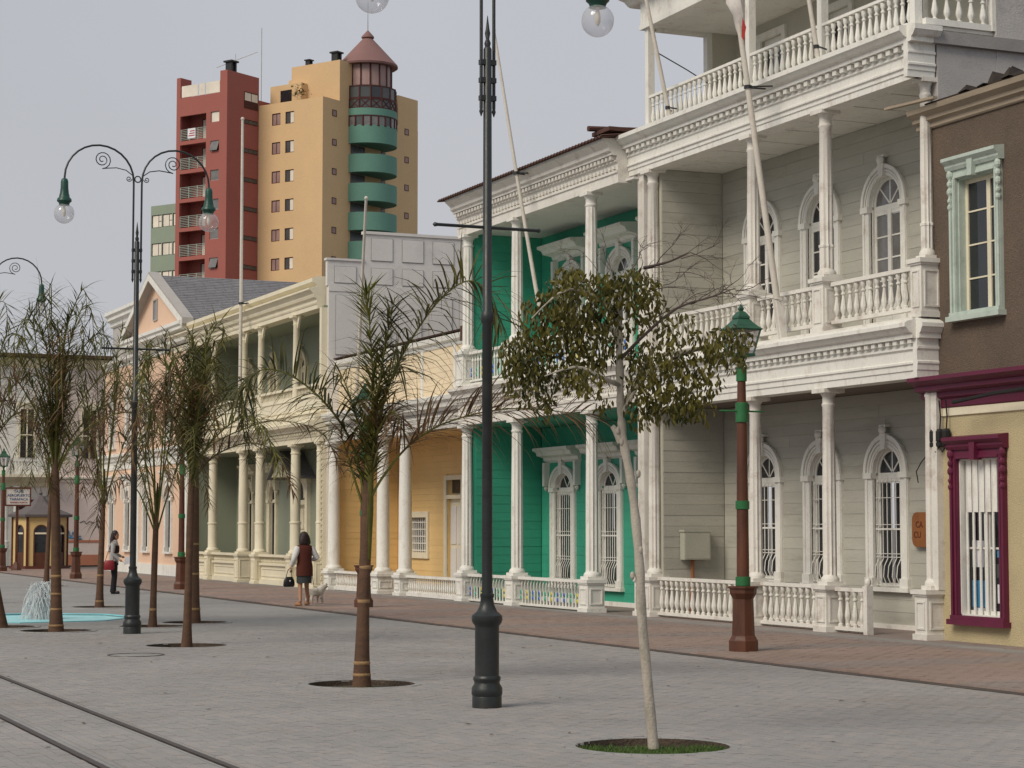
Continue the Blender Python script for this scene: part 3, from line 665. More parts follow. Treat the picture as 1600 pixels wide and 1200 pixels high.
# entablature 1
p1 = [(0.0, 4.06), (0.0, 4.17), (.02, 4.18), (.02, 4.26), (.045, 4.28), (.045, 4.31), (.015, 4.33), (.015, 4.48), (.05, 4.51), (.05, 4.545), (.02, 4.55), (.02, 4.665), (.13, 4.67), (.13, 4.74), (.18, 4.76), (.24, 4.83), (.27, 4.84), (.27, 4.90), (.22, 4.93), (.0, 4.985)]
MB().profY(18.36, 26.42, 36.0, p1, .35).build('entablature', m_white, wh)
MB().profX(26.414, 18.3, 18.71, [(o * .6, z) for o, z in p1], .1).build('entablature_return', m_white, wh)
dentils(wh, 18.34, 26.45, 35.95, 4.595, 4.66, .08, .20, m_white, .5)
# columns ground
cg = column_mesh(4.06 - .79, .115, m_white2, True, None, 1.75)
for y in (YA, YB, YC): inst('column', cg, wh, (XF + .02, y, .79))
inst('column', cg, wh, (XF + .14, YD, .79), (.85, .85, 1))
pil = MB().box(18.40, 35.82, .79, 18.7, 36.08, 4.06)
for k in range(4): pil.box(18.385, 35.84 + k * .06, .95, 18.40, 35.865 + k * .06, 3.9)
pil.build('pilaster', m_white2, wh)
pil = MB().box(18.58, 26.32, .79, 18.78, 26.46, 4.06).build('pilaster', m_white2, wh)
for y in (YA, YB, YC): pedestal(wh, XF - .17, XF + .2, y - .17, y + .17, .02, .79, m_white2, .05)
pedestal(wh, XF - .1, XF + .28, YD - .17, YD + .15, .02, .79, m_white2, .05)
pedestal(wh, XF - .17, XF + .2, 35.85, 36.12, .02, .79, m_white2, .04)
bl1 = baluster_mesh(.60, .054, m_white2)
balustrade(wh, XF + .02, YC + .2, YB - .2, .06, .79, bl1, .2, m_white2)
balustrade(wh, XF + .02, YB + .2, YA - .2, .06, .79, bl1, .2, m_white2)
balustrade(wh, XF + .02, 28.23, YC - .2, .06, .76, bl1, .2, m_white2)
MB().box(XF - .04, 28.12, .02, XF + .08, 28.23, .8).ell((XF + .02, 28.175, .86), (.055, .055, .07), 8, 6).build('newel_post', m_white2, wh, True)
# second floor
zu = 5.0
u1 = [(y - .48, y + .48, zu, 7.30 + .05 + .48) for y in (29.70, 31.78, 33.86)]
m = MB(); wall_open(m, XB, XB + .3, 26.3, 36.0, 4.14, 8.78, u1)
wall2 = m.build('wall', m_olive, wh)
boards(wall2, XB, 26.3, 35.44, 5.0, 8.78, .215, m_sage, u1, seed=9)
for k, y in enumerate((29.70, 31.78, 33.86)):
    arch_win(wall2, XB, y, zu, 7.30, .48, .18, m_white, rows=4, gl=(m_glass2 if k == 0 else m_glass), sill=False, panel=.28)
sw2 = MB().box(18.62, 35.46, 4.14, XB + .3, 36.0, 8.78).build('wall', m_olive, wh)
boards(sw2, 35.46, 18.63, XB - .03, 5.0, 8.78, .215, m_sage, side=True, seed=6)
MB().box(18.25, 26.44, 4.95, 20.0, 35.46, 5.0).build('balcony_floor', m_white2, wh)
MB().box(18.4, 26.63, 8.785, 20.3, 36.0, 8.84).build('balcony_ceiling', m_white, wh)
mm = MB()
for k in range(8): mm.box(18.5, 26.6 + k * 1.1, 8.772, 20.0, 26.62 + k * 1.1, 8.785)
mm.build('ceiling_battens', m_white, wh)
cu_ = column_mesh(8.78 - 5.92, .12, m_white2, True, .55, 1.55)
for y in (YA, YB, YC): inst('column', cu_, wh, (XF + .02, y, 5.92))
inst('column', cu_, wh, (XF + .12, YD, 5.92), (.8, .8, 1))
pil = MB().box(18.42, 35.82, 5.0, 18.7, 36.08, 8.78)
for k in range(4): pil.box(18.405, 35.84 + k * .06, 5.95, 18.42, 35.865 + k * .06, 8.6)
pil.build('pilaster', m_white2, wh)
for y in (YA, YB, YC): pedestal(wh, XF - .17, XF + .2, y - .17, y + .17, 5.0, 5.92, m_white2, .05)
pedestal(wh, XF - .12, XF + .25, YD - .17, YD + .12, 5.0, 5.92, m_white2, .05)
bl2 = baluster_mesh(.57, .055, m_white2)
for a, b in ((YD + .15, YC - .2), (YC + .2, YB - .2), (YB + .2, YA - .2)): balustrade(wh, XF + .02, a, b, 5.13, 5.83, bl2, .2, m_white2, .12, .065)
# entablature 2
p2 = [(0.0, 8.76), (0.0, 8.86), (.02, 8.87), (.02, 8.93), (.05, 8.95), (.05, 8.98), (.02, 9.0), (.02, 9.12), (.05, 9.14), (.05, 9.17), (.02, 9.18), (.02, 9.30), (.15, 9.305), (.15, 9.37), (.22, 9.40), (.28, 9.46), (.30, 9.47), (.30, 9.55), (.0, 9.60)]
MB().profY(18.36, 26.42, 36.35, p2, .35).build('entablature', m_white, wh)
MB().profX(26.414, 18.2, 18.71, [(o * .75, z) for o, z in p2], .1).build('entablature_return', m_white, wh)
dentils(wh, 18.34, 26.45, 36.3, 9.215, 9.295, .10, .22, m_white, .5)
# third floor
MB().box(18.4, 26.44, 9.56, 26, 36.0, 9.615).build('balcony_floor', m_white2, wh)
X3 = 20.4
m = MB(); ops3 = [(y - .4, y + .4, 9.62, 11.3) for y in (29.45, 31.8, 34.15)]
wall_open(m, X3, X3 + .25, 26.6, 35.75, 9.615, 11.65, ops3)
w3 = m.build('wall', m_olive, wh)
MB().box(19.86, 35.56, 9.615, X3, 35.75, 11.65).build('wall', m_olive, wh)
for y in (29.45, 31.8, 34.15):
    t = .14; m = MB()
    for s in (-1, 1): m.box(X3 - .05, y + s * .4, 9.62, X3, y + s * (.4 + t), 11.3)
    m.box(X3 - .06, y - .4 - t, 11.3, X3, y + .4 + t, 11.3 + t).box(X3 + .06, y - .05, 9.62, X3 + .12, y + .05, 11.3)
    for s in (-1, 1): m.box(X3 + .06, y + s * .4, 9.62, X3 + .12, y + s * .33, 11.3)
    m.box(X3 + .061, y - .33, 11.2, X3 + .119, y + .33, 11.3).box(X3 + .061, y - .33, 9.62, X3 + .119, y + .33, 9.9).box(X3 + .062, y - .33, 10.5, X3 + .118, y + .33, 10.56)
    wd = m.build('window', m_white, w3)
    for a, b in ((-.33, -.05), (.05, .33)):
        for c, d in ((9.9, 10.5), (10.56, 11.2)): pane(wd, X3 + .09, y + a, y + b, c, d)
for y, in ((YA + .05,), (YB,), (YC,), (26.58,)): MB().box(18.42, y - .07, 9.6, 18.56, y + .07, 11.62).build('post', m_white, wh)
MB().box(19.74, 35.58, 9.615, 19.859, 35.74, 11.65).build('post', m_white, wh)
MB().box(18.38, 26.5, 11.62, 18.60, 35.85, 12.16).box(18.36, 26.48, 11.62, 18.38, 35.87, 11.72).build('veranda_beam', m_white, wh)
MB().box(18.6, 35.60, 11.58, 19.74, 35.74, 11.65).build('veranda_beam', m_white, wh)
MB().box(18.6, 26.5, 11.652, 20.8, 35.80, 11.70).build('veranda_ceiling', m_white, wh)
MB().profY(18.36, 26.2, 36.25, [(0, 12.16), (.06, 12.18), (.14, 12.26), (.28, 12.30), (.30, 12.36)], 3.4).build('roof', m_white, wh)
bl3 = baluster_mesh(.56, .05, m_white)
for a, b in ((26.65, YC - .07), (YC + .07, YB - .07), (YB + .07, YA - .02)): balustrade(wh, 18.48, a, b, 9.602, 10.26, bl3, .19, m_white, .10, .05, True, .03)
# gable end beyond the shop roof: framed veranda side, grey render
MB().box(19.86, 26.36, 4.2, 26, 26.62, 12.2).build('wall', m_stucco_g, wh)
MB().box(18.74, 26.37, 8.36, 19.86, 26.6, 9.42).build('wall', m_stucco_g, wh)
MB().box(18.62, 26.28, 9.30, 26, 26.36, 9.50).build('string_course', M('grey_ledge_render', (0.30, 0.285, 0.275), .9, .15, 1.2, .3, 40), wh)
MB().box(18.55, 26.40, 9.62, 19.9, 26.5, 9.72).box(19.80, 26.38, 9.62, 19.92, 26.5, 11.6).box(18.55, 26.41, 10.2, 19.8, 26.49, 10.27).build('side_rail', m_white, wh)
for k in range(5): inst('baluster', bl3, wh, (18.75 + k * .23, 26.45, 9.70), (1.1, 1.1, .9))
MB().lathe(19.5, 31.6, [(.03, 11.65), (.16, 11.63), (.17, 11.6), (.13, 11.55), (.06, 11.53)], 14).build('ceiling_lamp', m_metal, wh, True)
# meter box with its conduit, on the porch's side wall
eb = tag(MB().box(18.98, 35.24, 1.12, 19.55, 35.43, 1.68).box(18.96, 35.225, 1.66, 19.57, 35.43, 1.70).box(19.0, 35.234, 1.14, 19.53, 35.24, 1.65).build('meter_box', m_ebox), 'pale grey meter box on the sage porch wall behind the near brown lamp', 'meter box')
tag(MB().tube([(19.22, 35.37, 1.12), (19.22, 35.37, .7), (19.17, 35.37, .02)], .035, 8).build('conduit', m_rustpaint), 'rust orange pipe dropping from the meter box to the pavement', 'pipe')
# carved board by the door
m = MB(); pts = []
y0, y1, z0, z1, r = 27.75, 28.93, 1.42, 2.0, .13
for cx_, cz_, a0 in ((y1 - r, z1 - r, 0), (y0 + r, z1 - r, 90), (y0 + r, z0 + r, 180), (y1 - r, z0 + r, 270)):
    for k in range(5): a = R(a0 + k * 22.5); pts.append((cx_ + r * math.cos(a), cz_ + r * math.sin(a)))
plq = thing('carved_sign', 'varnished orange wooden board with carved lettering beside the barred porch window', 'sign', (19.95, y0, z0))
MB().poly_x(pts, 19.90, 19.955).build('sign_board', m_plq, plq)
for s, zz in (('CA', 1.79), ('CU', 1.62)):
    o = link('lettering', text_mesh(s, .15, .003, 'LEFT'), plq); o.data.materials.append(m_kbr)
    o.rotation_euler = (R(90), 0, R(-90)); o.location = Vector((19.897, 28.82 if s == 'CA' else 28.88, zz)) - WO(plq)

# ================================================================ green house
gh = thing('green_house', 'emerald green two storey house with white columns and balcony between the yellow and white houses', 'house', (19, 40.5, 0))
GX = 18.2; GB = 20.1
gops = [(y - .43, y + .43, .42, 2.62 + .05 + .32) for y in (43.17, 40.78, 38.4)]
m = MB(); wall_open(m, GB, GB + .3, 36.0, 44.75, 0, 4.1, gops); gw = m.build('wall', m_green, gh)
boards(gw, GB, 36.02, 44.4, .12, 4.1, .20, m_green, gops, seed=21)
MB().box(GB - .05, 36.02, 0, GB - .001, 44.4, .12).build('plinth_board', m_white, gw)
def hood(parent, x, yc, w, z, mat, prot=.42):
    m = MB().profY(x, yc - w, yc + w, [(.03, z), (.10, z + .05), (.12, z + .12), (prot * .7, z + .16), (prot * .78, z + .24), (prot, z + .28), (prot, z + .34), (0, z + .38)], .02)
    for s in (-1, 1):
        y = yc + s * (w - .10)
        m.poly_x([(y - .045, z - .55), (y + .045, z - .55), (y + .06, z), (y - .06, z)], x - .16, x); m.lathe(x - .08, y, [(.02, z - .66), (.06, z - .60), (.03, z - .55)], 8)
    return m.build('window_hood', mat, parent)
for yc in (43.17, 40.78, 38.4):
    wn_ = arch_win(gw, GB, yc, .42, 2.62, .43, .25, m_white, rows=1, kz=.75, grille=7, fan=2, deep=.18)
    hood(wn_, GB, yc, .95, 3.26, m_white, .4)
gs = MB().box(18.35, 44.45, 0, GB + .3, 44.75, 4.1).build('wall', m_green, gh)
boards(gs, 44.45, 18.4, GB - .03, .1, 4.1, .20, m_green, side=True, seed=22)
MB().box(18.3, 36.02, 4.105, 20.4, 44.75, 4.16).build('porch_ceiling', m_green, gh)
p3 = [(0, 4.14), (0, 4.33), (.03, 4.34), (.03, 4.40), (0, 4.42), (0, 4.60), (.05, 4.63), (.05, 4.66), (.03, 4.67), (.03, 4.75), (.16, 4.76), (.16, 4.84), (.26, 4.92), (.28, 4.93), (.28, 5.0), (.0, 5.06)]
MB().profY(18.12, 36.02, 44.85, p3, .3).build('entablature', m_white2, gh)
dentils(gh, 18.09, 36.05, 44.8, 4.67, 4.745, .08, .15, m_white2)
mm = MB()
for k in range(72):
    y = 36.1 + k * .121; mm.ring_x(y, 4.51, .03, .048, 18.095, 18.12, 0, 2 * math.pi, 8)
mm.build('frieze_ornament', m_white2, gh, stuff=True)
gcg = column_mesh(4.14 - .69, .135, m_white, True, None, 1.35)
for y in (44.55, 41.62, 37.8): inst('column', gcg, gh, (GX + .02, y, .69))
for y in (44.55, 41.62, 37.8): pedestal(gh, GX - .18, GX + .2, y - .2, y + .2, .02, .69, m_white, .04)
gbm = MB().box(-.012, -.02, 0, .012, .02, .56)
gbm.tube([(-.0, -.05, .55), (-.035, -.03, .42), (-.03, 0, .30), (0, .0, .22)], .012, 5)
gbal = gbm.mesh('baluster', m_white); gbal2 = MB().box(-.012, -.022, 0, .012, .022, .63).ell((0, 0, .45), (.03, .045, .05), 8, 5).mesh('baluster', m_white)
orn = [MB().ell((0, 0, 0), (.022, .05, .05), 8, 5).mesh('ornament', q, True) for q in (m_orn_b, m_orn_y, m_orn_g, m_orn_b)]
def green_rail(zb, zt, segs, bm_):
    k = 0
    for a, b in segs:
        MB().box(GX - .06, a, zt - .06, GX + .1, b, zt).build('handrail', m_white, gh); MB().box(GX - .03, a, zb, GX + .06, b, zb + .045).build('bottom_rail', m_white, gh)
        n = int((b - a) / .16); p = (b - a) / n
        for i in range(n):
            y = a + (i + .5) * p; inst('baluster', bm_, gh, (GX + .02, y, zb + .045))
            c = (i // 2) % 4
            if i % 2: continue
            for zz in (.12, .24): inst('ornament', orn[c], gh, (GX + .02, y + p / 2, zb + .045 + zz))
green_rail(.05, .67, ((38.02, 41.4), (41.84, 44.33)), gbal)
# upper floor
gu = [(y - .40, y + .40, 5.1, 7.35 + .05 + .32) for y in (42.7, 40.15, 37.6)]
m = MB(); wall_open(m, GB, GB + .3, 36.0, 44.75, 4.16, 8.66, gu); gw2 = m.build('wall', m_green, gh)
boards(gw2, GB, 36.02, 44.4, 5.06, 8.66, .20, m_green, gu, seed=23)
for yc in (42.7, 40.15, 37.6):
    wn_ = arch_win(gw2, GB, yc, 5.1, 7.35, .40, .24, m_white, rows=3, kz=.8, fan=2, sill=False, panel=.25)
    hood(wn_, GB, yc, .92, 7.98, m_white, .5)
gs = MB().box(18.35, 44.45, 4.16, GB + .3, 44.75, 8.66).build('wall', m_green, gh)
boards(gs, 44.45, 18.4, GB - .03, 5.06, 8.66, .20, m_green, side=True, seed=24)
MB().box(18.0, 36.02, 5.03, 20.1, 44.4, 5.075).build('balcony_floor', m_white2, gh)
MB().box(18.3, 36.02, 8.665, 20.4, 44.75, 8.71).build('balcony_ceiling', m_greyw, gh)
gcu = column_mesh(8.64 - 5.86, .135, m_white, True, None, 1.35)
for y in (44.5, 41.62, 37.8): inst('column', gcu, gh, (GX + .02, y, 5.86))
for y in (44.5, 41.62, 37.8): pedestal(gh, GX - .2, GX + .2, y - .22, y + .22, 5.05, 5.86, m_white, .05)
green_rail(5.14, 5.84, ((36.1, 37.58), (38.02, 41.4), (41.84, 44.28)), gbal2)
p4 = [(0, 8.63), (0, 8.82), (.03, 8.83), (.03, 8.88), (0, 8.89), (0, 9.03), (.05, 9.05), (.05, 9.08), (.02, 9.09), (.02, 9.17), (.14, 9.18), (.14, 9.23), (.2, 9.26), (.2, 9.33), (.30, 9.42), (.33, 9.43), (.33, 9.50), (.0, 9.52)]
MB().profY(18.12, 36.36, 44.9, p4, .3).build('entablature', m_white2, gh)
dentils(gh, 18.10, 36.4, 44.85, 9.09, 9.165, .10, .17, m_white2)
dentils(gh, 18.12, 36.4, 44.85, 8.905, 8.96, .05, .17, m_white2)
MB().profX(44.9, 18.1, 20, [(-o * .8, z) for o, z in p4], -.1).build('entablature_return', m_white2, gh)
# corrugated iron roof
vs = []; fs = []; n = 240
for i in range(n + 1):
    y = 36.2 + (45.15 - 36.2) * i / n; dz = .022 * math.sin(i * math.pi / 2 * 1.0)
    vs += [(17.68, y, 9.52 + dz), (24, y, 10.35 + dz), (17.68, y, 9.50 + dz), (24, y, 10.33 + dz)]
for i in range(n):
    b = 4 * i; fs += [(b, b + 1, b + 5, b + 4), (b + 2, b + 6, b + 7, b + 3), (b, b + 4, b + 6, b + 2)]
MB().add(vs, fs).build('corrugated_roof', m_rusty, gh)
MB().box(17.9, 36.30, 9.66, 19.2, 37.1, 9.74).build('roof_flashing', m_rusty, gh)
MB().tube([(17.72, 36.9, 9.78), (19.4, 36.9, 9.86)], .06, 8).build('roof_pipe', m_rusty, gh)

# ================================================================ yellow house
yh = thing('yellow_house', 'low yellow house with white columns and a lace frieze under a boarded parapet', 'house', (19, 50, 0))
YXF = 18.2; YXB = 20.2
yops = [(52.2, 53.5, 1.06, 2.02), (49.7, 50.74, .05, 3.0)]
m = MB(); wall_open(m, YXB, YXB + .3, 44.8, 54.75, 0, 4.2, yops); yw = m.build('wall', m_yellow, yh)
boards(yw, YXB, 44.8, 54.5, .05, 4.2, .17, m_yellow, yops, seed=31)
ys = MB().box(18.3, 54.5, 0, YXB + .3, 54.75, 4.2).build('wall', m_yellow, yh)
boards(ys, 54.5, 18.3, YXB - .03, .05, 4.2, .17, m_yellow, side=True, seed=32)
# square barred window
a, b, c, d = yops[0]; t = .16
m = MB().box(YXB - .07, a - t, c - t, YXB, a, d + t).box(YXB - .07, b, c - t, YXB, b + t, d + t).box(YXB - .07, a, d, YXB, b, d + t).box(YXB - .075, a, c - t, YXB, b, c)
for y in (a, b): m.box(YXB, y - .02, c, YXB + .2, y + .02, d)
wv = m.build('window', m_cream, yw)
for i in range(3):
    for j in range(3):
        pane(wv, YXB + .14, a + (b - a) * i / 3 + .02, a + (b - a) * (i + 1) / 3 - .02, c + (d - c) * j / 3 + .02, c + (d - c) * (j + 1) / 3 - .02)
g = MB()
for i in range(9): g.box(YXB + .03, a + (b - a) * (i + .5) / 9 - .015, c, YXB + .05, a + (b - a) * (i + .5) / 9 + .015, d)
for j in range(5): g.box(YXB + .025, a, c + (d - c) * (j + .3) / 5 - .012, YXB + .055, b, c + (d - c) * (j + .3) / 5 + .012)
g.build('grille', m_white, wv)
# door
a, b, c, d = yops[1]
m = MB().box(YXB - .06, a - .16, c, YXB, a, d + .12).box(YXB - .06, b, c, YXB, b + .16, d + .12).box(YXB - .06, a, d, YXB, b, d + .12).box(YXB - .062, a, 2.5, YXB + .12, b, 2.6)
m.box(YXB + .08, a, c, YXB + .13, b, 2.5)
dr = m.build('door', m_cream, yw)
for k in range(2):
    for zz in (.2, 1.3): MB().box(YXB + .06, a + .1 + k * .5, zz, YXB + .08, a + .48 + k * .5, zz + 1.0).build('door_panel', m_greyw, dr)
pane(dr, YXB + .1, a + .06, b - .06, 2.65, 3.05)
MB().box(18.3, 44.8, 4.15, 20.5, 54.75, 4.2).build('porch_ceiling', m_yellow, yh)
ycm = column_mesh(4.13 - .55, .17, m_white, False, None, 1.3)
for y in (54.42, 50.4, 48.75): inst('column', ycm, yh, (YXF + .05, y, .55)); pedestal(yh, YXF - .17, YXF + .27, y - .22, y + .22, .02, .55, m_white, .05)
yb = baluster_mesh(.42, .035, m_white, n=6)
for a, b in ((44.95, 48.5), (50.65, 54.2)): balustrade(yh, YXF + .05, a, b, .03, .55, yb, .13, m_white, .14, .06, True, .10)
# lace frieze and cornice
MB().box(18.22, 44.8, 4.13, 18.38, 54.7, 4.56).build('frieze_board', M('dark_frieze_grey', (0.24, 0.22, 0.215), .8, .1), yh)  # dark grey board behind the white lace
mm = MB(); n = 110
for i in range(n):
    y = 44.9 + (54.6 - 44.9) * (i + .5) / n
    mm.ring_x(y, 4.27, .026, .044, 18.19, 18.22, 0, 2 * math.pi, 8); mm.ring_x(y, 4.46, .034, .048, 18.18, 18.22, math.pi * .9, math.pi * 2.1, 7)
    mm.bar((18.2, y - .05, 4.32), (18.2, y + .05, 4.42), .016); mm.bar((18.2, y + .05, 4.32), (18.2, y - .05, 4.42), .016)
    mm.box(18.19, y - .018, 4.13, 18.22, y + .018, 4.21)
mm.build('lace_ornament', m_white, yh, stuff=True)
MB().profY(18.2, 44.9, 54.75, [(0, 4.56), (.03, 4.58), (.05, 4.62), (.12, 4.64), (.14, 4.74), (.22, 4.80), (.24, 4.9), (0, 4.96)], .35).build('entablature', m_white, yh)
PXF = 18.5
MB().box(PXF, 44.95, 4.9, PXF + .2, 55.3, 6.35).build('parapet_wall', m_parap, yh)
pw = bpy.data.objects[yh.children[-1].name]
boards(pw, PXF, 44.95, 55.3, 4.97, 6.16, .15, m_parap, joint=20, seed=33)
for y in (45.95, 48.15, 50.9, 53.1, 55.2): MB().box(PXF - .05, y - .06, 4.96, PXF - .001, y + .06, 6.16).build('parapet_post', m_white, yh)
MB().profY(PXF, 45.2, 55.3, [(.03, 6.16), (.05, 6.2), (.05, 6.26), (.14, 6.30), (.16, 6.42), (0, 6.46)], .2).build('parapet_cap', m_white, yh)
MB().profY(PXF, 45.3, 55.3, [(.17, 6.462), (.20, 6.49), (.0, 6.53)], 6).box(PXF - .17, 45.05, 6.2, PXF + .3, 45.28, 6.56).build('roof', m_rusty, yh)

# ================================================================ cream house
ch = thing('cream_house', 'cream colonnaded two storey house with grey green walls and a deep moulded cornice', 'house', (19, 62, 0))
CXF = 18.0; CXB = 19.6
cw_ops = [(y - .32, y + .32, .35, 2.85 + .05 + .45) for y in (67.3, 64.65)] + [(60.95, 62.05, .1, 3.35)]
m = MB(); wall_open(m, CXB, CXB + .3, 54.8, 69.2, 0, 4.15, cw_ops); cw = m.build('wall', m_celadon, ch)
for yc in (67.3, 64.65):
    wq = arch_win(cw, CXB, yc, .35, 2.6, .32, .2, m_cream, rows=3, kz=1.4, fan=1, sash=m_frame, sill=True)
    hood(wq, CXB, yc, .7, 3.50, m_cream, .3)
m = MB()
for s in (-1, 1): m.box(CXB - .12, 61.5 + s * .55, .1, CXB, 61.5 + s * .78, 3.1); m.box(CXB - .16, 61.5 + s * .5, 3.1, CXB, 61.5 + s * .85, 3.25)
m.ring_x(61.5, 2.65, .38, .56, CXB - .10, CXB, kz=1.4)
m.box(CXB - .1, 60.95, 2.45, CXB, 62.05, 2.6)
dq = m.build('door', m_cream, cw)
for k in range(2):
    for zz, hh in ((.2, .7), (1.0, .6), (1.7, .6)): MB().box(CXB + .03, 61.0 + k * .52, zz, CXB + .06, 61.46 + k * .52, zz + hh).build('door_panel', m_cream, dq)
MB().box(CXB + .061, 60.95, .1, CXB + .1, 62.05, 2.45).build('door_leaf', m_cream, dq)
MB().box(CXB + .06, 61.14, 2.6, CXB + .07, 61.86, 3.2).build('pane', m_glass, dq)
m = MB(); m.add([(18.9, 60.4, 3.32), (18.9, 62.6, 3.32), (18.9, 61.5, 4.02), (19.6, 60.4, 3.32), (19.6, 62.6, 3.32), (19.6, 61.5, 4.02)], [(0, 1, 2), (5, 4, 3), (0, 3, 4, 1)])
m.build('door_pediment', m_cream, dq)
MB().add([(18.8, 60.2, 3.30), (18.8, 61.5, 4.13), (19.6, 61.5, 4.13), (19.6, 60.2, 3.30), (18.8, 60.2, 3.24), (18.8, 61.5, 4.06), (19.6, 61.5, 4.06), (19.6, 60.2, 3.24)], [(0, 1, 2, 3), (4, 7, 6, 5), (0, 4, 5, 1), (1, 5, 6, 2), (3, 2, 6, 7), (0, 3, 7, 4)]).add([(18.8, 62.8, 3.30), (18.8, 61.5, 4.13), (19.6, 61.5, 4.13), (19.6, 62.8, 3.30), (18.8, 62.8, 3.24), (18.8, 61.5, 4.06), (19.6, 61.5, 4.06), (19.6, 62.8, 3.24)], [(3, 2, 1, 0), (5, 6, 7, 4), (1, 5, 4, 0), (2, 6, 5, 1), (7, 6, 2, 3), (4, 7, 3, 0)]).build('pediment_roof', m_shing, dq)
tag(MB().box(CXB - .03, 59.6, 1.75, CXB - .001, 60.05, 2.35).build('wall_plaque', m_plq2), 'small brown plaque on the grey green wall beside the pedimented door', 'plaque')
tag(MB().box(CXB - .02, 59.75, 2.5, CXB - .001, 59.92, 2.66).build('number_plate', m_frame), 'tiny dark number plate above the brown plaque near the pedimented door', 'number plate')
MB().box(18.1, 69.0, 0, CXB, 69.2, 4.15).build('wall', m_celadon, ch)
MB().box(18.05, 54.8, 4.155, 19.9, 69.2, 4.21).build('porch_ceiling', m_celadon, ch)
p5 = [(0, 4.16), (0, 4.30), (.03, 4.31), (.05, 4.36), (.03, 4.37), (.03, 4.46), (.12, 4.48), (.12, 4.52), (.22, 4.60), (.30, 4.62), (.32, 4.70), (.15, 4.76), (.15, 4.9), (.18, 4.92), (.0, 4.96)]
MB().profY(17.92, 54.75, 69.3, p5, .35).build('entablature', m_cream, ch)
dentils(ch, 17.885, 54.8, 69.2, 4.38, 4.45, .05, .16, m_cream)
ccm = column_mesh(4.16 - .93, .155, m_cream, False, .95, 1.25)
for y in (57.25, 60.85, 62.7, 66.3, 69.05): inst('column', ccm, ch, (CXF + .02, y, .93)); pedestal(ch, CXF - .2, CXF + .24, y - .22, y + .22, .02, .93, m_cream, .04)
inst('column', ccm, ch, (CXF + .02, 54.98, .93), (.7, .7, 1)); pedestal(ch, CXF - .2, CXF + .24, 54.82, 55.15, .02, .93, m_cream, .03)
m = MB().box(18.03, 54.76, .02, 18.16, 54.81, 4.16)
for k in range(26): m.box(17.99, 54.765, .12 + k * .155, 18.03, 54.805, .20 + k * .155)
m.build('toothed_edge_board', m_cream, ch)
cb = baluster_mesh(.2, .035, m_cream, n=6)
for a, b in ((55.2, 57.0), (57.5, 60.6), (62.95, 66.05), (66.55, 68.8)):
    m = MB().box(CXF - .06, a, .02, CXF + .12, b, .18).box(CXF, a, .18, CXF + .08, b, .60).box(CXF - .07, a, .60, CXF + .13, b, .66).box(CXF - .09, a, .86, CXF + .15, b, .93).box(CXF - .02, a + .1, .26, CXF, b - .1, .30).box(CXF - .02, a + .1, .48, CXF, b - .1, .52)
    m.build('balustrade_panel', m_cream, ch)
    n = int((b - a) / .13)
    for i in range(n): inst('baluster', cb, ch, (CXF + .02, a + (b - a) * (i + .5) / n, .66))
# upper floor
cu_ops = [(y - .35, y + .35, 5.1, 7.1) for y in (67.3, 64.6, 61.6, 58.2)]
m = MB(); wall_open(m, CXB, CXB + .3, 54.8, 69.2, 4.21, 7.95, cu_ops); cw2 = m.build('wall', m_celadon, ch)
for yc in (67.3, 64.6, 61.6, 58.2): arch_win(cw2, CXB, yc, 5.1, 6.75, .35, .2, m_cream, rows=3, kz=.9, fan=1, sash=m_cream, sill=False, panel=.2)
MB().box(18.1, 69.0, 4.21, CXB, 69.2, 7.95).build('wall', m_celadon, ch)
MB().box(18.05, 54.8, 7.95, 19.9, 69.2, 8.0).build('balcony_ceiling', m_celadon, ch)
MB().box(17.8, 54.8, 4.955, 19.6, 69.0, 4.99).build('balcony_floor', m_cream, ch)
ccu = column_mesh(7.93 - 5.0, .11, m_cream, False, 1.0, 1.6)
for y in (57.25, 60.85, 62.7, 66.3, 69.05): inst('column', ccu, ch, (CXF + .02, y, 5.0))
MB().box(17.98, 54.8, 5.0, 18.16, 54.98, 7.94).build('corner_post', m_cream, ch)
br_ = MB()
for y in (57.25, 60.85, 62.7, 66.3, 69.05):
    for s in (-1, 1): br_.poly_x([(y + s * .1, 7.55), (y + s * .14, 7.55), (y + s * .38, 7.93), (y + s * .1, 7.93)][::s], CXF, CXF + .06)
br_.build('column_brackets', m_cream, ch)
for a, b in ((55.0, 57.1), (57.4, 60.7), (61.0, 62.55), (62.85, 66.15), (66.45, 68.9)):
    m = MB().box(CXF - .02, a, 5.0, CXF + .08, b, 5.55).box(CXF - .06, a, 5.75, CXF + .12, b, 5.82).box(CXF - .045, a + .08, 5.1, CXF - .02, b - .08, 5.14).box(CXF - .045, a + .08, 5.42, CXF - .02, b - .08, 5.46)
    n = int((b - a) / .14)
    for i in range(n): y = a + (b - a) * (i + .5) / n; m.box(CXF + .01, y - .025, 5.55, CXF + .05, y + .025, 5.75)
    m.build('balcony_panel', m_cream, ch)
p6 = [(0, 7.92), (0, 8.04), (.02, 8.05), (.04, 8.10), (.02, 8.11), (.02, 8.20), (.10, 8.24), (.12, 8.30), (.12, 8.34), (.22, 8.44), (.25, 8.45), (.25, 8.50), (.02, 8.54), (.02, 8.60), (.14, 8.66), (.16, 8.67), (.16, 8.78), (.0, 8.84)]
MB().profY(17.92, 55.0, 71.6, p6, .4).build('entablature', m_cream, ch)
MB().box(18.3, 54.9, 8.0, 24, 70.0, 8.6).build('roof', m_greyw, ch)
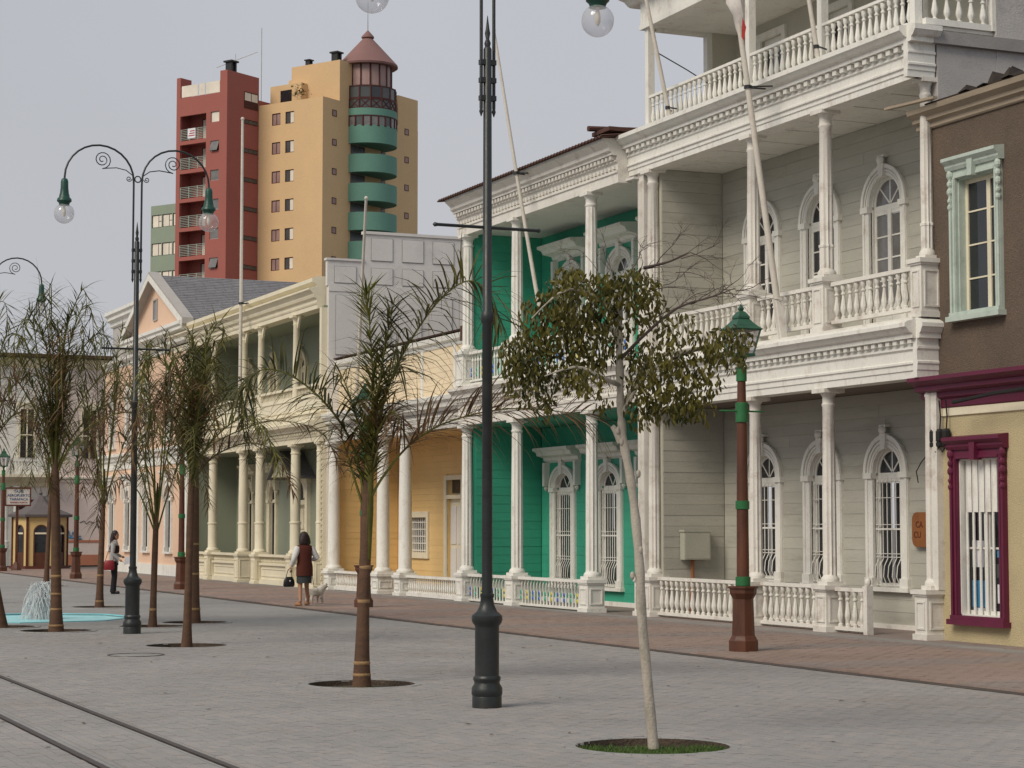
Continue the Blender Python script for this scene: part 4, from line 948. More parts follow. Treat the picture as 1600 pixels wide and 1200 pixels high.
# panelled end wall above the yellow house
cy = 54.72
MB().box(18.16, cy, 0, 19.25, cy + .2, 8.56).box(19.25, cy, 0, 24.5, cy + .2, 8.6).box(18.16, cy - .02, 8.40, 19.3, cy, 8.6).build('end_wall', m_greyw, ch)
ew = MB().box(18.12, cy + .02, 8.56, 19.23, cy + .18, 9.34).box(19.23, cy + .02, 8.56, 24.5, cy + .18, 10.16)
ew.box(18.08, cy - .02, 9.28, 19.22, cy + .2, 9.34).box(19.19, cy - .02, 10.08, 24.5, cy + .2, 10.16)
ew.build('panel_fence', m_greyw, ch)
for i in range(4):
    x0 = 19.42 + i * .94
    MB().box(x0, cy, 9.32, x0 + .66, cy + .02, 9.98).build('fence_panel', m_groove, ch)
    MB().box(x0 + .012, cy - .006, 9.332, x0 + .648, cy + .012, 9.968).build('fence_panel', m_greyw, ch)
for i, x0 in enumerate((18.32, 19.42, 20.36, 21.3, 22.24)):
    MB().box(x0, cy, 8.64, x0 + .66, cy + .02, 9.12).build('fence_panel', m_groove, ch)
    MB().box(x0 + .012, cy - .006, 8.652, x0 + .648, cy + .012, 9.108).build('fence_panel', m_greyw, ch)
for i, x0 in enumerate((18.36, 19.3, 20.24, 21.18, 22.12)):
    MB().box(x0, cy - .02, 6.6, x0 + .72, cy, 8.3).build('wall_panel', m_groove, ch)
    MB().box(x0 + .012, cy - .03, 6.612, x0 + .708, cy - .01, 8.288).build('wall_panel', m_greyw, ch)

# ================================================================ peach house
ph = thing('peach_house', 'pale peach house with tall narrow windows and a steep slate gable behind the palms', 'house', (19, 76, 0))
pyw = (71.9, 75.3, 78.3, 81.1)
pops = [(y - .36, y + .36, .88, 3.16) for y in pyw]
m = MB(); wall_open(m, 17.95, 18.3, 69.3, 82.9, 0, 4.1, pops); pwl = m.build('wall', m_peach, ph)
MB().box(17.9, 69.3, 0, 17.949, 82.9, .42).build('plinth', m_white, pwl)
for y in pyw:
    wq = arch_win(pwl, 17.95, y, .88, 2.75, .36, .16, m_white, rows=3, kz=1.0, fan=1, sash=m_frame, deep=.15)
    hood(wq, 17.95, y, .72, 3.42, m_white, .25)
MB().profY(17.95, 69.3, 83.0, [(0, 3.98), (.04, 4.0), (.04, 4.12), (.02, 4.13), (.02, 4.3), (.1, 4.34), (.12, 4.42), (.2, 4.5), (.2, 4.58), (0, 4.64)], .2).build('string_course', m_white, ph)
pu = [(y - .36, y + .36, 4.9, 7.01) for y in pyw]
m = MB(); wall_open(m, 17.95, 18.3, 69.3, 82.9, 4.1, 8.3, pu); pw2 = m.build('wall', m_peach, ph)
for y in pyw: arch_win(pw2, 17.95, y, 4.9, 6.6, .36, .16, m_white, rows=3, kz=1.0, fan=1, sash=m_white, deep=.15)
for y in (69.45, 76.6, 82.7): MB().box(17.9, y - .14, .42, 17.949, y + .14, 8.3).build('corner_pilaster', m_white, ph)
MB().profY(17.95, 69.3, 83.0, [(0, 8.0), (.05, 8.05), (.05, 8.16), (.18, 8.24), (.2, 8.34), (0, 8.4)], .2).build('cornice', m_white, ph)
# gable towards the street
gz = 8.95
MB().add([(17.95, 69.6, gz), (17.95, 78.6, gz), (17.95, 74.1, 10.98), (18.25, 69.6, gz), (18.25, 78.6, gz), (18.25, 74.1, 10.98)], [(0, 1, 2)[::-1], (3, 4, 5), (0, 3, 4, 1)[::-1], (1, 4, 5, 2)[::-1], (2, 5, 3, 0)[::-1]]).box(17.95, 69.6, 8.3, 18.25, 78.6, gz).build('gable_wall', m_peach, ph)
def slope(mb, x0, x1, ya, za, yb, zb, t=.08):
    mb.add([(x0, ya, za), (x1, ya, za), (x1, yb, zb), (x0, yb, zb), (x0, ya, za - t), (x1, ya, za - t), (x1, yb, zb - t), (x0, yb, zb - t)], [(0, 1, 2, 3), (4, 7, 6, 5), (0, 4, 5, 1), (1, 5, 6, 2), (2, 6, 7, 3), (3, 7, 4, 0)])
rf = MB(); slope(rf, 18.0, 27, 69.0, 8.86, 74.1, 11.02); slope(rf, 18.0, 27, 79.2, 8.86, 74.1, 11.02); rfo = rf.build('roof', m_shing, ph)
vg = MB(); slope(vg, 17.62, 18.0, 69.0, 8.98, 74.1, 11.14, .22); slope(vg, 17.62, 18.0, 79.2, 8.98, 74.1, 11.14, .22); vg.build('verge_board', m_verge, ph)
vg = MB(); slope(vg, 17.60, 17.619, 69.1, 8.94, 74.1, 11.05, .24); slope(vg, 17.60, 17.619, 79.1, 8.94, 74.1, 11.05, .24); vg.build('bargeboard', m_white, ph)
q = random.Random(3); sh = MB(); L = math.hypot(5.1, 2.16); n = 26
for i in range(n):
    x = 18.02
    while x < 27:
        wv = q.uniform(.28, .46); a = i / n; b = min(1.0, a + 1.15 / n); j = q.uniform(-.006, .006); t = .02 + q.uniform(0, .012)
        ya, za, yb_, zb_ = 69.0 + 5.1 * a + j, 8.86 + 2.16 * a, 69.0 + 5.1 * b, 8.86 + 2.16 * b
        x2 = min(x + wv - .012, 27)
        sh.add([(x, ya, za + .004), (x2, ya, za + .004), (x, ya, za + t + .012), (x2, ya, za + t + .012), (x2, yb_, zb_ + .004), (x, yb_, zb_ + .004)], [(0, 1, 3, 2), (2, 3, 4, 5)])
        x += wv
sh.build('slates', m_shing, rfo, stuff=True)
m = MB().box(17.9, 73.95, 9.35, 17.949, 74.0, 10.15).box(17.9, 74.5, 9.35, 17.949, 74.55, 10.15).box(17.9, 74.0, 10.1, 17.949, 74.5, 10.15).box(17.9, 74.0, 9.35, 17.949, 74.5, 9.4)
gwn = m.build('window', m_verge, ph); MB().box(17.925, 74.0, 9.4, 17.94, 74.5, 10.1).build('pane', m_glass2, gwn)
MB().profY(17.95, 69.2, 78.7, [(0, 8.44), (.06, 8.48), (.12, 8.56), (.35, 8.62), (.35, 8.72), (.42, 8.78), (.42, 8.9), (0, 8.94)], .2).build('gable_cornice', m_white, ph)
MB().box(18.3, 76.5, 8.3, 24, 83, 9.85).build('attic_wall', m_stucco_g, ph)
MB().profY(18.25, 76.3, 83.1, [(0, 9.85), (.05, 9.9), (.05, 10.05), (.2, 10.12), (.2, 10.25), (.3, 10.32), (.3, 10.45), (0, 10.5)], 1.2).build('attic_cornice', m_white, ph)
MB().box(18.3, 69.3, 0, 26, 83, 8.3).build('core', m_peach, ph)

# ================================================================ shop on the near corner
sh_ = thing('corner_shop', 'two tone stucco corner shop with brown upper storey and maroon cornice', 'shop', (19, 22, 0))
SX = 18.7
sops = [(24.88, 25.92, .42, 2.78)]; suo = [(24.86, 25.84, 5.02, 7.08)]
m = MB(); wall_open(m, SX, SX + .3, 12, 26.52, 0, 3.6, sops); m.build('lower_wall', m_stucco_c, sh_)
m = MB(); wall_open(m, SX, SX + .3, 12, 26.50, 4.0, 8.05, suo); m.build('upper_wall', m_stucco_b, sh_)
MB().box(SX + .3, 12, 0, 30, 26.3, 8.0).build('core', m_dark, sh_)
MB().profY(SX, 12, 26.75, [(.02, 3.58), (.04, 3.6), (.04, 3.72), (.10, 3.75), (.10, 3.82), (.22, 3.86), (.22, 3.92), (.34, 3.99), (.36, 4.0), (.36, 4.06), (0, 4.10)], .2).build('maroon_cornice', m_maroon, sh_)
MB().profY(SX, 12, 26.6, [(.015, 3.45), (.03, 3.46), (.03, 3.575), (.0, 3.58)], .1).build('cornice_band', m_cream, sh_)
MB().profY(SX, 12, 26.85, [(.03, 7.98), (.05, 8.0), (.05, 8.07), (.12, 8.10), (.12, 8.16), (.22, 8.22), (.24, 8.3), (0, 8.34)], .2).build('upper_cornice', m_tanwood, sh_)
vs = []; fs = []; q = random.Random(5); n = 90; db = MB()
for i in range(n):
    y = 12.5 + 14.2 * i / n + q.uniform(-.1, .1); hgt = .02 + .22 * q.random() ** 2.2
    if math.sin(y * 2.1) + q.uniform(-.6, .6) < -.1: continue
    xx = SX - .12 + q.uniform(-.08, .25)
    db.add([(xx - .1, y - .14, 8.335), (xx + .35, y - .12, 8.345), (xx + .3, y + .16, 8.34), (xx - .05, y + .13, 8.335), (xx, y + q.uniform(-.05, .05), 8.35 + hgt), (xx + .25, y + .03, 8.36 + hgt * .8)], [(0, 1, 5, 4), (1, 2, 5), (2, 3, 4, 5), (3, 0, 4)])
db.build('roof_rubble', m_debris, sh_, stuff=True)
db = MB().add([(SX - .2, 12, 8.342), (30, 12, 8.9), (30, 26.4, 8.9), (SX - .2, 26.4, 8.342), (SX - .2, 12, 8.32), (30, 12, 8.6), (30, 26.4, 8.6), (SX - .2, 26.4, 8.32)], [(0, 1, 2, 3), (4, 7, 6, 5), (0, 4, 5, 1), (1, 5, 6, 2), (2, 6, 7, 3), (3, 7, 4, 0)]).build('roof', m_debris, sh_)
db = MB().bar((SX - .28, 26.0, 8.36), (SX - .30, 27.3, 8.42), .09, .04).build('loose_plank', m_tanwood, sh_)
def shop_window(name, x, a, b, c, d, t, mat, ears=True):
    m = MB()
    for yy, s in ((a, -1), (b, 1)):
        m.box(x - .06, yy, c, x, yy + s * t, d + t); m.box(x - .09, yy + s * t * .6, c, x - .06, yy + s * t * .97, d + t); m.box(x - .075, yy + s * .01, c, x - .06, yy + s * .05, d)
    m.box(x - .06, a, d, x, b, d + t).box(x - .075, a, d + .01, x - .06, b, d + .05)
    m.profY(x, a - t - .05, b + t + .05, [(.09, d + t), (.12, d + t + .05), (.12, d + t + .08), (.19, d + t + .14), (.19, d + t + .19), (0, d + t + .22)], .02)
    m.poly_x([((a + b) / 2 - .05, d - .02), ((a + b) / 2 + .05, d - .02), ((a + b) / 2 + .08, d + t + .2), ((a + b) / 2 - .08, d + t + .2)], x - .15, x - .0)
    for yy, s in ((a, -1), (b, 1)):
        y2 = yy + s * (t - .02)
        for k, (zz, r) in enumerate(((d + t - .06, .065), (d + t - .2, .05), (d + t - .32, .058), (d + t - .46, .04), (d + t - .56, .045))): m.ell((x - .07, y2, zz), (.05, r, r * 1.2), 8, 5)
    m.box(x - .15, a - t - .04, c - .14, x, b + t + .04, c - .06).box(x - .11, a - t, c - .06, x, b + t, c)
    return m.build(name, mat, sh_)
w1 = shop_window('window', SX, *sops[0], .14, m_maroon)
a, b, c, d = sops[0]
m = MB().box(SX, a, c, SX + .2, a + .02, d).box(SX, b - .02, c, SX + .2, b, d).box(SX, a, d - .02, SX + .2, b, d).box(SX, a, c, SX + .2, b, c + .02); m.build('reveal', m_white, w1)
zm = c + (d - c) * .66
for i in range(6):                                   # folded shutter slats over the upper third
    y = a + .06 + (b - a - .1) * i / 6; o = MB().add([(SX + .08, y, zm), (SX + .055, y + .07, zm), (SX + .08, y + .14, zm), (SX + .08, y, d - .02), (SX + .055, y + .07, d - .02), (SX + .08, y + .14, d - .02), (SX + .10, y, zm), (SX + .10, y + .14, zm), (SX + .10, y, d - .02), (SX + .10, y + .14, d - .02)], [(0, 3, 4, 1), (1, 4, 5, 2), (6, 7, 9, 8), (0, 1, 2, 7, 6)]).build('shutter_slat', m_white, w1)
fr = MB().box(SX + .10, (a + b) / 2 - .09, c + .02, SX + .16, (a + b) / 2 + .05, zm).box(SX + .101, a + .02, c + .021, SX + .159, b - .02, c + .08).box(SX + .102, a + .02, c + 1.0, SX + .158, b - .02, c + 1.03).build('sash', m_white, w1)
for i in range(6): MB().box(SX + .06, a + .12 + i * .16, c + .02, SX + .078, a + .165 + i * .16, zm).build('bar', m_white, w1)
pane(w1, SX + .13, a + .02, (a + b) / 2 - .09, c + .08, zm, m_glass); pane(w1, SX + .13, (a + b) / 2 + .05, b - .02, c + .08, zm, m_glass)
for (ya, yb_, za, zb_, mt) in ((a + .58, a + .92, .55, .95, m_flagb), (a + .62, a + .90, 1.15, 1.55, m_paper), (a + .06, a + .3, .62, .9, m_paper), (a + .05, a + .32, 1.0, 1.2, m_curt3), (a + .08, a + .3, 1.3, 1.45, m_flagb), (a + .62, a + .88, .5, .54, m_paper)):
    MB().box(SX + .123, ya, za, SX + .129, yb_, zb_).build('poster', mt, w1)
w2 = shop_window('window', SX, *suo[0], .13, m_mint)
a, b, c, d = suo[0]
m = MB().box(SX, a, c, SX + .2, a + .02, d).box(SX, b - .02, c, SX + .2, b, d).box(SX, a, d - .02, SX + .2, b, d).box(SX, a, c, SX + .2, b, c + .02); m.build('reveal', m_mint, w2)
m = MB().box(SX + .12, a + .34, c + .02, SX + .18, a + .43, d - .02).box(SX + .121, b - .08, c + .02, SX + .179, b - .02, d - .02).box(SX + .122, a + .02, d - .08, SX + .178, b - .02, d - .02)
for k in range(1, 4): m.box(SX + .125, a + .02, c + (d - c) * k / 4 - .012, SX + .175, b - .08, c + (d - c) * k / 4 + .012)
m.build('sash', m_cream, w2)
for k in range(4):
    for ya, yb_ in ((a + .02, a + .34), (a + .43, b - .08)): pane(w2, SX + .145, ya, yb_, c + (d - c) * k / 4 + .014, c + (d - c) * (k + 1) / 4 - .014)
# insulators and service wires on the shop's edge
ins = thing('service_insulators', 'three black cable insulators with wires under the maroon cornice of the corner shop', 'insulators', (18.6, 26.3, 3.1))
for k in range(3):
    y = 26.12 + k * .17; MB().lathe(18.62, y, [(.04, 2.98), (.065, 3.0), (.065, 3.05), (.05, 3.06), (.065, 3.08), (.065, 3.22), (.04, 3.26)], 8).build('insulator', m_black, ins)
    MB().tube([(18.62, y, 3.24), (18.63, y - .01, 3.45), (18.6, y - .02, 3.7)], .012, 5).tube([(18.62, y, 3.0), (18.58, y + .06, 2.9), (18.6, y + .14, 2.97)], .009, 5).build('wire', m_black, ins)
MB().tube([(18.6, 26.5, 2.95), (18.55, 26.7, 2.75), (18.6, 26.9, 2.62), (18.7, 27.0, 2.45)], .009, 5).tube([(18.3, 25.5, 3.62), (18.35, 24.6, 3.70), (18.36, 23.5, 3.74), (18.3, 20, 3.66)], .03, 6).build('cable', m_black, ins)
# ================================================================ apartment tower
tw = thing('apartment_tower', 'red and ochre high rise apartment block with teal round balconies and a conical roof', 'apartment tower', (59.48, 181.32, 0), None, R(32.2))
TWL = dict(local=True)
NF = 13; FH = 2.79
oo = []
for i in range(NF):
    z = 40.0 - FH * i; oo += [(5.22, 6.28, z, z + 1.16), (3.52, 4.60, z, z + 1.16)]
oo = [o for o in oo if o[2] > 1]
m = MB(); wall_open(m, 0, .3, 0, 7.96, 0, 42.14, oo); owl = m.build('wall', m_orange, tw, **TWL)
MB().box(.3, .0, 0, 14.83, 14.4, 41.2).build('wall', m_orange, tw, **TWL)
MB().box(.3, 0, 41.2, 2.5, .25, 42.14).build('parapet', m_orange, tw, **TWL)
MB().box(11.6, .02, 41.2, 14.83, 9, 44.28).build('wall', m_orange, tw, **TWL)
MB().box(2.5, .01, 41.2, 4.4, 6, 46.1).box(4.4, 2.6, 41.2, 9, 8, 45.4).build('penthouse', m_orange, tw, **TWL)
MB().box(1.6, 4.0, 41.2, 4.0, 7.9, 44.25).build('penthouse', m_orange, tw, **TWL)
MB().box(1.57, 5.2, 42.3, 1.6, 6.6, 43.7).build('penthouse_window', m_glass, tw, **TWL)
for i, o in enumerate(oo):
    a, b, c, d = o
    f = MB().box(.06, a, c, .12, a + .07, d).box(.06, b - .07, c, .12, b, d).box(.061, a + .07, c, .119, b - .07, c + .07).box(.061, a + .07, d - .07, .119, b - .07, d).box(.062, (a + b) / 2 - .03, c + .07, .118, (a + b) / 2 + .03, d - .07).build('window', m_dkred, owl, **TWL)
    MB().box(.09, a + .07, c + .07, .10, (a + b) / 2 - .03, d - .07).build('pane', m_creamrefl if i % 2 else m_curt2, f, **TWL); MB().box(.09, (a + b) / 2 + .03, c + .07, .10, b - .07, d - .07).build('pane', m_curt3 if i % 2 else m_curt2, f, **TWL)
for i in range(NF):
    for x0, x1, z in ((1.38, 2.03, 40.5 - FH * i), (12.64, 13.3, 40.5 - FH * i)):
        if z < 1: continue
        f = MB().box(x0, -.04, z, x1, .0, z + .06).box(x0, -.04, z + .56, x1, .0, z + .62).box(x0, -.04, z + .06, x0 + .06, 0, z + .56).box(x1 - .06, -.04, z + .06, x1, 0, z + .56).build('window', m_dkred, tw, **TWL)
        MB().box(x0 + .06, -.02, z + .06, x1 - .06, -.005, z + .56).build('pane', m_curt2, f, **TWL)
# round balconies
CX, CR = 6.72, 2.87
def arc_wall(mb, r0, r1, z0, z1, a0=180, a1=360, n=24):
    vs = []; fs = []
    for i in range(n + 1):
        a = R(a0 + (a1 - a0) * i / n); c, s = math.cos(a), math.sin(a)
        vs += [(CX + r0 * c, r0 * s, z0), (CX + r1 * c, r1 * s, z0), (CX + r1 * c, r1 * s, z1), (CX + r0 * c, r0 * s, z1)]
    for i in range(n):
        b = 4 * i
        for k in range(4): fs.append((b + k, b + 4 + k, b + 4 + (k + 1) % 4, b + (k + 1) % 4))
    fs += [(0, 1, 2, 3), (4 * n, 4 * n + 3, 4 * n + 2, 4 * n + 1)]
    return mb.add(vs, fs)
for i in range(NF):
    z = 38.33 - FH * i
    if z < 1: break
    bk = arc_wall(MB(), CR - .18, CR, z - .06, z + 1.66); arc_wall(bk, .02, CR - .18, z - .04, z + .16)
    bo = bk.build('balcony', m_teal, tw, True, True)
    if i: MB().box(4.15, -.05, z + 1.3, 6.3, -.0, z + 2.7).build('balcony_window', m_curt3, tw, **TWL); MB().box(8.9, -.04, z + 1.3, 9.5, -.0, z + 2.7).build('balcony_window', m_curt3, tw, **TWL)
arc_wall(MB(), CR - .18, CR, 40.95, 41.62).build('balcony_band', m_teal, tw, True, True)
def glaz(z0, z1, r, n, mat, tag_, brace=False):
    fr = MB()
    for i in range(n + 1):
        a = R(180 + 180 * i / n); x, y = CX + r * math.cos(a), r * math.sin(a); fr.bar((x, y, z0), (x, y, z1), .13)
    for i in range(n):
        a, b = R(180 + 180 * i / n), R(180 + 180 * (i + 1) / n); p, q = (CX + r * math.cos(a), r * math.sin(a)), (CX + r * math.cos(b), r * math.sin(b))
        for z in (z0 + .06, z1 - .06): fr.bar((*p, z), (*q, z), .10)
        if brace: fr.bar((*p, z0), (*q, z1), .09); fr.bar((*p, z1), (*q, z0), .09)
    f = fr.build(tag_, m_dkred, tw, **TWL)
    for i in range(n):
        a, b = R(180 + 180 * i / n), R(180 + 180 * (i + 1) / n); p, q = (CX + r * math.cos(a), r * math.sin(a)), (CX + r * math.cos(b), r * math.sin(b))
        MB().bar((p[0], p[1], (z0 + z1) / 2), (q[0], q[1], (z0 + z1) / 2), z1 - z0 - .2, .02).build('pane', mat[i % len(mat)], f, **TWL) if False else MB().add([(*p, z0 + .1), (*q, z0 + .1), (*q, z1 - .1), (*p, z1 - .1), (p[0] * .99 + CX * .01, p[1] * .99, z0 + .1), (q[0] * .99 + CX * .01, q[1] * .99, z0 + .1), (q[0] * .99 + CX * .01, q[1] * .99, z1 - .1), (p[0] * .99 + CX * .01, p[1] * .99, z1 - .1)], [(0, 1, 2, 3), (7, 6, 5, 4), (0, 4, 5, 1), (1, 5, 6, 2), (2, 6, 7, 3), (3, 7, 4, 0)]).build('pane', mat[i % len(mat)], f, **TWL)
glaz(39.88, 40.95, CR - .04, 12, (m_glass2, m_curt3, m_glass2, m_glass2), 'glazing_frame')
glaz(41.62, 42.6, CR - .08, 8, (m_curt3,), 'braced_glazing', True)
glaz(42.6, 43.85, CR - .12, 8, (m_curt3, m_curt3, m_glass), 'glazing_frame')
glaz(43.85, 46.1, CR - .55, 8, (m_curt2, m_curt2, m_curt2), 'glazing_frame')
MB().lathe(CX, 0, [(.02, 39), (2.3, 39), (2.3, 46.1), (.02, 46.1)], 20).build('stair_core', m_curt2, tw, True, True)
MB().lathe(CX, 0, [(.02, 46.0), (CR + .05, 46.02), (CR + .1, 46.2), (CR * .62, 47.5), (.45, 48.95), (.62, 49.0), (.62, 49.12), (.06, 49.75), (.02, 49.78)], 16).build('cone_roof', m_tile, tw, True, True)
MB().lathe(CX, 0, [(.05, 49.7), (.02, 52.6), (.001, 52.7)], 6).build('lightning_rod', m_metal, tw, **TWL)
# red block
RX = -4.49
ro = []
for i in range(NF):
    z = 38.6 - FH * i
    if z > 1: ro += [(10.6, 13.95, z, z + 2.42), (8.94, 10.02, z + 1.42, z + 2.44)]
m = MB(); wall_open(m, RX, RX + .3, 7.96, 14.45, 0, 42.8, ro); rw = m.build('wall', m_red, tw, **TWL)
MB().box(RX + .3, 7.96, 0, .0, 8.2, 42.8).box(RX + 1.7, 8.2, 0, 5, 14.45, 42.75).box(RX + .3, 14.2, 0, RX + 1.7, 14.45, 42.75).box(RX + .3, 8.2, 42.6, RX + 1.7, 14.2, 42.8).build('wall', m_red, tw, **TWL)
MB().box(RX, 7.96, 42.8, 0, 8.86, 44.85).build('parapet', m_red, tw, **TWL); MB().box(RX, 13.95, 42.8, RX + 1.5, 14.45, 44.8).build('parapet', m_red, tw, **TWL)
MB().box(RX + 1.2, 14.45, 0, RX + 4, 15.1, 38.9).build('wall', m_red, tw, **TWL)
for i in range(NF):
    z = 38.6 - FH * i
    if z < 1: break
    MB().box(RX + .3, 8.2, z - .2, RX + 1.7, 14.2, z).build('balcony_slab', m_red, tw, **TWL)
    MB().box(RX + .3, 10.3, z, RX + 1.7, 10.55, z + 2.5).build('balcony_side_wall', m_red, tw, **TWL)
    f = MB()
    for y in (10.7, 11.6, 12.5): f.box(RX + 1.60, y, z, RX + 1.69, y + .08, z + 2.25)
    f.box(RX + 1.60, 10.7, z + 2.2, RX + 1.69, 12.58, z + 2.28); fo = f.build('balcony_door', m_dkred, tw, **TWL)
    MB().box(RX + 1.65, 11.68, z + .02, RX + 1.66, 12.5, z + 2.2).build('pane', m_creamrefl, fo, **TWL); MB().box(RX + 1.65, 10.78, z + .02, RX + 1.66, 11.6, z + 2.2).build('pane', m_curt3, fo, **TWL)
    g = MB()
    for k in range(7): g.box(RX + .06, 10.6, z + .12 + k * .16, RX + .10, 13.95, z + .16 + k * .16)
    for y in (10.62, 11.7, 12.8, 13.9): g.box(RX + .05, y - .03, z, RX + .11, y + .03, z + 1.14)
    g.build('balcony_railing', m_rail_t, tw, **TWL)
    c = z + 1.42; tilt = i % 3 != 0
    f = MB().box(RX + .1, 8.94, c, RX + .16, 9.0, c + 1.02).box(RX + .1, 9.96, c, RX + .16, 10.02, c + 1.02).box(RX + .1, 9.0, c, RX + .16, 9.96, c + .06).box(RX + .1, 9.0, c + .96, RX + .16, 9.96, c + 1.02).build('window', m_verge, rw, **TWL)
    if tilt and i % 2: MB().add([(RX - .25, 9.0, c + .06), (RX - .25, 9.96, c + .06), (RX + .08, 9.96, c + .98), (RX + .08, 9.0, c + .98), (RX - .22, 9.0, c + .04), (RX - .22, 9.96, c + .04), (RX + .11, 9.96, c + .96), (RX + .11, 9.0, c + .96)], [(0, 1, 2, 3), (7, 6, 5, 4), (0, 4, 5, 1), (1, 5, 6, 2), (2, 6, 7, 3), (3, 7, 4, 0)]).build('pane', m_glass2, f, **TWL)
    else: MB().box(RX + .12, 9.0, c + .06, RX + .13, 9.96, c + .96).build('pane', m_creamrefl if i % 5 == 0 else m_glass2, f, **TWL)
    MB().box(RX + .02, 7.93, z + 1.5, RX + .1, 7.959, z + 1.51).build('score_line', m_red, tw, **TWL) if False else None
    f = MB().box(-2.12, 7.92, z + 1.50, -.15, 7.96, z + 1.56).box(-2.12, 7.92, z + 1.88, -.15, 7.96, z + 1.94).build('strip_window', m_dkred, tw, **TWL)
    for k in range(3): MB().box(-2.10 + k * .66, 7.93, z + 1.56, -1.50 + k * .66, 7.945, z + 1.88).build('pane', m_curt3, f, **TWL)
MB().box(-2.12, 7.92, 41.6, -.15, 7.96, 43.2).build('strip_window', m_dkred, tw, **TWL)
for k in range(2): MB().box(-2.05 + k * .95, 7.905, 42.35, -1.2 + k * .95, 7.92, 43.1).build('loggia_pane', m_creamrefl, tw, **TWL)
for k, (a, b) in enumerate(((8.95, 10.7), (10.85, 11.6), (11.75, 13.85))):
    MB().box(RX + .06, a, 42.85, RX + .1, b, 43.95).build('glass_screen', m_creamrefl, tw, **TWL)
MB().box(RX + .03, 12.0, 39.75 - .95, RX + .05, 13.0, 39.75).build('balcony_banner', m_paper, tw, **TWL)
bn = bpy.data.objects[tw.children[-1].name]
for k in range(3): MB().box(RX + .022, 12.1, 39.0 + k * .22, RX + .03, 12.9 - .1 * k, 39.1 + k * .22).build('banner_print', m_redp, bn, **TWL)
for x, y, zz, s in ((RX + 1.0, 8.4, 44.85, .75), (3.2, 1.0, 46.1, .7), (3.3, 4.5, 46.1, .5)):
    MB().box(x - .5 * s, y - .5 * s, zz, x - .25 * s, y + .5 * s, zz + 1.2 * s).box(x + .25 * s, y - .5 * s, zz, x + .5 * s, y + .5 * s, zz + 1.2 * s).box(x - .7 * s, y - .7 * s, zz + 1.2 * s, x + .7 * s, y + .7 * s, zz + 1.4 * s).box(x - .25 * s, y - .3 * s, zz, x + .25 * s, y + .3 * s, zz + .8 * s).build('chimney', m_frame, tw, **TWL)
MB().tube([(1.5, 9, 42), (1.5, 9, 50.2)], .04, 5).tube([(0, 11, 42), (0, 11, 47.6)], .03, 5).tube([(-1.2, 12.4, 46.2), (1.2, 9.2, 47.8)], .03, 5).build('antenna', m_metal, tw, **TWL)
q = random.Random(2); m = MB()
for k in range(160):
    c = Vector((.8 + q.gauss(0, .25), 3.6 + q.gauss(0, .5), 42.7 + abs(q.gauss(0, .4)))); d = Vector((q.uniform(-1, 1), q.uniform(-1, 1), q.uniform(-.4, 1))) * .25; e = Vector((q.uniform(-1, 1), q.uniform(-1, 1), 0)) * .1
    m.add([c - e, c + e, c + d], [(0, 1, 2)])
m.build('terrace_plant', m_frond, tw, **TWL)

# office block behind the tower
ofc = thing('office_block', 'sage green office block with pale window bands half hidden behind the red tower', 'office block', (62.0, 222, 0), None, R(32.2))
Dp = 235.0; la = (300 - 800) / 3200 * Dp
ofc.location = (la * math.cos(R(23.5)) + Dp * math.sin(R(23.5)), -la * math.sin(R(23.5)) + Dp * math.cos(R(23.5)), 0)
OFO = []
for i in range(11):
    z = 36.8 - 3.35 * i
    for k in range(4): OFO.append((.2 + k * 1.68, 1.76 + k * 1.68, z, z + 1.5))
m = MB(); wall_open(m, 0, .3, 0, 6.95, 0, 39.4, OFO); ow = m.build('wall', m_office, ofc, **TWL)
MB().box(.5, 0, 0, 12, 6.95, 39.35).build('core', m_office, ofc, **TWL)
for k, o in enumerate(OFO):
    a, b, c, d = o
    f = MB().box(.1, a, c, .16, b, c + .07).box(.1, a, d - .07, .16, b, d).box(.1, a, c + .07, .16, a + .07, d - .07).box(.1, b - .07, c + .07, .16, b, d - .07).box(.101, a + .5, c + .07, .159, a + .57, d - .07)
    if k < 4: f.box(.102, a + .07, c + .7, .158, a + .5, c + .77)
    fo = f.build('window', m_frame, ow, **TWL); MB().box(.12, a + .07, c + .07, .13, b - .07, d - .07).build('pane', m_creamrefl, fo, **TWL)

# ================================================================ far corner building across the side street
fb = thing('corner_building', 'white corner building with a balustraded balcony beyond the yellow kiosk', 'building', (16.5, 94, 0))
fo_ = [(11.5, 12.6), (13.6, 14.7), (16.45, 17.1)]
MB().box(11, 94, 0, 18.2, 104, 9.3).build('wall', m_white, fb)
MB().box(18.2, 94.0, 0, 22.5, 104, 9.3).build('wall', m_pinkw, fb)
MB().profX(94, 10.8, 22.6, [(0, 9.0), (.1, 9.1), (.1, 9.25), (.3, 9.35), (.3, 9.42), (0, 9.46)], .1).build('cornice', m_cream, fb)
MB().box(10.6, 93.4, 9.46, 22.7, 104, 9.6).build('roof', m_rusty, fb)
MB().profX(94, 10.8, 18.2, [(0, 3.55), (.1, 3.6), (.1, 3.75), (.5, 3.95), (.9, 4.0), (.9, 4.12), (0, 4.14)], .1).build('balcony_slab', m_cream, fb)
MB().profX(94, 18.2, 22.5, [(0, 3.75), (.06, 3.8), (.06, 3.9), (.15, 3.97), (.15, 4.05), (0, 4.1)], .1).box(18.2, 93.95, .5, 22.5, 93.999, 1.05).build('string_course', m_pinkw, fb)
MB().box(18.2, 93.93, 1.05, 22.5, 93.998, 1.16).box(18.2, 93.93, .02, 22.5, 93.998, .5).build('dado', M('terracotta_dado', (0.42, 0.17, 0.10), .8, .1), fb)
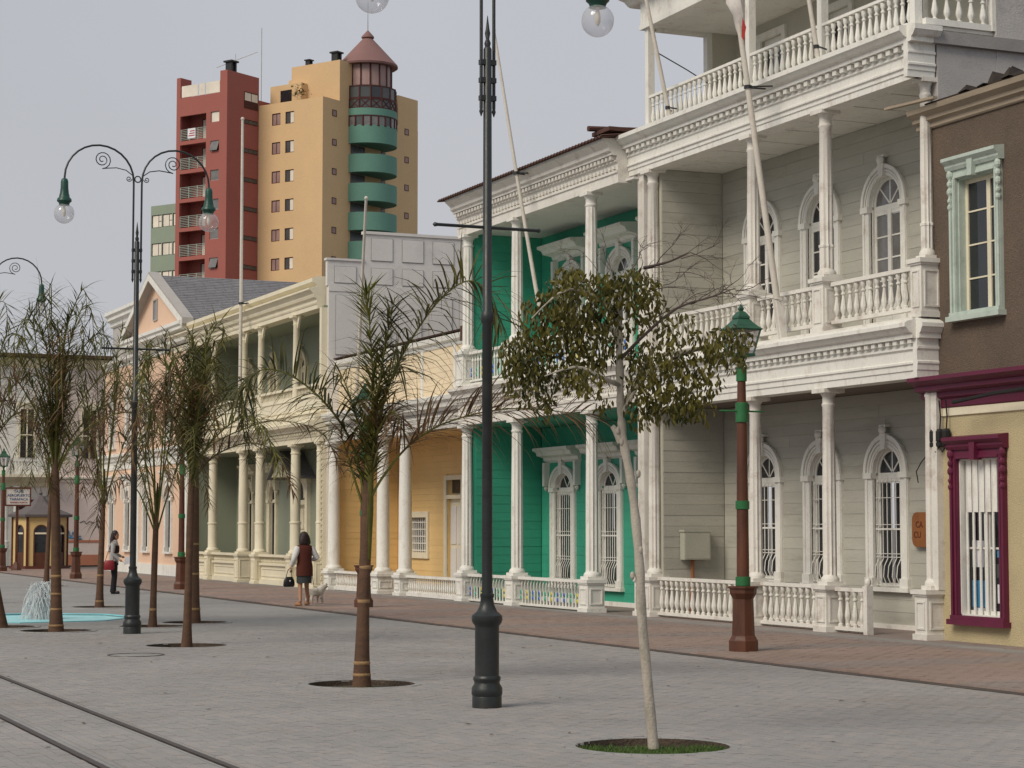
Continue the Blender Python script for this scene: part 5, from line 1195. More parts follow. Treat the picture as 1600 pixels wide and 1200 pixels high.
MB().box(15.85, 93.2, 4.7, 17.3, 93.35, 4.8).box(15.85, 93.22, 4.14, 17.3, 93.33, 4.22).box(15.8, 93.15, 4.14, 15.95, 93.4, 4.85).box(17.2, 93.15, 4.14, 17.35, 93.4, 4.85).build('balcony_rail', m_white, fb)
fbb = baluster_mesh(.48, .05, m_white, n=6)
for k in range(9): inst('baluster', fbb, fb, (16.03 + k * .14, 93.28, 4.22))
for x in (11.8, 14.0, 16.45, 19.3, 21.2):
    f = MB().box(x, 93.93, 4.9, x + .1, 94, 7.1).box(x + .7, 93.93, 4.9, x + .8, 94, 7.1).box(x, 93.93, 7.1, x + .8, 94, 7.25).box(x - .08, 93.9, 7.25, x + .88, 94, 7.4).box(x + .1, 93.93, 5.9, x + .7, 93.99, 5.96).box(x + .37, 93.94, 4.9, x + .43, 93.99, 7.1).build('window', m_cream, fb)
    MB().box(x + .1, 93.97, 4.9, x + .7, 93.995, 7.1).build('pane', m_glass, f)
for x in (15.9, 16.35): MB().lathe(x, 93.6, [(.16, .02), (.16, 1.05), (.18, 1.06), (.18, 1.12), (.12, 1.14), (.12, 3.4), (.17, 3.5), (.17, 3.6)], 12).build('column', m_white, fb, True)
f = MB().box(16.55, 93.9, .02, 16.65, 94, 2.9).box(17.25, 93.9, .02, 17.35, 94, 2.9).box(16.55, 93.9, 2.9, 17.35, 94, 3.0).box(16.65, 93.95, .02, 17.25, 93.99, 1.1).build('door', m_kbr, fb)
MB().box(16.65, 93.96, 1.1, 17.25, 93.98, 2.9).build('pane', m_glass, f)
MB().lathe(17.85, 93.9, [(.02, 3.0 - .2), (.18, 3.0 - .15), (.18, 3.15), (.02, 3.2)], 12).build('wall_lamp', m_metal, fb, True)
gr = thing('graffiti', 'cyan and black scrawled graffiti on the faded pink wall beside the kiosk', 'graffiti', (18.8, 93.99, 1.5))
MB().tube([(18.75, 93.985, 1.25), (18.8, 93.985, 1.6), (18.9, 93.985, 1.25), (19.0, 93.985, 1.55), (19.1, 93.985, 1.3), (19.35, 93.985, 1.35)], .035, 5).tube([(18.72, 93.985, 1.3), (19.4, 93.985, 1.22)], .04, 5).build('blue_tag', m_flagb, gr)
MB().tube([(19.3, 93.985, 1.95), (19.5, 93.985, 2.05), (19.6, 93.985, 1.9), (19.75, 93.985, 2.02), (19.95, 93.985, 1.95)], .015, 4).tube([(20.0, 93.985, 1.75), (20.1, 93.985, 1.9), (20.15, 93.985, 1.72), (20.3, 93.985, 1.9)], .015, 4).build('black_tag', m_frame, gr)

# ================================================================ kiosk
kk = thing('kiosk', 'small octagonal yellow kiosk with arched brown openings and a grey pointed roof', 'kiosk', (16.25, 87.2, 0))
KX, KY, KR = 16.25, 87.2, 1.12; nk = 6; rot0 = -8
MB().lathe(KX, KY, [(1.25, .0), (1.25, .14), (.02, .14)], nk, R(rot0)).build('plinth', m_kbr, kk)
for k in range(nk):
    a, b = R(rot0 + 360 / nk * k), R(rot0 + 360 / nk * (k + 1)); p = Vector((KX + KR * math.cos(a), KY + KR * math.sin(a), 0)); q_ = Vector((KX + KR * math.cos(b), KY + KR * math.sin(b), 0))
    e = (q_ - p); L = e.length; e.normalize(); nrm = Vector((e.y, -e.x, 0))
    def W(u, z, o=0): v = p + e * u + nrm * o; return (v.x, v.y, z)
    def quad_slab(mb, u0, u1, z0, z1, o0, o1):
        mb.add([W(u0, z0, o0), W(u1, z0, o0), W(u1, z1, o0), W(u0, z1, o0), W(u0, z0, o1), W(u1, z0, o1), W(u1, z1, o1), W(u0, z1, o1)], [(3, 2, 1, 0), (4, 5, 6, 7), (0, 1, 5, 4), (1, 2, 6, 5), (2, 3, 7, 6), (3, 0, 4, 7)])
    wd = .62; u0, u1 = (L - wd) / 2, (L + wd) / 2; zs = 1.55
    m = MB(); quad_slab(m, 0, u0, .14, 2.2, -.06, 0); quad_slab(m, u1, L, .14, 2.2, -.06, 0)
    n = 10; r = wd / 2
    arc = [(L / 2 - r * math.cos(math.pi * i / n), zs + r * math.sin(math.pi * i / n)) for i in range(n + 1)]
    for i in range(n):
        (ua, za), (ub, zb) = arc[i], arc[i + 1]
        m.add([W(ua, za, -.06), W(ub, zb, -.06), W(ub, 2.2, -.06), W(ua, 2.2, -.06), W(ua, za, 0), W(ub, zb, 0), W(ub, 2.2, 0), W(ua, 2.2, 0)], [(3, 2, 1, 0), (4, 5, 6, 7), (0, 1, 5, 4), (2, 3, 7, 6)])
    wl_ = m.build('wall_panel', m_kyel, kk)
    m = MB(); quad_slab(m, u0, u0 + .06, .14, zs, -.05, .012); quad_slab(m, u1 - .06, u1, .14, zs, -.05, .012)
    for i in range(n):
        (ua, za), (ub, zb) = arc[i], arc[i + 1]; f = .82
        ua2, za2 = L / 2 + (ua - L / 2) * f, zs + (za - zs) * f; ub2, zb2 = L / 2 + (ub - L / 2) * f, zs + (zb - zs) * f
        m.add([W(ua, za, .012), W(ub, zb, .012), W(ub2, zb2, .012), W(ua2, za2, .012), W(ua, za, -.05), W(ub, zb, -.05), W(ub2, zb2, -.05), W(ua2, za2, -.05)], [(0, 3, 2, 1), (4, 5, 6, 7), (3, 7, 6, 2), (0, 1, 5, 4)])
    quad_slab(m, u0 + .06, u1 - .06, .14, .7, -.045, -.01)
    fr = m.build('arched_frame', m_lbrown, wl_)
    m = MB(); quad_slab(m, u0 + .06, u1 - .06, 1.46, 1.53, -.04, .02); m.build('transom', m_cream, wl_)
    m = MB(); quad_slab(m, u0, u1, .7, 1.95, -.05, -.045); m.build('pane', m_glass, wl_)
    MB().bar(W(0, .14, 0), W(0, 2.2, 0), .09).build('corner_post', m_kbr, kk)
MB().lathe(KX, KY, [(KR, 2.16), (KR + .2, 2.18), (KR + .22, 2.28), (.75, 2.52), (.38, 2.78), (.14, 3.05), (.05, 3.1)], nk, R(rot0)).build('roof', m_kroof, kk)
MB().lathe(KX, KY, [(.04, 3.08), (.09, 3.18), (.03, 3.28), (.01, 3.5)], 8).build('finial', m_kroof, kk)
MB().box(KX + .35, KY - 1.13, 1.25, KX + .55, KY - 1.0, 1.6).build('intercom_box', m_metal, kk)
# taxi sign
sg = thing('taxi_sign', 'white taxi sign board with blue lettering in a red brown frame on a post', 'sign', (14.74, 84, 0))
MB().box(14.27, 84, 2.66, 15.22, 84.04, 3.30).build('sign_board', m_signw, sg)
MB().box(14.22, 83.98, 2.60, 15.27, 84.06, 2.66).box(14.22, 83.98, 3.30, 15.27, 84.06, 3.36).box(14.22, 83.98, 2.66, 14.27, 84.06, 3.30).box(15.22, 83.98, 2.66, 15.27, 84.06, 3.30).build('frame', m_kbr, sg)
MB().box(14.69, 84.06, 0.02, 14.79, 84.14, 3.3).lathe(14.74, 84.1, [(.22, 0.02), (.2, .1), (.08, .35)], 8).build('post', m_lbrown, sg)
for s, z, sz, mt in (('TAXIS', 3.19, .15, m_blue), ('AEROPUERTO', 3.03, .145, m_blue), ('TARAPACA', 2.875, .145, m_blue), ('PRIMERA PUERTA', 2.745, .09, m_redp)):
    o = link('lettering', text_mesh(s, sz, .004), sg); o.data.materials.append(mt); o.rotation_euler = (R(90), 0, 0); o.location = Vector((14.78, 83.995, z)) - WO(sg)

# ================================================================ flagpoles
def flagpole(label, pts, r0, r1, bracket=None, foot=None):
    t = thing('flagpole', label, 'flagpole', pts[0], 'leaning white flagpoles on the balconies')
    n = len(pts); MB().tube(pts, [r0 + (r1 - r0) * i / (n - 1) for i in range(n)], 10).build('pole', m_pole, t, True)
    MB().ell(pts[-1], (r1 * 1.5, r1 * 1.5, r1 * 1.5), 8, 6).build('truck', m_pole, t, True)
    if bracket:
        a, b = bracket; a = Vector(a); b = Vector(b); MB().bar(a + Vector((0, .04, 0)), b + Vector((0, .12, 0)), .025).bar(a + Vector((0, -.04, 0)), b + Vector((0, -.12, 0)), .025).lathe(a.x, a.y, [(r0 * 1.15, a.z - .03), (r0 * 1.15, a.z + .03)], 10).build('bracket', m_frame, t)
    if foot: MB().bar(*foot).build('foot_block', m_white2, t)
    return t
flagpole('white pole leaning out from the first balcony of the white house with a furled flag', [(18.30, 30.4, 5.0), (17.65, 30.4, 9.39), (17.05, 30.4, 13.4)], .06, .04, ((17.66, 30.4, 9.33), (18.08, 30.4, 9.36)), ((18.31, 30.4, 4.98), (18.21, 30.4, 5.7), .12))
flagpole('short white pole at the far end of the top balcony of the white house', [(18.2, 34.3, 9.6), (17.72, 34.3, 11.75), (17.4, 34.3, 13.2)], .042, .03, ((18.16, 34.3, 9.75), (18.3, 34.3, 9.72)))
flagpole('short white pole near the shop end of the top balcony of the white house', [(18.2, 29.0, 9.6), (17.98, 29.0, 10.9), (17.75, 29.0, 12.6)], .042, .03, ((18.17, 29.0, 9.78), (18.3, 29.0, 9.72)))
flagpole('white pole leaning out over the cornice of the green house', [(18.22, 39.8, 5.07), (18.06, 39.9, 6.2), (17.95, 40.0, 6.9), (17.6, 40.25, 9.42), (17.18, 40.5, 12.55)], .062, .03, ((17.6, 40.25, 9.4), (17.95, 40.25, 9.4)))
flagpole('tall white pole in front of the cornice of the cream house', [(17.64, 61.85, 4.74), (17.6, 61.7, 6.6), (17.4, 61.0, 14.4)], .075, .04, ((17.55, 61.5, 8.7), (17.8, 61.5, 8.7)))
flagpole('thin white pole above the roof of the yellow house', [(18.22, 52.5, 4.95), (18.0, 51.5, 7.75), (17.6, 50.0, 10.3)], .05, .035)
tag(MB().tube([(17.94, 34.3, 10.8), (18.9, 34.9, 10.68), (19.78, 35.6, 10.62)], .012, 5).build('guy_wire', m_frame), 'thin dark wire tying the far balcony flagpole back to the top storey post', 'wire')
fl = thing('furled_flag', 'furled white flag with a red corner wrapped round the leaning pole', 'flag', (17.5, 30.4, 10.2))
vs = []; rsx = []
for i in range(12):
    t = i / 11; z = 10.15 + t * 2.3; x = 17.65 - (z - 9.39) * .1496; q = .03 + .135 * math.sin(min(1, t * 2.2) * math.pi / 2); rsx.append((x + .03 * math.sin(i * 1.7), 30.4 + .05 * math.sin(i * 2.1), z, q * (1 + .2 * math.sin(i * 2.9)), q * 1.1))
MB().rings(rsx, 9).build('cloth', m_flagw, fl, True)
MB().add([(17.50, 30.33, 10.18), (17.46, 30.22, 10.5), (17.44, 30.06, 10.28), (17.47, 30.2, 10.08), (17.54, 30.30, 10.24)], [(0, 1, 2, 3), (0, 4, 1)]).build('red_corner', m_flagr, fl)

# ================================================================ lamps
def helix(cx, cz, r0, r1, a0, turns, n=28):
    return [(cx + (r0 + (r1 - r0) * i / n) * math.cos(a0 + turns * 2 * math.pi * i / n), 0, cz + (r0 + (r1 - r0) * i / n) * math.sin(a0 + turns * 2 * math.pi * i / n)) for i in range(n + 1)]
def make_lamp(loc, label):
    t = thing('street_lamp', label, 'street lamp', loc, 'tall twin globe street lamps down the plaza')
    L = dict(local=True)
    MB().lathe(0, 0, [(.145, 0), (.145, .10), (.142, .11), (.152, .13), (.15, .19), (.125, .23), (.125, .25), (.135, .27), (.135, .29), (.118, .31)], 20).build('base', m_iron, t, True, True)
    MB().lathe(0, 0, [(.118, .30), (.118, .78), (.12, .79), (.143, .82), (.152, .85), (.148, .89), (.125, .91), (.10, .93), (.072, .99), (.062, 1.06), (.068, 1.07), (.068, 1.10), (.052, 1.11)], 28, 0, (.34, .76, .93)).build('pedestal', m_iron, t, True, True)
    MB().lathe(0, 0, [(.053, 1.10), (.050, 3.75), (.062, 3.77), (.066, 3.82), (.062, 3.86), (.046, 3.88), (.041, 6.50), (.03, 6.52)], 16).build('pole', m_iron, t, True, True)
    MB().lathe(0, 0, [(.02, 6.5), (.034, 6.56), (.018, 6.60), (.028, 6.66), (.02, 6.70), (.003, 6.84)], 10).build('finial', m_iron, t, True, True)
    MB().tube([(-.58, 0, 4.71), (-.56, 0, 4.71), (-.53, 0, 4.71), (.53, 0, 4.71), (.56, 0, 4.71), (.58, 0, 4.71)], [.004, .024, .017, .017, .024, .004], 8).build('crossbar', m_iron, t, True, True)
    for z in (5.98, 6.16, 6.34): MB().box(-.085, -.03, z, .085, .03, z + .05).build('clamp', m_iron, t, False, True)
    MB().tube([(.052 * math.cos(i * .5236), 0, 7.56 + .052 * math.sin(i * .5236)) for i in range(13)], .011, 6).build('ring', m_iron, t, True, True)
    for s in (-1, 1):
        arc = [(s * .068, 0, 5.9), (s * .068, 0, 6.6), (s * .068, 0, 7.45)]
        for i in range(15):
            a = math.pi - math.pi * i / 14; e = .575; arc.append((s * (.07 + e + e * math.cos(a)), 0, 7.52 + .57 * math.sin(a)))
        arc.append((s * 1.22, 0, 7.34))
        ar = MB().tube(arc, .017, 8).lathe(s * .068, 0, [(.004, 5.82), (.022, 5.87), (.014, 5.90)], 8).build('arm', m_iron, t, True, True)
        sp = helix(s * .60, 7.85, .15, .025, math.pi * (1.5), -2.1 * s)
        st = [(s * .09, 0, 7.62), (s * .2, 0, 7.70), (s * .36, 0, 7.73), (s * .5, 0, 7.715)] + sp
        MB().tube(st, .009, 6).tube(helix(s * .15, 7.56, .05, .012, math.pi if s > 0 else 0, 1.4 * s, 16), .008, 5).build('scroll', m_iron, ar, True, True)
        x = s * 1.22
        MB().lathe(x, 0, [(.02, 7.5), (.05, 7.48), (.062, 7.44), (.064, 7.34), (.075, 7.24), (.085, 7.21), (.088, 7.18), (.118, 7.15), (.122, 7.115), (.095, 7.09), (.082, 7.06), (.09, 7.045)][::-1], 18).build('lamp_housing', m_lampg, t, True, True)
        bu = MB().lathe(x, 0, [(.0015, 6.745 - .05 + .05)] + [(.168 * math.sin(math.pi * i / 14), 6.91 - .168 * math.cos(math.pi * i / 14)) for i in range(1, 13)], 22).build('globe', m_clear, t, True, True)
        MB().lathe(x, 0, [(.012, 6.86), (.03, 6.9), (.03, 6.96), (.018, 7.01), (.02, 7.06)], 10).build('bulb', m_creamrefl, bu, True, True)
    return t
for (x, y), lb in zip(((7.8, 18.55), (7.8, 33.65), (7.8, 48.7)), ('tall dark twin globe lamp nearest the pale barked tree, its globes at the top edge', 'tall dark twin globe lamp in front of the red tower among the palms', 'tall dark twin globe lamp beyond the palms with one globe over a palm crown')):
    make_lamp((x, y, 0), lb)
def make_brown(loc, label):
    t = thing('lantern_post', label, 'lantern post', loc, 'brown lantern posts along the kerb'); L = True
    MB().lathe(0, 0, [(.205, .02), (.205, .17), (.19, .19), (.175, .22), (.16, .24)], 8, R(22.5)).build('base', m_lbrown, t, False, L)
    MB().lathe(0, 0, [(.16, .24), (.142, .75), (.15, .76), (.19, .83), (.19, .89), (.215, .90), (.215, .925), (.10, .93)], 8, R(22.5)).build('pedestal', m_lbrown, t, False, L)
    MB().lathe(0, 0, [(.09, .92), (.084, 1.6), (.082, 2.0), (.072, 3.0), (.058, 3.85)], 12).build('post', m_lbrown, t, True, L)
    for z0, z1, r in ((.93, 1.06, .105), (2.0, 2.12, .098), (3.22, 3.5, .088), (3.80, 3.98, .075)): MB().lathe(0, 0, [(r * .9, z0), (r, z0 + .005), (r, z1 - .005), (r * .9, z1)], 12).build('band', m_green2, t, True, L)
    MB().tube([(-.36, 0, 3.38), (-.33, 0, 3.38), (.33, 0, 3.38), (.36, 0, 3.38)], [.006, .015, .015, .006], 6).build('crossbar', m_green2, t, True, L)
    MB().lathe(0, 0, [(.075, 3.97), (.085, 4.), (.04, 3.96), (.032, 4.06), (.05, 4.12), (.10, 4.15)], 10).build('neck', m_patina, t, True, L)
    m = MB(); b, tp = .125, .20
    m.box(-b - .02, -b - .02, 4.15, b + .02, b + .02, 4.19)
    for sx_ in (-1, 1):
        for sy_ in (-1, 1): m.bar((sx_ * b, sy_ * b, 4.18), (sx_ * tp, sy_ * tp, 4.53), .022)
    for s in (-1, 1): m.bar((-tp, s * tp, 4.53), (tp, s * tp, 4.53), .026).bar((s * tp, -tp, 4.531), (s * tp, tp, 4.531), .026)
    lt = m.build('lantern', m_patina, t, False, L)
    for k in range(4):
        c, s = math.cos(math.pi / 2 * k), math.sin(math.pi / 2 * k); rt = lambda x, y, z: (c * x - s * y, s * x + c * y, z)
        MB().add([rt(b - .004, -b, 4.19), rt(b - .004, b, 4.19), rt(tp - .004, tp, 4.52), rt(tp - .004, -tp, 4.52), rt(b - .010, -b, 4.19), rt(b - .010, b, 4.19), rt(tp - .010, tp, 4.52), rt(tp - .010, -tp, 4.52)], [(0, 1, 2, 3), (7, 6, 5, 4), (0, 4, 5, 1), (1, 5, 6, 2), (2, 6, 7, 3), (3, 7, 4, 0)]).build('pane', m_clear2, lt, False, L)
    MB().lathe(0, 0, [(.305, 4.52), (.32, 4.535), (.25, 4.575), (.18, 4.63), (.12, 4.685), (.135, 4.69), (.125, 4.72), (.07, 4.78), (.03, 4.8), (.05, 4.83), (.02, 4.87), (.004, 4.9)], 4, R(45)).build('lantern_roof', m_patina, t, False, L)
    MB().lathe(0, 0, [(.03, 4.19), (.03, 4.32), (.05, 4.35), (.05, 4.44), (.01, 4.47)], 8).build('bulb', m_creamrefl, lt, True, L)
    return t
for (x, y), lb in zip(((14.45, 25.12), (14.87, 42.28), (14.42, 56.33), (14.17, 69.51), (13.92, 82.6)), ('red brown lantern post with green bands in front of the white house', 'brown lantern post half hidden by the palm in front of the yellow house', 'brown lantern post behind the pair of palm trunks near the cream house', 'brown lantern post standing between the kiosk and the pink wall', 'brown lantern post beside the white taxi sign')):
    make_brown((x, y, 0), lb)

# ================================================================ fountain
pl = structure(MB().add([(x, y, -.03) for x, y in POOL], [tuple(range(8))]).build('pool_water', m_water))
rim = MB(); PO = [(PX + (x - PX) * 1.05, PY + (y - PY) * 1.05) for x, y in POOL]
for i in range(8):
    a, b, c, d = POOL[i], POOL[(i + 1) % 8], PO[(i + 1) % 8], PO[i]
    rim.add([(*a, -.158), (*b, -.158), (*b, .004), (*a, .004), (*c, .004), (*d, .004), (*c, -.02), (*d, -.02)], [(0, 1, 2, 3)[::-1], (3, 2, 4, 5)[::-1], (5, 4, 6, 7)[::-1]])
structure(rim.build('pool_rim', m_poolp))
fs_ = thing('fountain_jet', 'white spray of water falling in an arc into the small blue pool', 'fountain', (PX, PY, -.1))
q = random.Random(6); m = MB()
for k in range(260):
    az = q.uniform(0, 6.283); rr = q.uniform(.04, .42); hgt = q.uniform(.45, .78); pts = []
    for i in range(9):
        t = i / 8 * q.uniform(.96, 1.0); r_ = rr * t; z = -.08 + hgt * (1 - (1.7 * t - .7) ** 2 / .98 if False else 1) * (4 * .62 * (t + .25) * (1 - .8 * t) - .18 if False else math.sin(math.pi * min(1, .28 + .72 * t)))
        pts.append((PX + .30 + r_ * math.cos(az) + .05 * math.sin(i + k), PY + r_ * math.sin(az), z))
    m.tube(pts, [q.uniform(.003, .012) for _ in pts], 4)
for k in range(420):
    az = q.uniform(0, 6.283); rr = abs(q.gauss(0, .16)); z = q.uniform(-.08, .72) * (1 - rr * .6); s = q.uniform(.006, .016)
    m.ell((PX + .30 + rr * math.cos(az), PY + rr * math.sin(az), z), (s, s, s * 1.6), 5, 3)
m.build('water_arcs', m_spray, fs_, True, stuff=True)
MB().lathe(PX + .30, PY, [(.03, -.12), (.03, .02), (.015, .05)], 8).build('nozzle', m_metal, fs_)
# ================================================================ palms
def bez(pts, n):                                          # smooth curve through points
    P = [Vector(p) for p in pts]; out = []; m = len(P) - 1
    for i in range(n + 1):
        t = i / n * m; k = min(int(t), m - 1); u = t - k
        p0, p1, p2, p3 = P[max(k - 1, 0)], P[k], P[k + 1], P[min(k + 2, m)]
        out.append(0.5 * ((2 * p1) + (p2 - p0) * u + (2 * p0 - 5 * p1 + 4 * p2 - p3) * u * u + (3 * p1 - p0 - 3 * p2 + p3) * u ** 3))
    return out
def frond_mesh(pts, bare, ll, nl, q, r0=.016, droop=.8, side=1.0, fwd=.8, lw=.022, ragged=.3, up=0.0, mat=None, mat_r=None, roll=50):
    n = 40; C = bez(pts, n); m = MB()
    m.tube(C, [r0 * (1 - .85 * i / n) + .002 for i in range(n + 1)], 5)
    L = 0; cum = [0]
    for i in range(n): L += (C[i + 1] - C[i]).length; cum.append(L)
    m.cur = 1; G = Vector((0, 0, -1))
    for k in range(nl):
        s = bare + (1 - bare) * (k + q.uniform(-.3, .3)) / nl; s = min(max(s, bare), .995); d = s * L
        i = max(j for j in range(n + 1) if cum[j] <= d); i = min(i, n - 1); u = (d - cum[i]) / max(1e-6, cum[i + 1] - cum[i])
        p = C[i].lerp(C[i + 1], u); T = (C[i + 1] - C[i]).normalized(); S = T.cross(Vector((0, 0, 1)))
        if S.length < .25: S = S + Vector((q.uniform(-1, 1), q.uniform(-1, 1), 0)) * .6
        S.normalize(); U = S.cross(T)
        f = (s - bare) / (1 - bare); env = (.55 + .45 * math.sin(math.pi * min(1, f * 1.15 + .12))) if f < .8 else (.95 - (f - .8) * 1.6)
        for sg_ in (-1, 1):
            if q.random() < ragged * .45: continue
            l = ll * env * q.uniform(1 - ragged, 1.12); ph = R(max(-100, min(100, q.gauss(0, roll)))); D = (T * fwd * q.uniform(.7, 1.3) + (S * sg_ * math.cos(ph) + U * math.sin(ph)) * side * q.uniform(.8, 1.2) + U * up).normalized()
            seg = 5; pp = [p]; cur = D.copy()
            for j in range(seg):
                cur = (cur + G * droop * q.uniform(.5, 1.5) * ((j + .5) / seg) * .46).normalized(); pp.append(pp[-1] + cur * (l / seg))
            B = D.cross(Vector((q.uniform(-.4, .4), q.uniform(-.4, .4), 1)))
            if B.length < .1: B = S.copy()
            B.normalize(); vs = []
            for j, c in enumerate(pp):
                wv = lw * q.uniform(.8, 1.2) * (1 if 0 < j < 3 else .55 if j in (0, 3) else .3 if j < seg else .06); vs += [c - B * wv / 2, c + B * wv / 2]
            m.add(vs, [(2 * j, 2 * j + 1, 2 * j + 3, 2 * j + 2) for j in range(seg)])
    return m.mesh('frond', [mat_r or MATS['palm_frond_bright'], mat or m_frond], False)
def trunk(parent, pts, rad, q, rings=(), mat=None):
    C = bez(pts, 18); n = len(C); rr = []
    for i in range(n):
        t = i / (n - 1) * (len(rad) - 1); k = min(int(t), len(rad) - 2); rr.append(rad[k] + (rad[k + 1] - rad[k]) * (t - k))
    o = MB().tube(C, rr, 14).build('trunk', mat or m_palm_t, parent, True, True)
    for z in rings:
        i = min(range(n), key=lambda j: abs(C[j].z - z)); c = C[i]; r = rr[i]
        MB().lathe(c.x, c.y, [(r * .98, z - .022), (r * 1.06, z - .012), (r * 1.07, z + .01), (r * .98, z + .022)], 14).build('leaf_scar', m_palm_r, o, True, True)
    return o
VA = R(-23.5)                                            # palms are described in a frame turned to the plaza's diagonal
PG = 'young feather palms in round pits on the plaza'
# the near palm, frond by frond: (across, away, up) in metres
q = random.Random(101)
p1 = thing('palm_tree', 'nearest ragged palm with one long dry frond reaching across to the dark lamp', 'palm tree', (7.69, 21.91, -.06), PG, VA)
trunk(p1, [(0, 0, 0), (.0, 0, .35), (.015, 0, 1.0), (.05, 0, 2.05), (.06, 0, 2.35)], [.115, .085, .066, .062, .05], q, (.16, .29, .98, 1.36))
FR = [
 ([(.06, 0, 1.95), (.10, -.02, 2.15), (.26, -.05, 2.42), (.56, -.1, 2.76), (1.0, -.2, 3.0), (1.7, -.35, 3.13), (2.55, -.45, 3.05)], .25, .70, 84, dict(droop=1.0, mat=m_frondd, side=.85, fwd=.95, ragged=.4, up=.3, roll=60)),
 ([(.06, 0, 2.0), (.12, 0, 2.6), (.2, .02, 3.1), (.34, .03, 3.55), (.56, .05, 3.98), (.88, .08, 4.42), (1.2, .1, 4.62), (1.45, .12, 4.45), (1.55, .13, 4.1)], .24, .78, 84, dict(droop=1.25, side=1.0, fwd=.45, up=.25, ragged=.3, roll=60)),
 ([(.04, 0, 1.9), (-.05, .02, 2.5), (-.22, .0, 2.93), (-.52, -.05, 3.3), (-.88, -.1, 3.55), (-1.2, -.14, 3.55), (-1.42, -.16, 3.2)], .16, .62, 80, dict(droop=1.2, side=1.0, fwd=.5, ragged=.3, up=.3, roll=60)),
 ([(.04, 0, 2.0), (.08, .03, 2.8), (.1, .05, 3.4), (.08, .06, 3.9), (.02, .08, 4.5)], .12, .46, 96, dict(droop=.3, side=.85, fwd=.8, roll=60, mat=MATS['palm_frond_bright'], ragged=.3)),
 ([(.07, 0, 2.0), (.12, -.04, 2.8), (.18, -.06, 3.4), (.26, -.1, 3.9), (.36, -.16, 4.4)], .12, .48, 90, dict(droop=.5, side=.9, fwd=.7, roll=60, ragged=.35)),
 ([(.05, 0, 2.0), (.1, .15, 2.7), (.2, .4, 3.3), (.3, .8, 3.7), (.4, 1.2, 3.7)], .35, .55, 40, dict(droop=.8, ragged=.45)),
 ([(.05, 0, 2.0), (.12, -.05, 2.7), (.24, -.12, 3.0), (.36, -.25, 3.1), (.46, -.4, 2.9)], .4, .6, 36, dict(droop=1.1, mat=m_frondd, ragged=.4)),
 ([(.05, 0, 2.0), (.04, .02, 2.6), (-.1, .1, 3.1), (-.25, .25, 3.5), (-.4, .4, 3.6)], .35, .5, 34, dict(droop=.9, ragged=.45)),
 ([(.03, 0, 1.95), (-.08, 0, 2.3), (-.2, -.05, 2.7), (-.26, -.1, 2.9)], .55, .35, 14, dict(droop=1.0, mat=m_frondd)),
]
for pts, bare, ll, nl, kw in FR: link('frond', frond_mesh(pts, bare, ll * 1.3, int(nl * 1.3), q, .018, lw=.022, **kw), p1)
MB().tube([(.035, 0, 1.45), (.06, 0, 2.0), (.07, 0, 2.5), (.10, 0, 3.0), (.12, 0, 3.3)], [.062, .062, .052, .04, .015], 10).build('crown_shaft', m_frond2, p1, True, True)
def palm(loc, label, seed, h, r0, r1, nf, top, spread, lean=(0, 0), fork=0.0, rings=(), dry=.2, ll=.5, petiole=.3, nl=38, hang=.5):
    nl = int(nl * 1.5)
    q = random.Random(seed)
    t = thing('palm_tree', label, 'palm tree', (loc[0], loc[1], -.06), PG, VA)
    top_pt = Vector((lean[0], lean[1], h))
    trunk(t, [(0, 0, 0), (lean[0] * .15, lean[1] * .15, h * .2), (lean[0] * .5, lean[1] * .5, h * .55), tuple(top_pt)], [r0 * 1.45, r0, r0 * .85, (r0 + r1) / 2, r1], q, rings)
    m = MB(); m.tube([tuple(top_pt - Vector((lean[0] * .2, lean[1] * .2, .75))), tuple(top_pt - Vector((lean[0] * .05, lean[1] * .05, .2))), tuple(top_pt + Vector((.01, 0, .25))), tuple(top_pt + Vector((.02, 0, .6)))], [(r0 + r1) * .42, r1 * 1.08, r1 * .8, .012], 9); m.build('crown_shaft', m_frond, t, True, True)
    for k in range(nf):
        az = 2 * math.pi * (k * .382 + q.uniform(-.08, .08)); age = k / (nf - 1); el = (1 - age) ** 0.75
        H = (top - h); dx, dy = math.cos(az), math.sin(az)
        s = spread * 1.25 * (.2 + .8 * (1 - el)) * q.uniform(.75, 1.2); zt = H * (.34 + .66 * el) * q.uniform(.88, 1.06)
        base = top_pt + Vector((dx * .025, dy * .025, -.30 * age)); f = fork * (.4 + .6 * q.random()); g = 1 - el
        tipz = zt * (.86 - (.45 + hang * .8) * g); wob = lambda: Vector((q.uniform(-.06, .06), q.uniform(-.06, .06), 0))
        pts = [base, base + Vector((dx * (s * .10 + f * .5), dy * (s * .10 + f * .3), zt * .38)), base + Vector((dx * (s * .32 + f * .5), dy * (s * .32), zt * .74)) + wob(), base + Vector((dx * s * .64, dy * s * .64, zt * .97)) + wob(), base + Vector((dx * s * .95, dy * s * .95, zt * (1.0 - .30 * g))) + wob(), base + Vector((dx * s * 1.12, dy * s * 1.12, tipz))]
        d_ = q.random() < dry * (.05 + age * 1.3)
        link('frond', frond_mesh(pts, petiole, ll * q.uniform(.8, 1.2), nl, q, .015, droop=.45 + .45 * g, side=.9, fwd=.72, up=.2, lw=.021, roll=42, ragged=.38, mat=m_frondd if d_ else (m_frond if q.random() < .7 else m_frond2)), t)
    return t
palm((7.79, 30.05), 'straight brown trunked palm with a dark bushy crown between two lamps', 5, 2.75, .064, .045, 17, 4.75, 1.35, (.05, 0), .0, (), .4, .52, .10, 42, .8)
palm((9.81, 37.26), 'ringed brown palm just behind the straight trunked palm', 6, 3.3, .082, .05, 14, 5.7, 1.7, (-.02, 0), .0, (.3, .95, 1.5), .4, .58, .15, 42, .8)
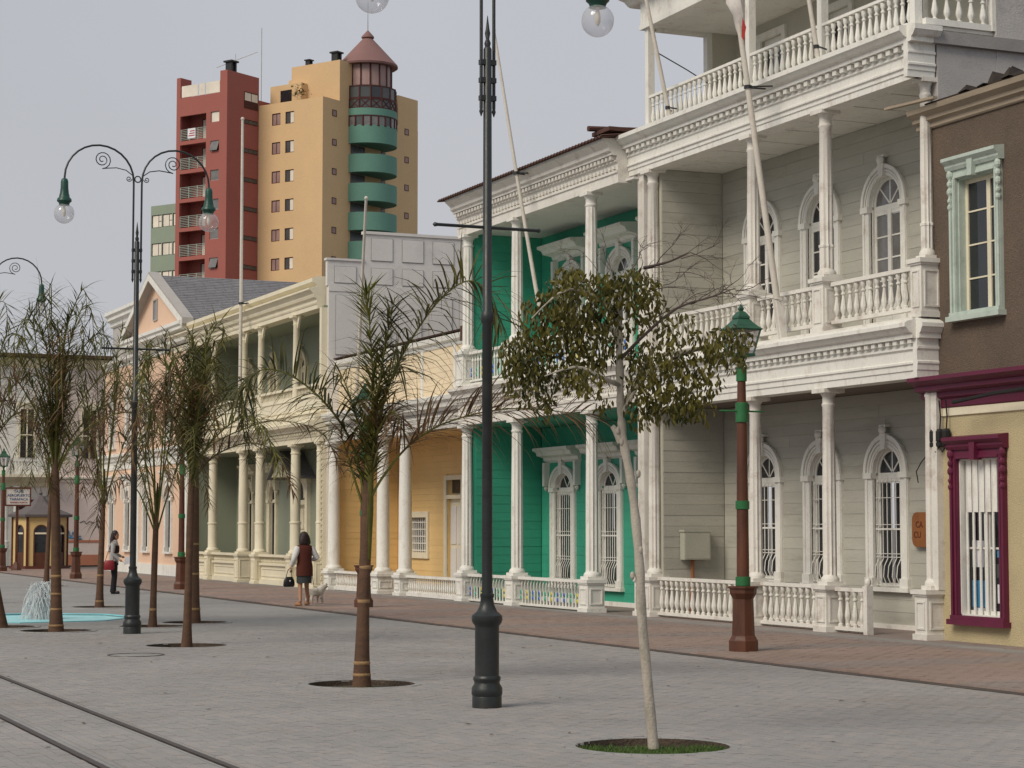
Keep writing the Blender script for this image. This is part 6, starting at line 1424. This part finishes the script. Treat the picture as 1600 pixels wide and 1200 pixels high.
palm((8.74, 36.12), 'slim orange brown palm with forking stalks right of the tower lamp', 7, 2.0, .066, .045, 10, 5.3, 1.2, (.04, 0), .22, (.35,), .3, .55, .36, 38, .4)
palm((6.86, 35.21), 'thick ringed palm with the tallest dense crown beside the blue pool', 8, 3.0, .10, .055, 19, 6.15, 1.65, (-.06, 0), .05, (.14, .42, .68, .98), .35, .6, .12, 44, .9)
palm((9.76, 45.28), 'ringed palm that half hides the dark haired woman in grey', 9, 2.5, .082, .042, 12, 6.6, 1.9, (.06, 0), .25, (.18, .75), .35, .62, .30, 40, .5)
palm((11.81, 62.26), 'distant slim palm in front of the yellow kiosk', 10, 3.0, .08, .05, 12, 5.8, 1.8, (.1, 0), .1, (), .45, .6, .2, 32, .7)
palm((6.23, 36.95), 'palm at the edge of the view with a frond arching down over the taxi sign', 12, 2.7, .1, .06, 16, 5.8, 1.9, (-.55, 0), .1, (), .4, .62, .16, 42, .9)

# ================================================================ pale barked tree
wt = thing('broadleaf_tree', 'slender pale barked tree with drooping olive leaves and bare twigs on one side', 'tree', (7.66, 14.78, -.06), None, VA)
q = random.Random(77)
def a_(px, py, dw=0.0): return Vector(((px - 1020) / 195.0, dw, 1.81 + (824 - py) / 195.0))
tp = [a_(1021, 1170), a_(1016, 1110), a_(1004, 970), a_(1000, 880), a_(990, 770), a_(976, 690), a_(972, 640), a_(970, 560), a_(968, 482)]
C = bez(tp, 40)
tm = MB(); rr = [.044 - .016 * (i / 40) + .003 * math.sin(i * 1.9) + .002 * math.sin(i * 4.3) for i in range(41)]
tm.tube(C, rr, 14)
for (px, py, s) in ((1003, 860, 1), (1000, 740, -1), (990, 900, -1), (968, 672, -1), (974, 690, 1)):
    c = a_(px, py); tm.ell((c.x - .006, c.y - .022, c.z), (.02, .022, .034), 8, 6)
tm.tube([a_(972, 690), a_(964, 672), a_(958, 664)], [.035, .028, .02], 8)
trk_o = tm.build('trunk', m_bark, wt, True, True)
limbs = [
 [a_(972, 650), a_(985, 625, -.05), a_(1010, 585, -.1), a_(1050, 560, -.12)], [a_(971, 640), a_(1000, 590, .1), a_(1022, 545, .2), a_(1040, 530, .22)],
 [a_(970, 500), a_(950, 478, -.1), a_(925, 460, -.2), a_(880, 455, -.3), a_(830, 500, -.35)], [a_(970, 520), a_(940, 500, .15), a_(900, 500, .3), a_(860, 540, .35)],
 [a_(968, 490), a_(972, 450, 0), a_(985, 425, .05), a_(1010, 410, .1)], [a_(970, 560), a_(1010, 520, -.15), a_(1060, 480, -.2), a_(1110, 465, -.25), a_(1150, 450, -.25)],
 [a_(971, 600), a_(940, 590, -.2), a_(900, 575, -.3), a_(850, 590, -.35)], [a_(1050, 560, -.12), a_(1090, 545, -.1), a_(1140, 530, -.05), a_(1165, 520, 0)], [a_(1010, 410, .1), a_(1050, 400, .1), a_(1085, 385, .1)]]
lm = MB(); lm2 = MB()
for kk_, L in enumerate(limbs):
    c = bez(L, 10); (lm2 if kk_ in (5, 7, 8) else lm).tube(c, [(.016 if kk_ in (5, 7, 8) else .023) * (1 - .8 * i / 10) for i in range(11)], 6)
lm.build('limbs', m_bark, wt, True, True, stuff=True); lm2.build('bare_limbs', m_twig, wt, True, True, stuff=True)
tw_ = MB()
def twig(p, d, l, r, dep):
    n = 5; pts = [p]; c = d.copy()
    for i in range(n):
        c = (c + Vector((q.uniform(-.35, .35), q.uniform(-.35, .35), q.uniform(-.25, .22)))).normalized(); pts.append(pts[-1] + c * l / n)
    tw_.tube(pts, [r * (1 - .7 * i / n) for i in range(n + 1)], 4, False)
    if dep:
        for _ in range(3 if dep > 1 else 4):
            k = q.randrange(1, n + 1); e = (c + Vector((q.uniform(-.9, .9), q.uniform(-.9, .9), q.uniform(-.5, .6)))).normalized(); twig(pts[k], e, l * q.uniform(.45, .7), r * .55, dep - 1)
for (px, py, dw), d in (((1010, 412, .1), (1, .2, .35)), ((1045, 402, .1), (1, -.2, .3)), ((1060, 480, -.2), (.9, .1, .6)), ((1100, 468, -.25), (1, .2, .25)), ((1130, 458, -.25), (1, -.3, .0)), ((1000, 440, 0), (.7, .3, .8)), ((1020, 500, -.1), (.9, .3, .7)), ((1080, 475, -.2), (.8, -.4, .8)), ((1150, 455, -.25), (1, .1, .1)), ((960, 430, 0), (-.3, .2, 1)), ((930, 455, -.1), (-.4, -.3, 1)), ((1040, 440, 0), (1, .5, .3)), ((1060, 420, 0), (1, -.4, -.1)), ((1030, 405, .1), (.6, .4, .7)), ((1070, 395, .1), (1, .1, .2)), ((1085, 385, .1), (1, -.1, -.3)), ((1090, 470, -.2), (1, .3, .5)), ((1120, 462, -.25), (1, -.2, .5)), ((1045, 490, -.15), (.8, .3, 1)), ((1000, 420, 0), (.3, .2, 1)), ((985, 430, 0), (.1, -.3, 1)), ((945, 440, 0), (-.2, .2, 1)), ((1020, 450, 0), (1, .2, .6))):
    twig(a_(px, py, dw), Vector(d).normalized(), .36, .0048, 2)
tw_.build('bare_twigs', m_twig, wt, False, True, stuff=True)
CL = [(905, 465, 62, 46, 300), (860, 500, 55, 45, 230), (930, 520, 55, 45, 240), (870, 560, 62, 45, 250), (815, 585, 30, 42, 110), (820, 555, 40, 40, 110), (895, 430, 35, 20, 60), (985, 445, 48, 30, 180), (1015, 470, 34, 28, 80), (915, 590, 36, 30, 80), (850, 625, 22, 28, 36),
      (1030, 600, 55, 45, 180), (1015, 565, 34, 34, 90), (1075, 590, 40, 45, 105), (1050, 635, 45, 25, 110), (1000, 640, 26, 30, 40), (945, 625, 16, 18, 16), (1085, 545, 55, 28, 115), (1135, 535, 42, 26, 110), (1160, 550, 18, 26, 30), (1095, 635, 22, 24, 24), (800, 545, 22, 26, 36), (1012, 520, 42, 36, 44), (1055, 505, 30, 22, 30), (1110, 600, 26, 20, 24)]
LV = []
for px, py, rx, ry, n in CL:
    dw = q.uniform(-.25, .25)
    for _ in range(int(n * 1.9)):
        while True:
            u, v, w_ = q.uniform(-1, 1), q.uniform(-1, 1), q.uniform(-1, 1)
            if u * u + v * v + w_ * w_ < 1: break
        p = a_(px + u * rx * 1.08, py + v * ry * 1.08, dw + w_ * .38)
        l = q.uniform(.038, .085); hang = q.random(); D = Vector((q.uniform(-.7, .7), q.uniform(-.7, .7), -1 if hang < .85 else q.uniform(-.6, .4))).normalized(); B = D.cross(Vector((q.uniform(-1, 1), q.uniform(-1, 1), q.uniform(-.2, .2)))).normalized()
        LV.append((p, D, B, l))
lmesh = bpy.data.meshes.new('leaf'); W_ = .20
def leafgeo(p, D, B, l):
    N = D.cross(B); e = .06 * l
    return [p, p + D * l * .35 + B * l * W_ + N * e, p + D * l * .72 + B * l * W_ * .75 + N * e, p + D * l, p + D * l * .72 - B * l * W_ * .75 + N * e, p + D * l * .35 - B * l * W_ + N * e, p + D * l * .5 - N * e]
LF = [(0, 1, 6), (1, 2, 6), (2, 3, 6), (3, 4, 6), (4, 5, 6), (5, 0, 6)]
lmesh.from_pydata(leafgeo(Vector((0, 0, 0)), Vector((0, 0, -1)), Vector((1, 0, 0)), 1.0), [], LF); lmesh.materials.append(m_leaf)
q.shuffle(LV)
LV.sort(key=lambda t: -t[3])
big = LV[:300]
for p, D, B, l in big:
    o = link('leaf', lmesh, wt, p); Zx = -D; Mx = Matrix((B, Zx.cross(B), Zx)).transposed(); o.rotation_euler = Mx.to_euler(); o.scale = (l, l, l)
cm = MB()
for p, D, B, l in LV[300:]: cm.add(leafgeo(p, D, B, l), LF)
cm.build('crown', m_leaf, wt, False, True, stuff=True)

# ================================================================ people
def skin(name, verts, edges, rad, mat, parent, root=0, sub=2):
    me = bpy.data.meshes.new(name); me.from_pydata(verts, edges, []); o = bpy.data.objects.new(name + '_tmp', me); COL.objects.link(o)
    md = o.modifiers.new('skin', 'SKIN'); md.use_smooth_shade = True
    sv = me.skin_vertices[0].data
    for i, r in enumerate(rad): sv[i].radius = (r, r) if not isinstance(r, tuple) else r; sv[i].use_root = (i == root)
    s = o.modifiers.new('sub', 'SUBSURF'); s.levels = sub; s.render_levels = sub
    dg = bpy.context.evaluated_depsgraph_get(); m2 = bpy.data.meshes.new_from_object(o.evaluated_get(dg)); bpy.data.objects.remove(o)
    m2.name = name; m2.materials.clear(); m2.materials.append(mat); m2.polygons.foreach_set('use_smooth', [True] * len(m2.polygons))
    return link(name, m2, parent)
def hand(parent, wrist, d, up, mat, side=1):
    d = Vector(d).normalized(); up = Vector(up).normalized(); s = d.cross(up).normalized() * side; wv = Vector(wrist)
    vs = [wv, wv + d * .045, wv + d * .085]; ed = [(0, 1), (1, 2)]; rad = [(.020, .026), (.018, .034), (.015, .034)]
    o = skin('hand', vs, ed, rad, mat, parent, 0, 1)
    for k, (off, l) in enumerate(((-.026, .055), (-.009, .066), (.009, .062), (.025, .048))):
        b = wv + d * .08 + s * off; c = (d * .8 + up * -.4).normalized()
        skin('finger', [b, b + d * l * .5, b + d * l * .5 + c * l * .45], [(0, 1), (1, 2)], [.009, .0085, .007], mat, o, 0, 1)
    b = wv + d * .03 - s * .03; c = (d * .7 - s * .7).normalized()
    skin('thumb', [b, b + c * .035, b + c * .04 + d * .025], [(0, 1), (1, 2)], [.011, .010, .008], mat, o, 0, 1)
    return o
def person(label, loc, rz, J, head_turn=0.0):
    t = thing('person', label, 'person', loc, None, rz)
    names = ['pelvis', 'waist', 'chest', 'neck', 'head0', 'shL', 'elL', 'wrL', 'shR', 'elR', 'wrR', 'hiL', 'knL', 'anL', 'toL', 'hiR', 'knR', 'anR', 'toR']
    rad = [(.13, .105), (.105, .085), (.125, .09), .045, .042, .052, .04, .026, .052, .04, .026, .085, .056, .036, .03, .085, .056, .036, .03]
    E = [('pelvis', 'waist'), ('waist', 'chest'), ('chest', 'neck'), ('neck', 'head0'), ('chest', 'shL'), ('shL', 'elL'), ('elL', 'wrL'), ('chest', 'shR'), ('shR', 'elR'), ('elR', 'wrR'), ('pelvis', 'hiL'), ('hiL', 'knL'), ('knL', 'anL'), ('anL', 'toL'), ('pelvis', 'hiR'), ('hiR', 'knR'), ('knR', 'anR'), ('anR', 'toR')]
    ix = {n: i for i, n in enumerate(names)}
    body = skin('body', [J[n] for n in names], [(ix[a], ix[b]) for a, b in E], rad, m_skin, t)
    h = Vector(J['head']); hd = thing_part = MB().ell((0, 0, 0), (.074, .092, .112), 16, 12)
    hd.ell((0, .088, -.012), (.014, .022, .024), 8, 6).ell((-.076, .0, -.01), (.012, .022, .032), 8, 6).ell((.076, 0, -.01), (.012, .022, .032), 8, 6).ell((0, .045, -.07), (.045, .045, .045), 10, 8)
    ho = hd.build('head', m_skin, t, True, True); ho.location = h; ho.rotation_euler = (0, 0, head_turn)
    fm = MB()
    for s in (-1, 1): fm.ell((s * .03, .081, .012), (.013, .008, .008), 8, 5)
    fm.build('eyes', m_frame, ho, True, True); MB().ell((0, .088, -.055), (.024, .008, .008), 8, 5).build('mouth', m_redp, ho, True, True)
    b = MB()
    for s in (-1, 1): b.bar((s * .014, .088, .036), (s * .046, .078, .036), .008)
    b.build('eyebrows', m_hair, ho, False, True)
    return t, ho
# woman walking away with a small dog
JW = dict(pelvis=(0, 0, .84), waist=(0, .01, 1.0), chest=(0, .02, 1.20), neck=(0, .03, 1.36), head0=(0, .045, 1.44), head=(0, .05, 1.50),
          shL=(-.165, .02, 1.28), elL=(-.275, -.03, 1.04), wrL=(-.27, .10, .86), shR=(.165, .02, 1.28), elR=(.285, -.03, 1.06), wrR=(.25, .17, 1.0),
          hiL=(-.085, 0, .80), knL=(-.10, .02, .45), anL=(-.155, -.12, .09), toL=(-.18, .04, .035), hiR=(.085, 0, .80), knR=(.11, .13, .46), anR=(.165, .16, .10), toR=(.18, .31, .04))
pw_, ph_ = person('woman seen from behind walking away in a rust brown vest and short skirt', (13.90, 43.45, .02), R(8), JW)
hr = MB().ell((0, -.012, .018), (.104, .108, .122), 16, 12).rings([(0, -.06, -.15, .13, .06), (0, -.055, -.11, .14, .075), (0, -.04, -.03, .13, .095), (0, -.02, .05, .108, .10)], 16).build('hair', m_hair, ph_, True, True)
vst = MB().rings([(0, .0, .66, .195, .15), (0, .0, .72, .192, .148), (0, .0, .85, .19, .145), (0, .005, 1.0, .165, .125), (0, .015, 1.15, .175, .13), (0, .02, 1.26, .20, .12), (0, .022, 1.31, .19, .10), (0, .026, 1.35, .11, .08), (0, .03, 1.385, .065, .062)], 20).build('vest', m_vest, pw_, True, True)
for a, b, c in (('shL', 'elL', 'wrL'), ('shR', 'elR', 'wrR')):
    A, B, Cc = Vector(JW[a]), Vector(JW[b]), Vector(JW[c]); MB().tube([A + Vector((0, 0, .01)), A.lerp(B, .3), A.lerp(B, .7), B, B.lerp(Cc, .35), B.lerp(Cc, .75)], [.068, .074, .066, .060, .056, .045], 12).build('sleeve', m_shirt, pw_, True, True)
MB().rings([(0, .02, .50, .17, .155), (0, .02, .54, .172, .155), (0, .01, .66, .175, .14), (0, 0, .80, .165, .125)], 18).build('skirt', m_skirt, pw_, True, True)
for k in 'LR':
    a, b = Vector(JW['an' + k]), Vector(JW['to' + k]); d = b - a; MB().tube([a + Vector((0, -.04, -.05)), a.lerp(b, .4) + Vector((0, 0, -.03)), b, b + d * .25], [.03, .042, .04, .018], 10).bar(a + Vector((0, -.035, -.045)), Vector((a.x, a.y - .035, a.z - .09)), .025).build('shoe', m_tanshoe, pw_, True, True)
hand(pw_, JW['wrL'], (0, .25, -1), (0, 1, .2), m_skin, 1); hand(pw_, JW['wrR'], (.1, 1, -.1), (0, .1, 1), m_skin, -1)
hb = thing('handbag', 'black handbag hanging by its strap from the walking woman', 'handbag', (13.90, 43.45, .02), None, R(8))
MB().rings([(-.33, .10, .42, .115, .05), (-.33, .10, .45, .14, .06), (-.33, .10, .56, .13, .055), (-.33, .10, .64, .08, .035)], 14).build('bag_body', m_leather, hb, True, True)
MB().tube([(-.40, .10, .63), (-.36, .10, .78), (-.285, .115, .84), (-.27, .12, .82), (-.26, .10, .62)], .008, 6).build('strap', m_leather, hb, True, True)
MB().ell((-.33, .04, .55), (.02, .012, .02), 8, 5).build('clasp', m_pole, hb, True, True)
# dog
dg_ = thing('dog', 'small fluffy white dog walking beside the woman in brown', 'dog', (14.5, 44.6, .02), None, R(-60))
skin('body', [(0, -.02, .25), (0, .1, .26), (0, .2, .29), (0, .29, .37), (0, .36, .385), (0, .42, .37), (0, -.16, .26), (0, -.24, .32), (0, -.26, .40),
              (-.06, .17, .18), (-.06, .165, .09), (-.06, .18, .015), (.06, .17, .18), (.06, .20, .09), (.06, .22, .015), (-.06, -.13, .19), (-.06, -.19, .10), (-.06, -.165, .015), (.06, -.13, .19), (.06, -.16, .10), (.06, -.12, .015)],
     [(0, 1), (1, 2), (2, 3), (3, 4), (4, 5), (0, 6), (6, 7), (7, 8), (2, 9), (9, 10), (10, 11), (2, 12), (12, 13), (13, 14), (6, 15), (15, 16), (16, 17), (6, 18), (18, 19), (19, 20)],
     [.095, .10, .105, .075, .075, .03, .095, .035, .03, .045, .03, .025, .045, .03, .025, .05, .03, .025, .05, .03, .025], m_fur, dg_)
MB().ell((-.06, .335, .42), (.02, .03, .05), 8, 6).ell((.06, .335, .42), (.02, .03, .05), 8, 6).build('ears', m_fur, dg_, True, True)
MB().ell((0, .455, .375), (.014, .014, .012), 8, 5).ell((-.03, .41, .41), (.009, .009, .009), 6, 4).ell((.03, .41, .41), (.009, .009, .009), 6, 4).build('nose_and_eyes', m_frame, dg_, True, True)
tag(MB().tube([(14.12, 43.66, 1.0), (14.2, 43.8, .62), (14.36, 44.2, .42), (14.62, 44.75, .38)], .007, 5).build('dog_leash', m_leather, None, True), 'thin dark leash from the walking woman to the white dog', 'leash')
# woman standing by the palm
JS = dict(pelvis=(0, 0, .88), waist=(0, .0, 1.04), chest=(0, .01, 1.24), neck=(0, .02, 1.41), head0=(0, .03, 1.49), head=(0, .035, 1.55),
          shL=(-.165, .0, 1.33), elL=(-.21, .0, 1.08), wrL=(-.16, .18, .98), shR=(.165, .0, 1.33), elR=(.22, -.02, 1.07), wrR=(.19, .16, .90),
          hiL=(-.085, 0, .84), knL=(-.09, .02, .47), anL=(-.095, -.02, .08), toL=(-.11, .13, .035), hiR=(.085, 0, .84), knR=(.09, .03, .47), anR=(.095, .0, .08), toR=(.12, .15, .035))
ps_, pso = person('dark haired woman in grey and black standing beside a palm trunk with a red bag', (12.05, 54.2, -.012), R(-108), JS, R(-25))
MB().ell((0, -.015, .02), (.088, .098, .116), 16, 12).rings([(0, -.05, -.34, .10, .05), (0, -.055, -.25, .125, .065), (0, -.05, -.1, .12, .08), (0, -.03, .05, .095, .09)], 16).build('hair', m_hair, pso, True, True)
MB().rings([(0, 0, .82, .165, .125), (0, 0, .90, .17, .125), (0, 0, 1.05, .15, .11), (0, .01, 1.2, .168, .125), (0, .008, 1.32, .185, .105), (0, .012, 1.385, .13, .08), (0, .02, 1.43, .062, .06)], 18).build('sweater', m_grey_k, ps_, True, True)
MB().rings([(0, .012, 1.08, .155, .118), (0, .014, 1.12, .168, .13), (0, .014, 1.24, .178, .132), (0, .012, 1.28, .17, .12)], 18).build('chest_band', m_trous, ps_, True, True)
for a, b, c in (('shL', 'elL', 'wrL'), ('shR', 'elR', 'wrR')):
    A, B, Cc = Vector(JS[a]), Vector(JS[b]), Vector(JS[c]); MB().tube([A, A.lerp(B, .35), A.lerp(B, .75), B, B.lerp(Cc, .4), B.lerp(Cc, .95)], [.064, .06, .054, .05, .045, .036], 12).build('sleeve', m_grey_k, ps_, True, True)
MB().rings([(0, 0, .76, .165, .125), (0, 0, .88, .16, .12)], 16).build('waistband', m_trous, ps_, True, True)
for k, s in (('L', -1), ('R', 1)):
    A, B, Cc = Vector(JS['hi' + k]), Vector(JS['kn' + k]), Vector(JS['an' + k]); MB().tube([A + Vector((0, 0, .02)), A.lerp(B, .4), B, B.lerp(Cc, .6), Cc + Vector((0, .0, -.04))], [.098, .09, .072, .074, .082], 12).build('trouser_leg', m_trous, ps_, True, True)
    a, b = Vector(JS['an' + k]), Vector(JS['to' + k]); MB().tube([a + Vector((0, -.05, -.04)), a.lerp(b, .5) + Vector((0, 0, -.02)), b, b + (b - a) * .15], [.035, .042, .038, .02], 10).build('shoe', m_leather, ps_, True, True)
hand(ps_, JS['wrL'], (.2, 1, -.2), (0, .1, 1), m_skin, 1); hand(ps_, JS['wrR'], (-.1, 1, -.5), (0, .3, 1), m_skin, -1)
rb = thing('shoulder_bag', 'red bag at the hip of the standing woman beside the palm trunk', 'bag', (12.05, 54.2, 0), None, R(-108))
MB().rings([(.235, -.10, .62, .05, .13), (.235, -.10, .68, .07, .15), (.235, -.10, .82, .06, .14), (.235, -.10, .88, .03, .11)], 14).build('bag_body', m_redbag, rb, True, True)
MB().tube([(.24, -.2, .86), (.2, -.1, 1.2), (.12, .0, 1.43), (.19, .06, 1.2), (.24, .0, .86)], .008, 5).build('strap', m_redbag, rb, True, True)
tag(MB().add([(0, 0, 0), (.15, 0, .02), (.17, .02, .22), (.02, .02, .20), (0, .004, 0), (.15, .004, .02), (.17, .024, .22), (.02, .024, .20)], [(0, 1, 2, 3), (7, 6, 5, 4), (0, 4, 5, 1), (1, 5, 6, 2), (2, 6, 7, 3), (3, 7, 4, 0)]).build('leaflet', m_paper), 'white sheet of paper in the hand of the standing woman', 'paper').location = (12.28, 53.98, .76)
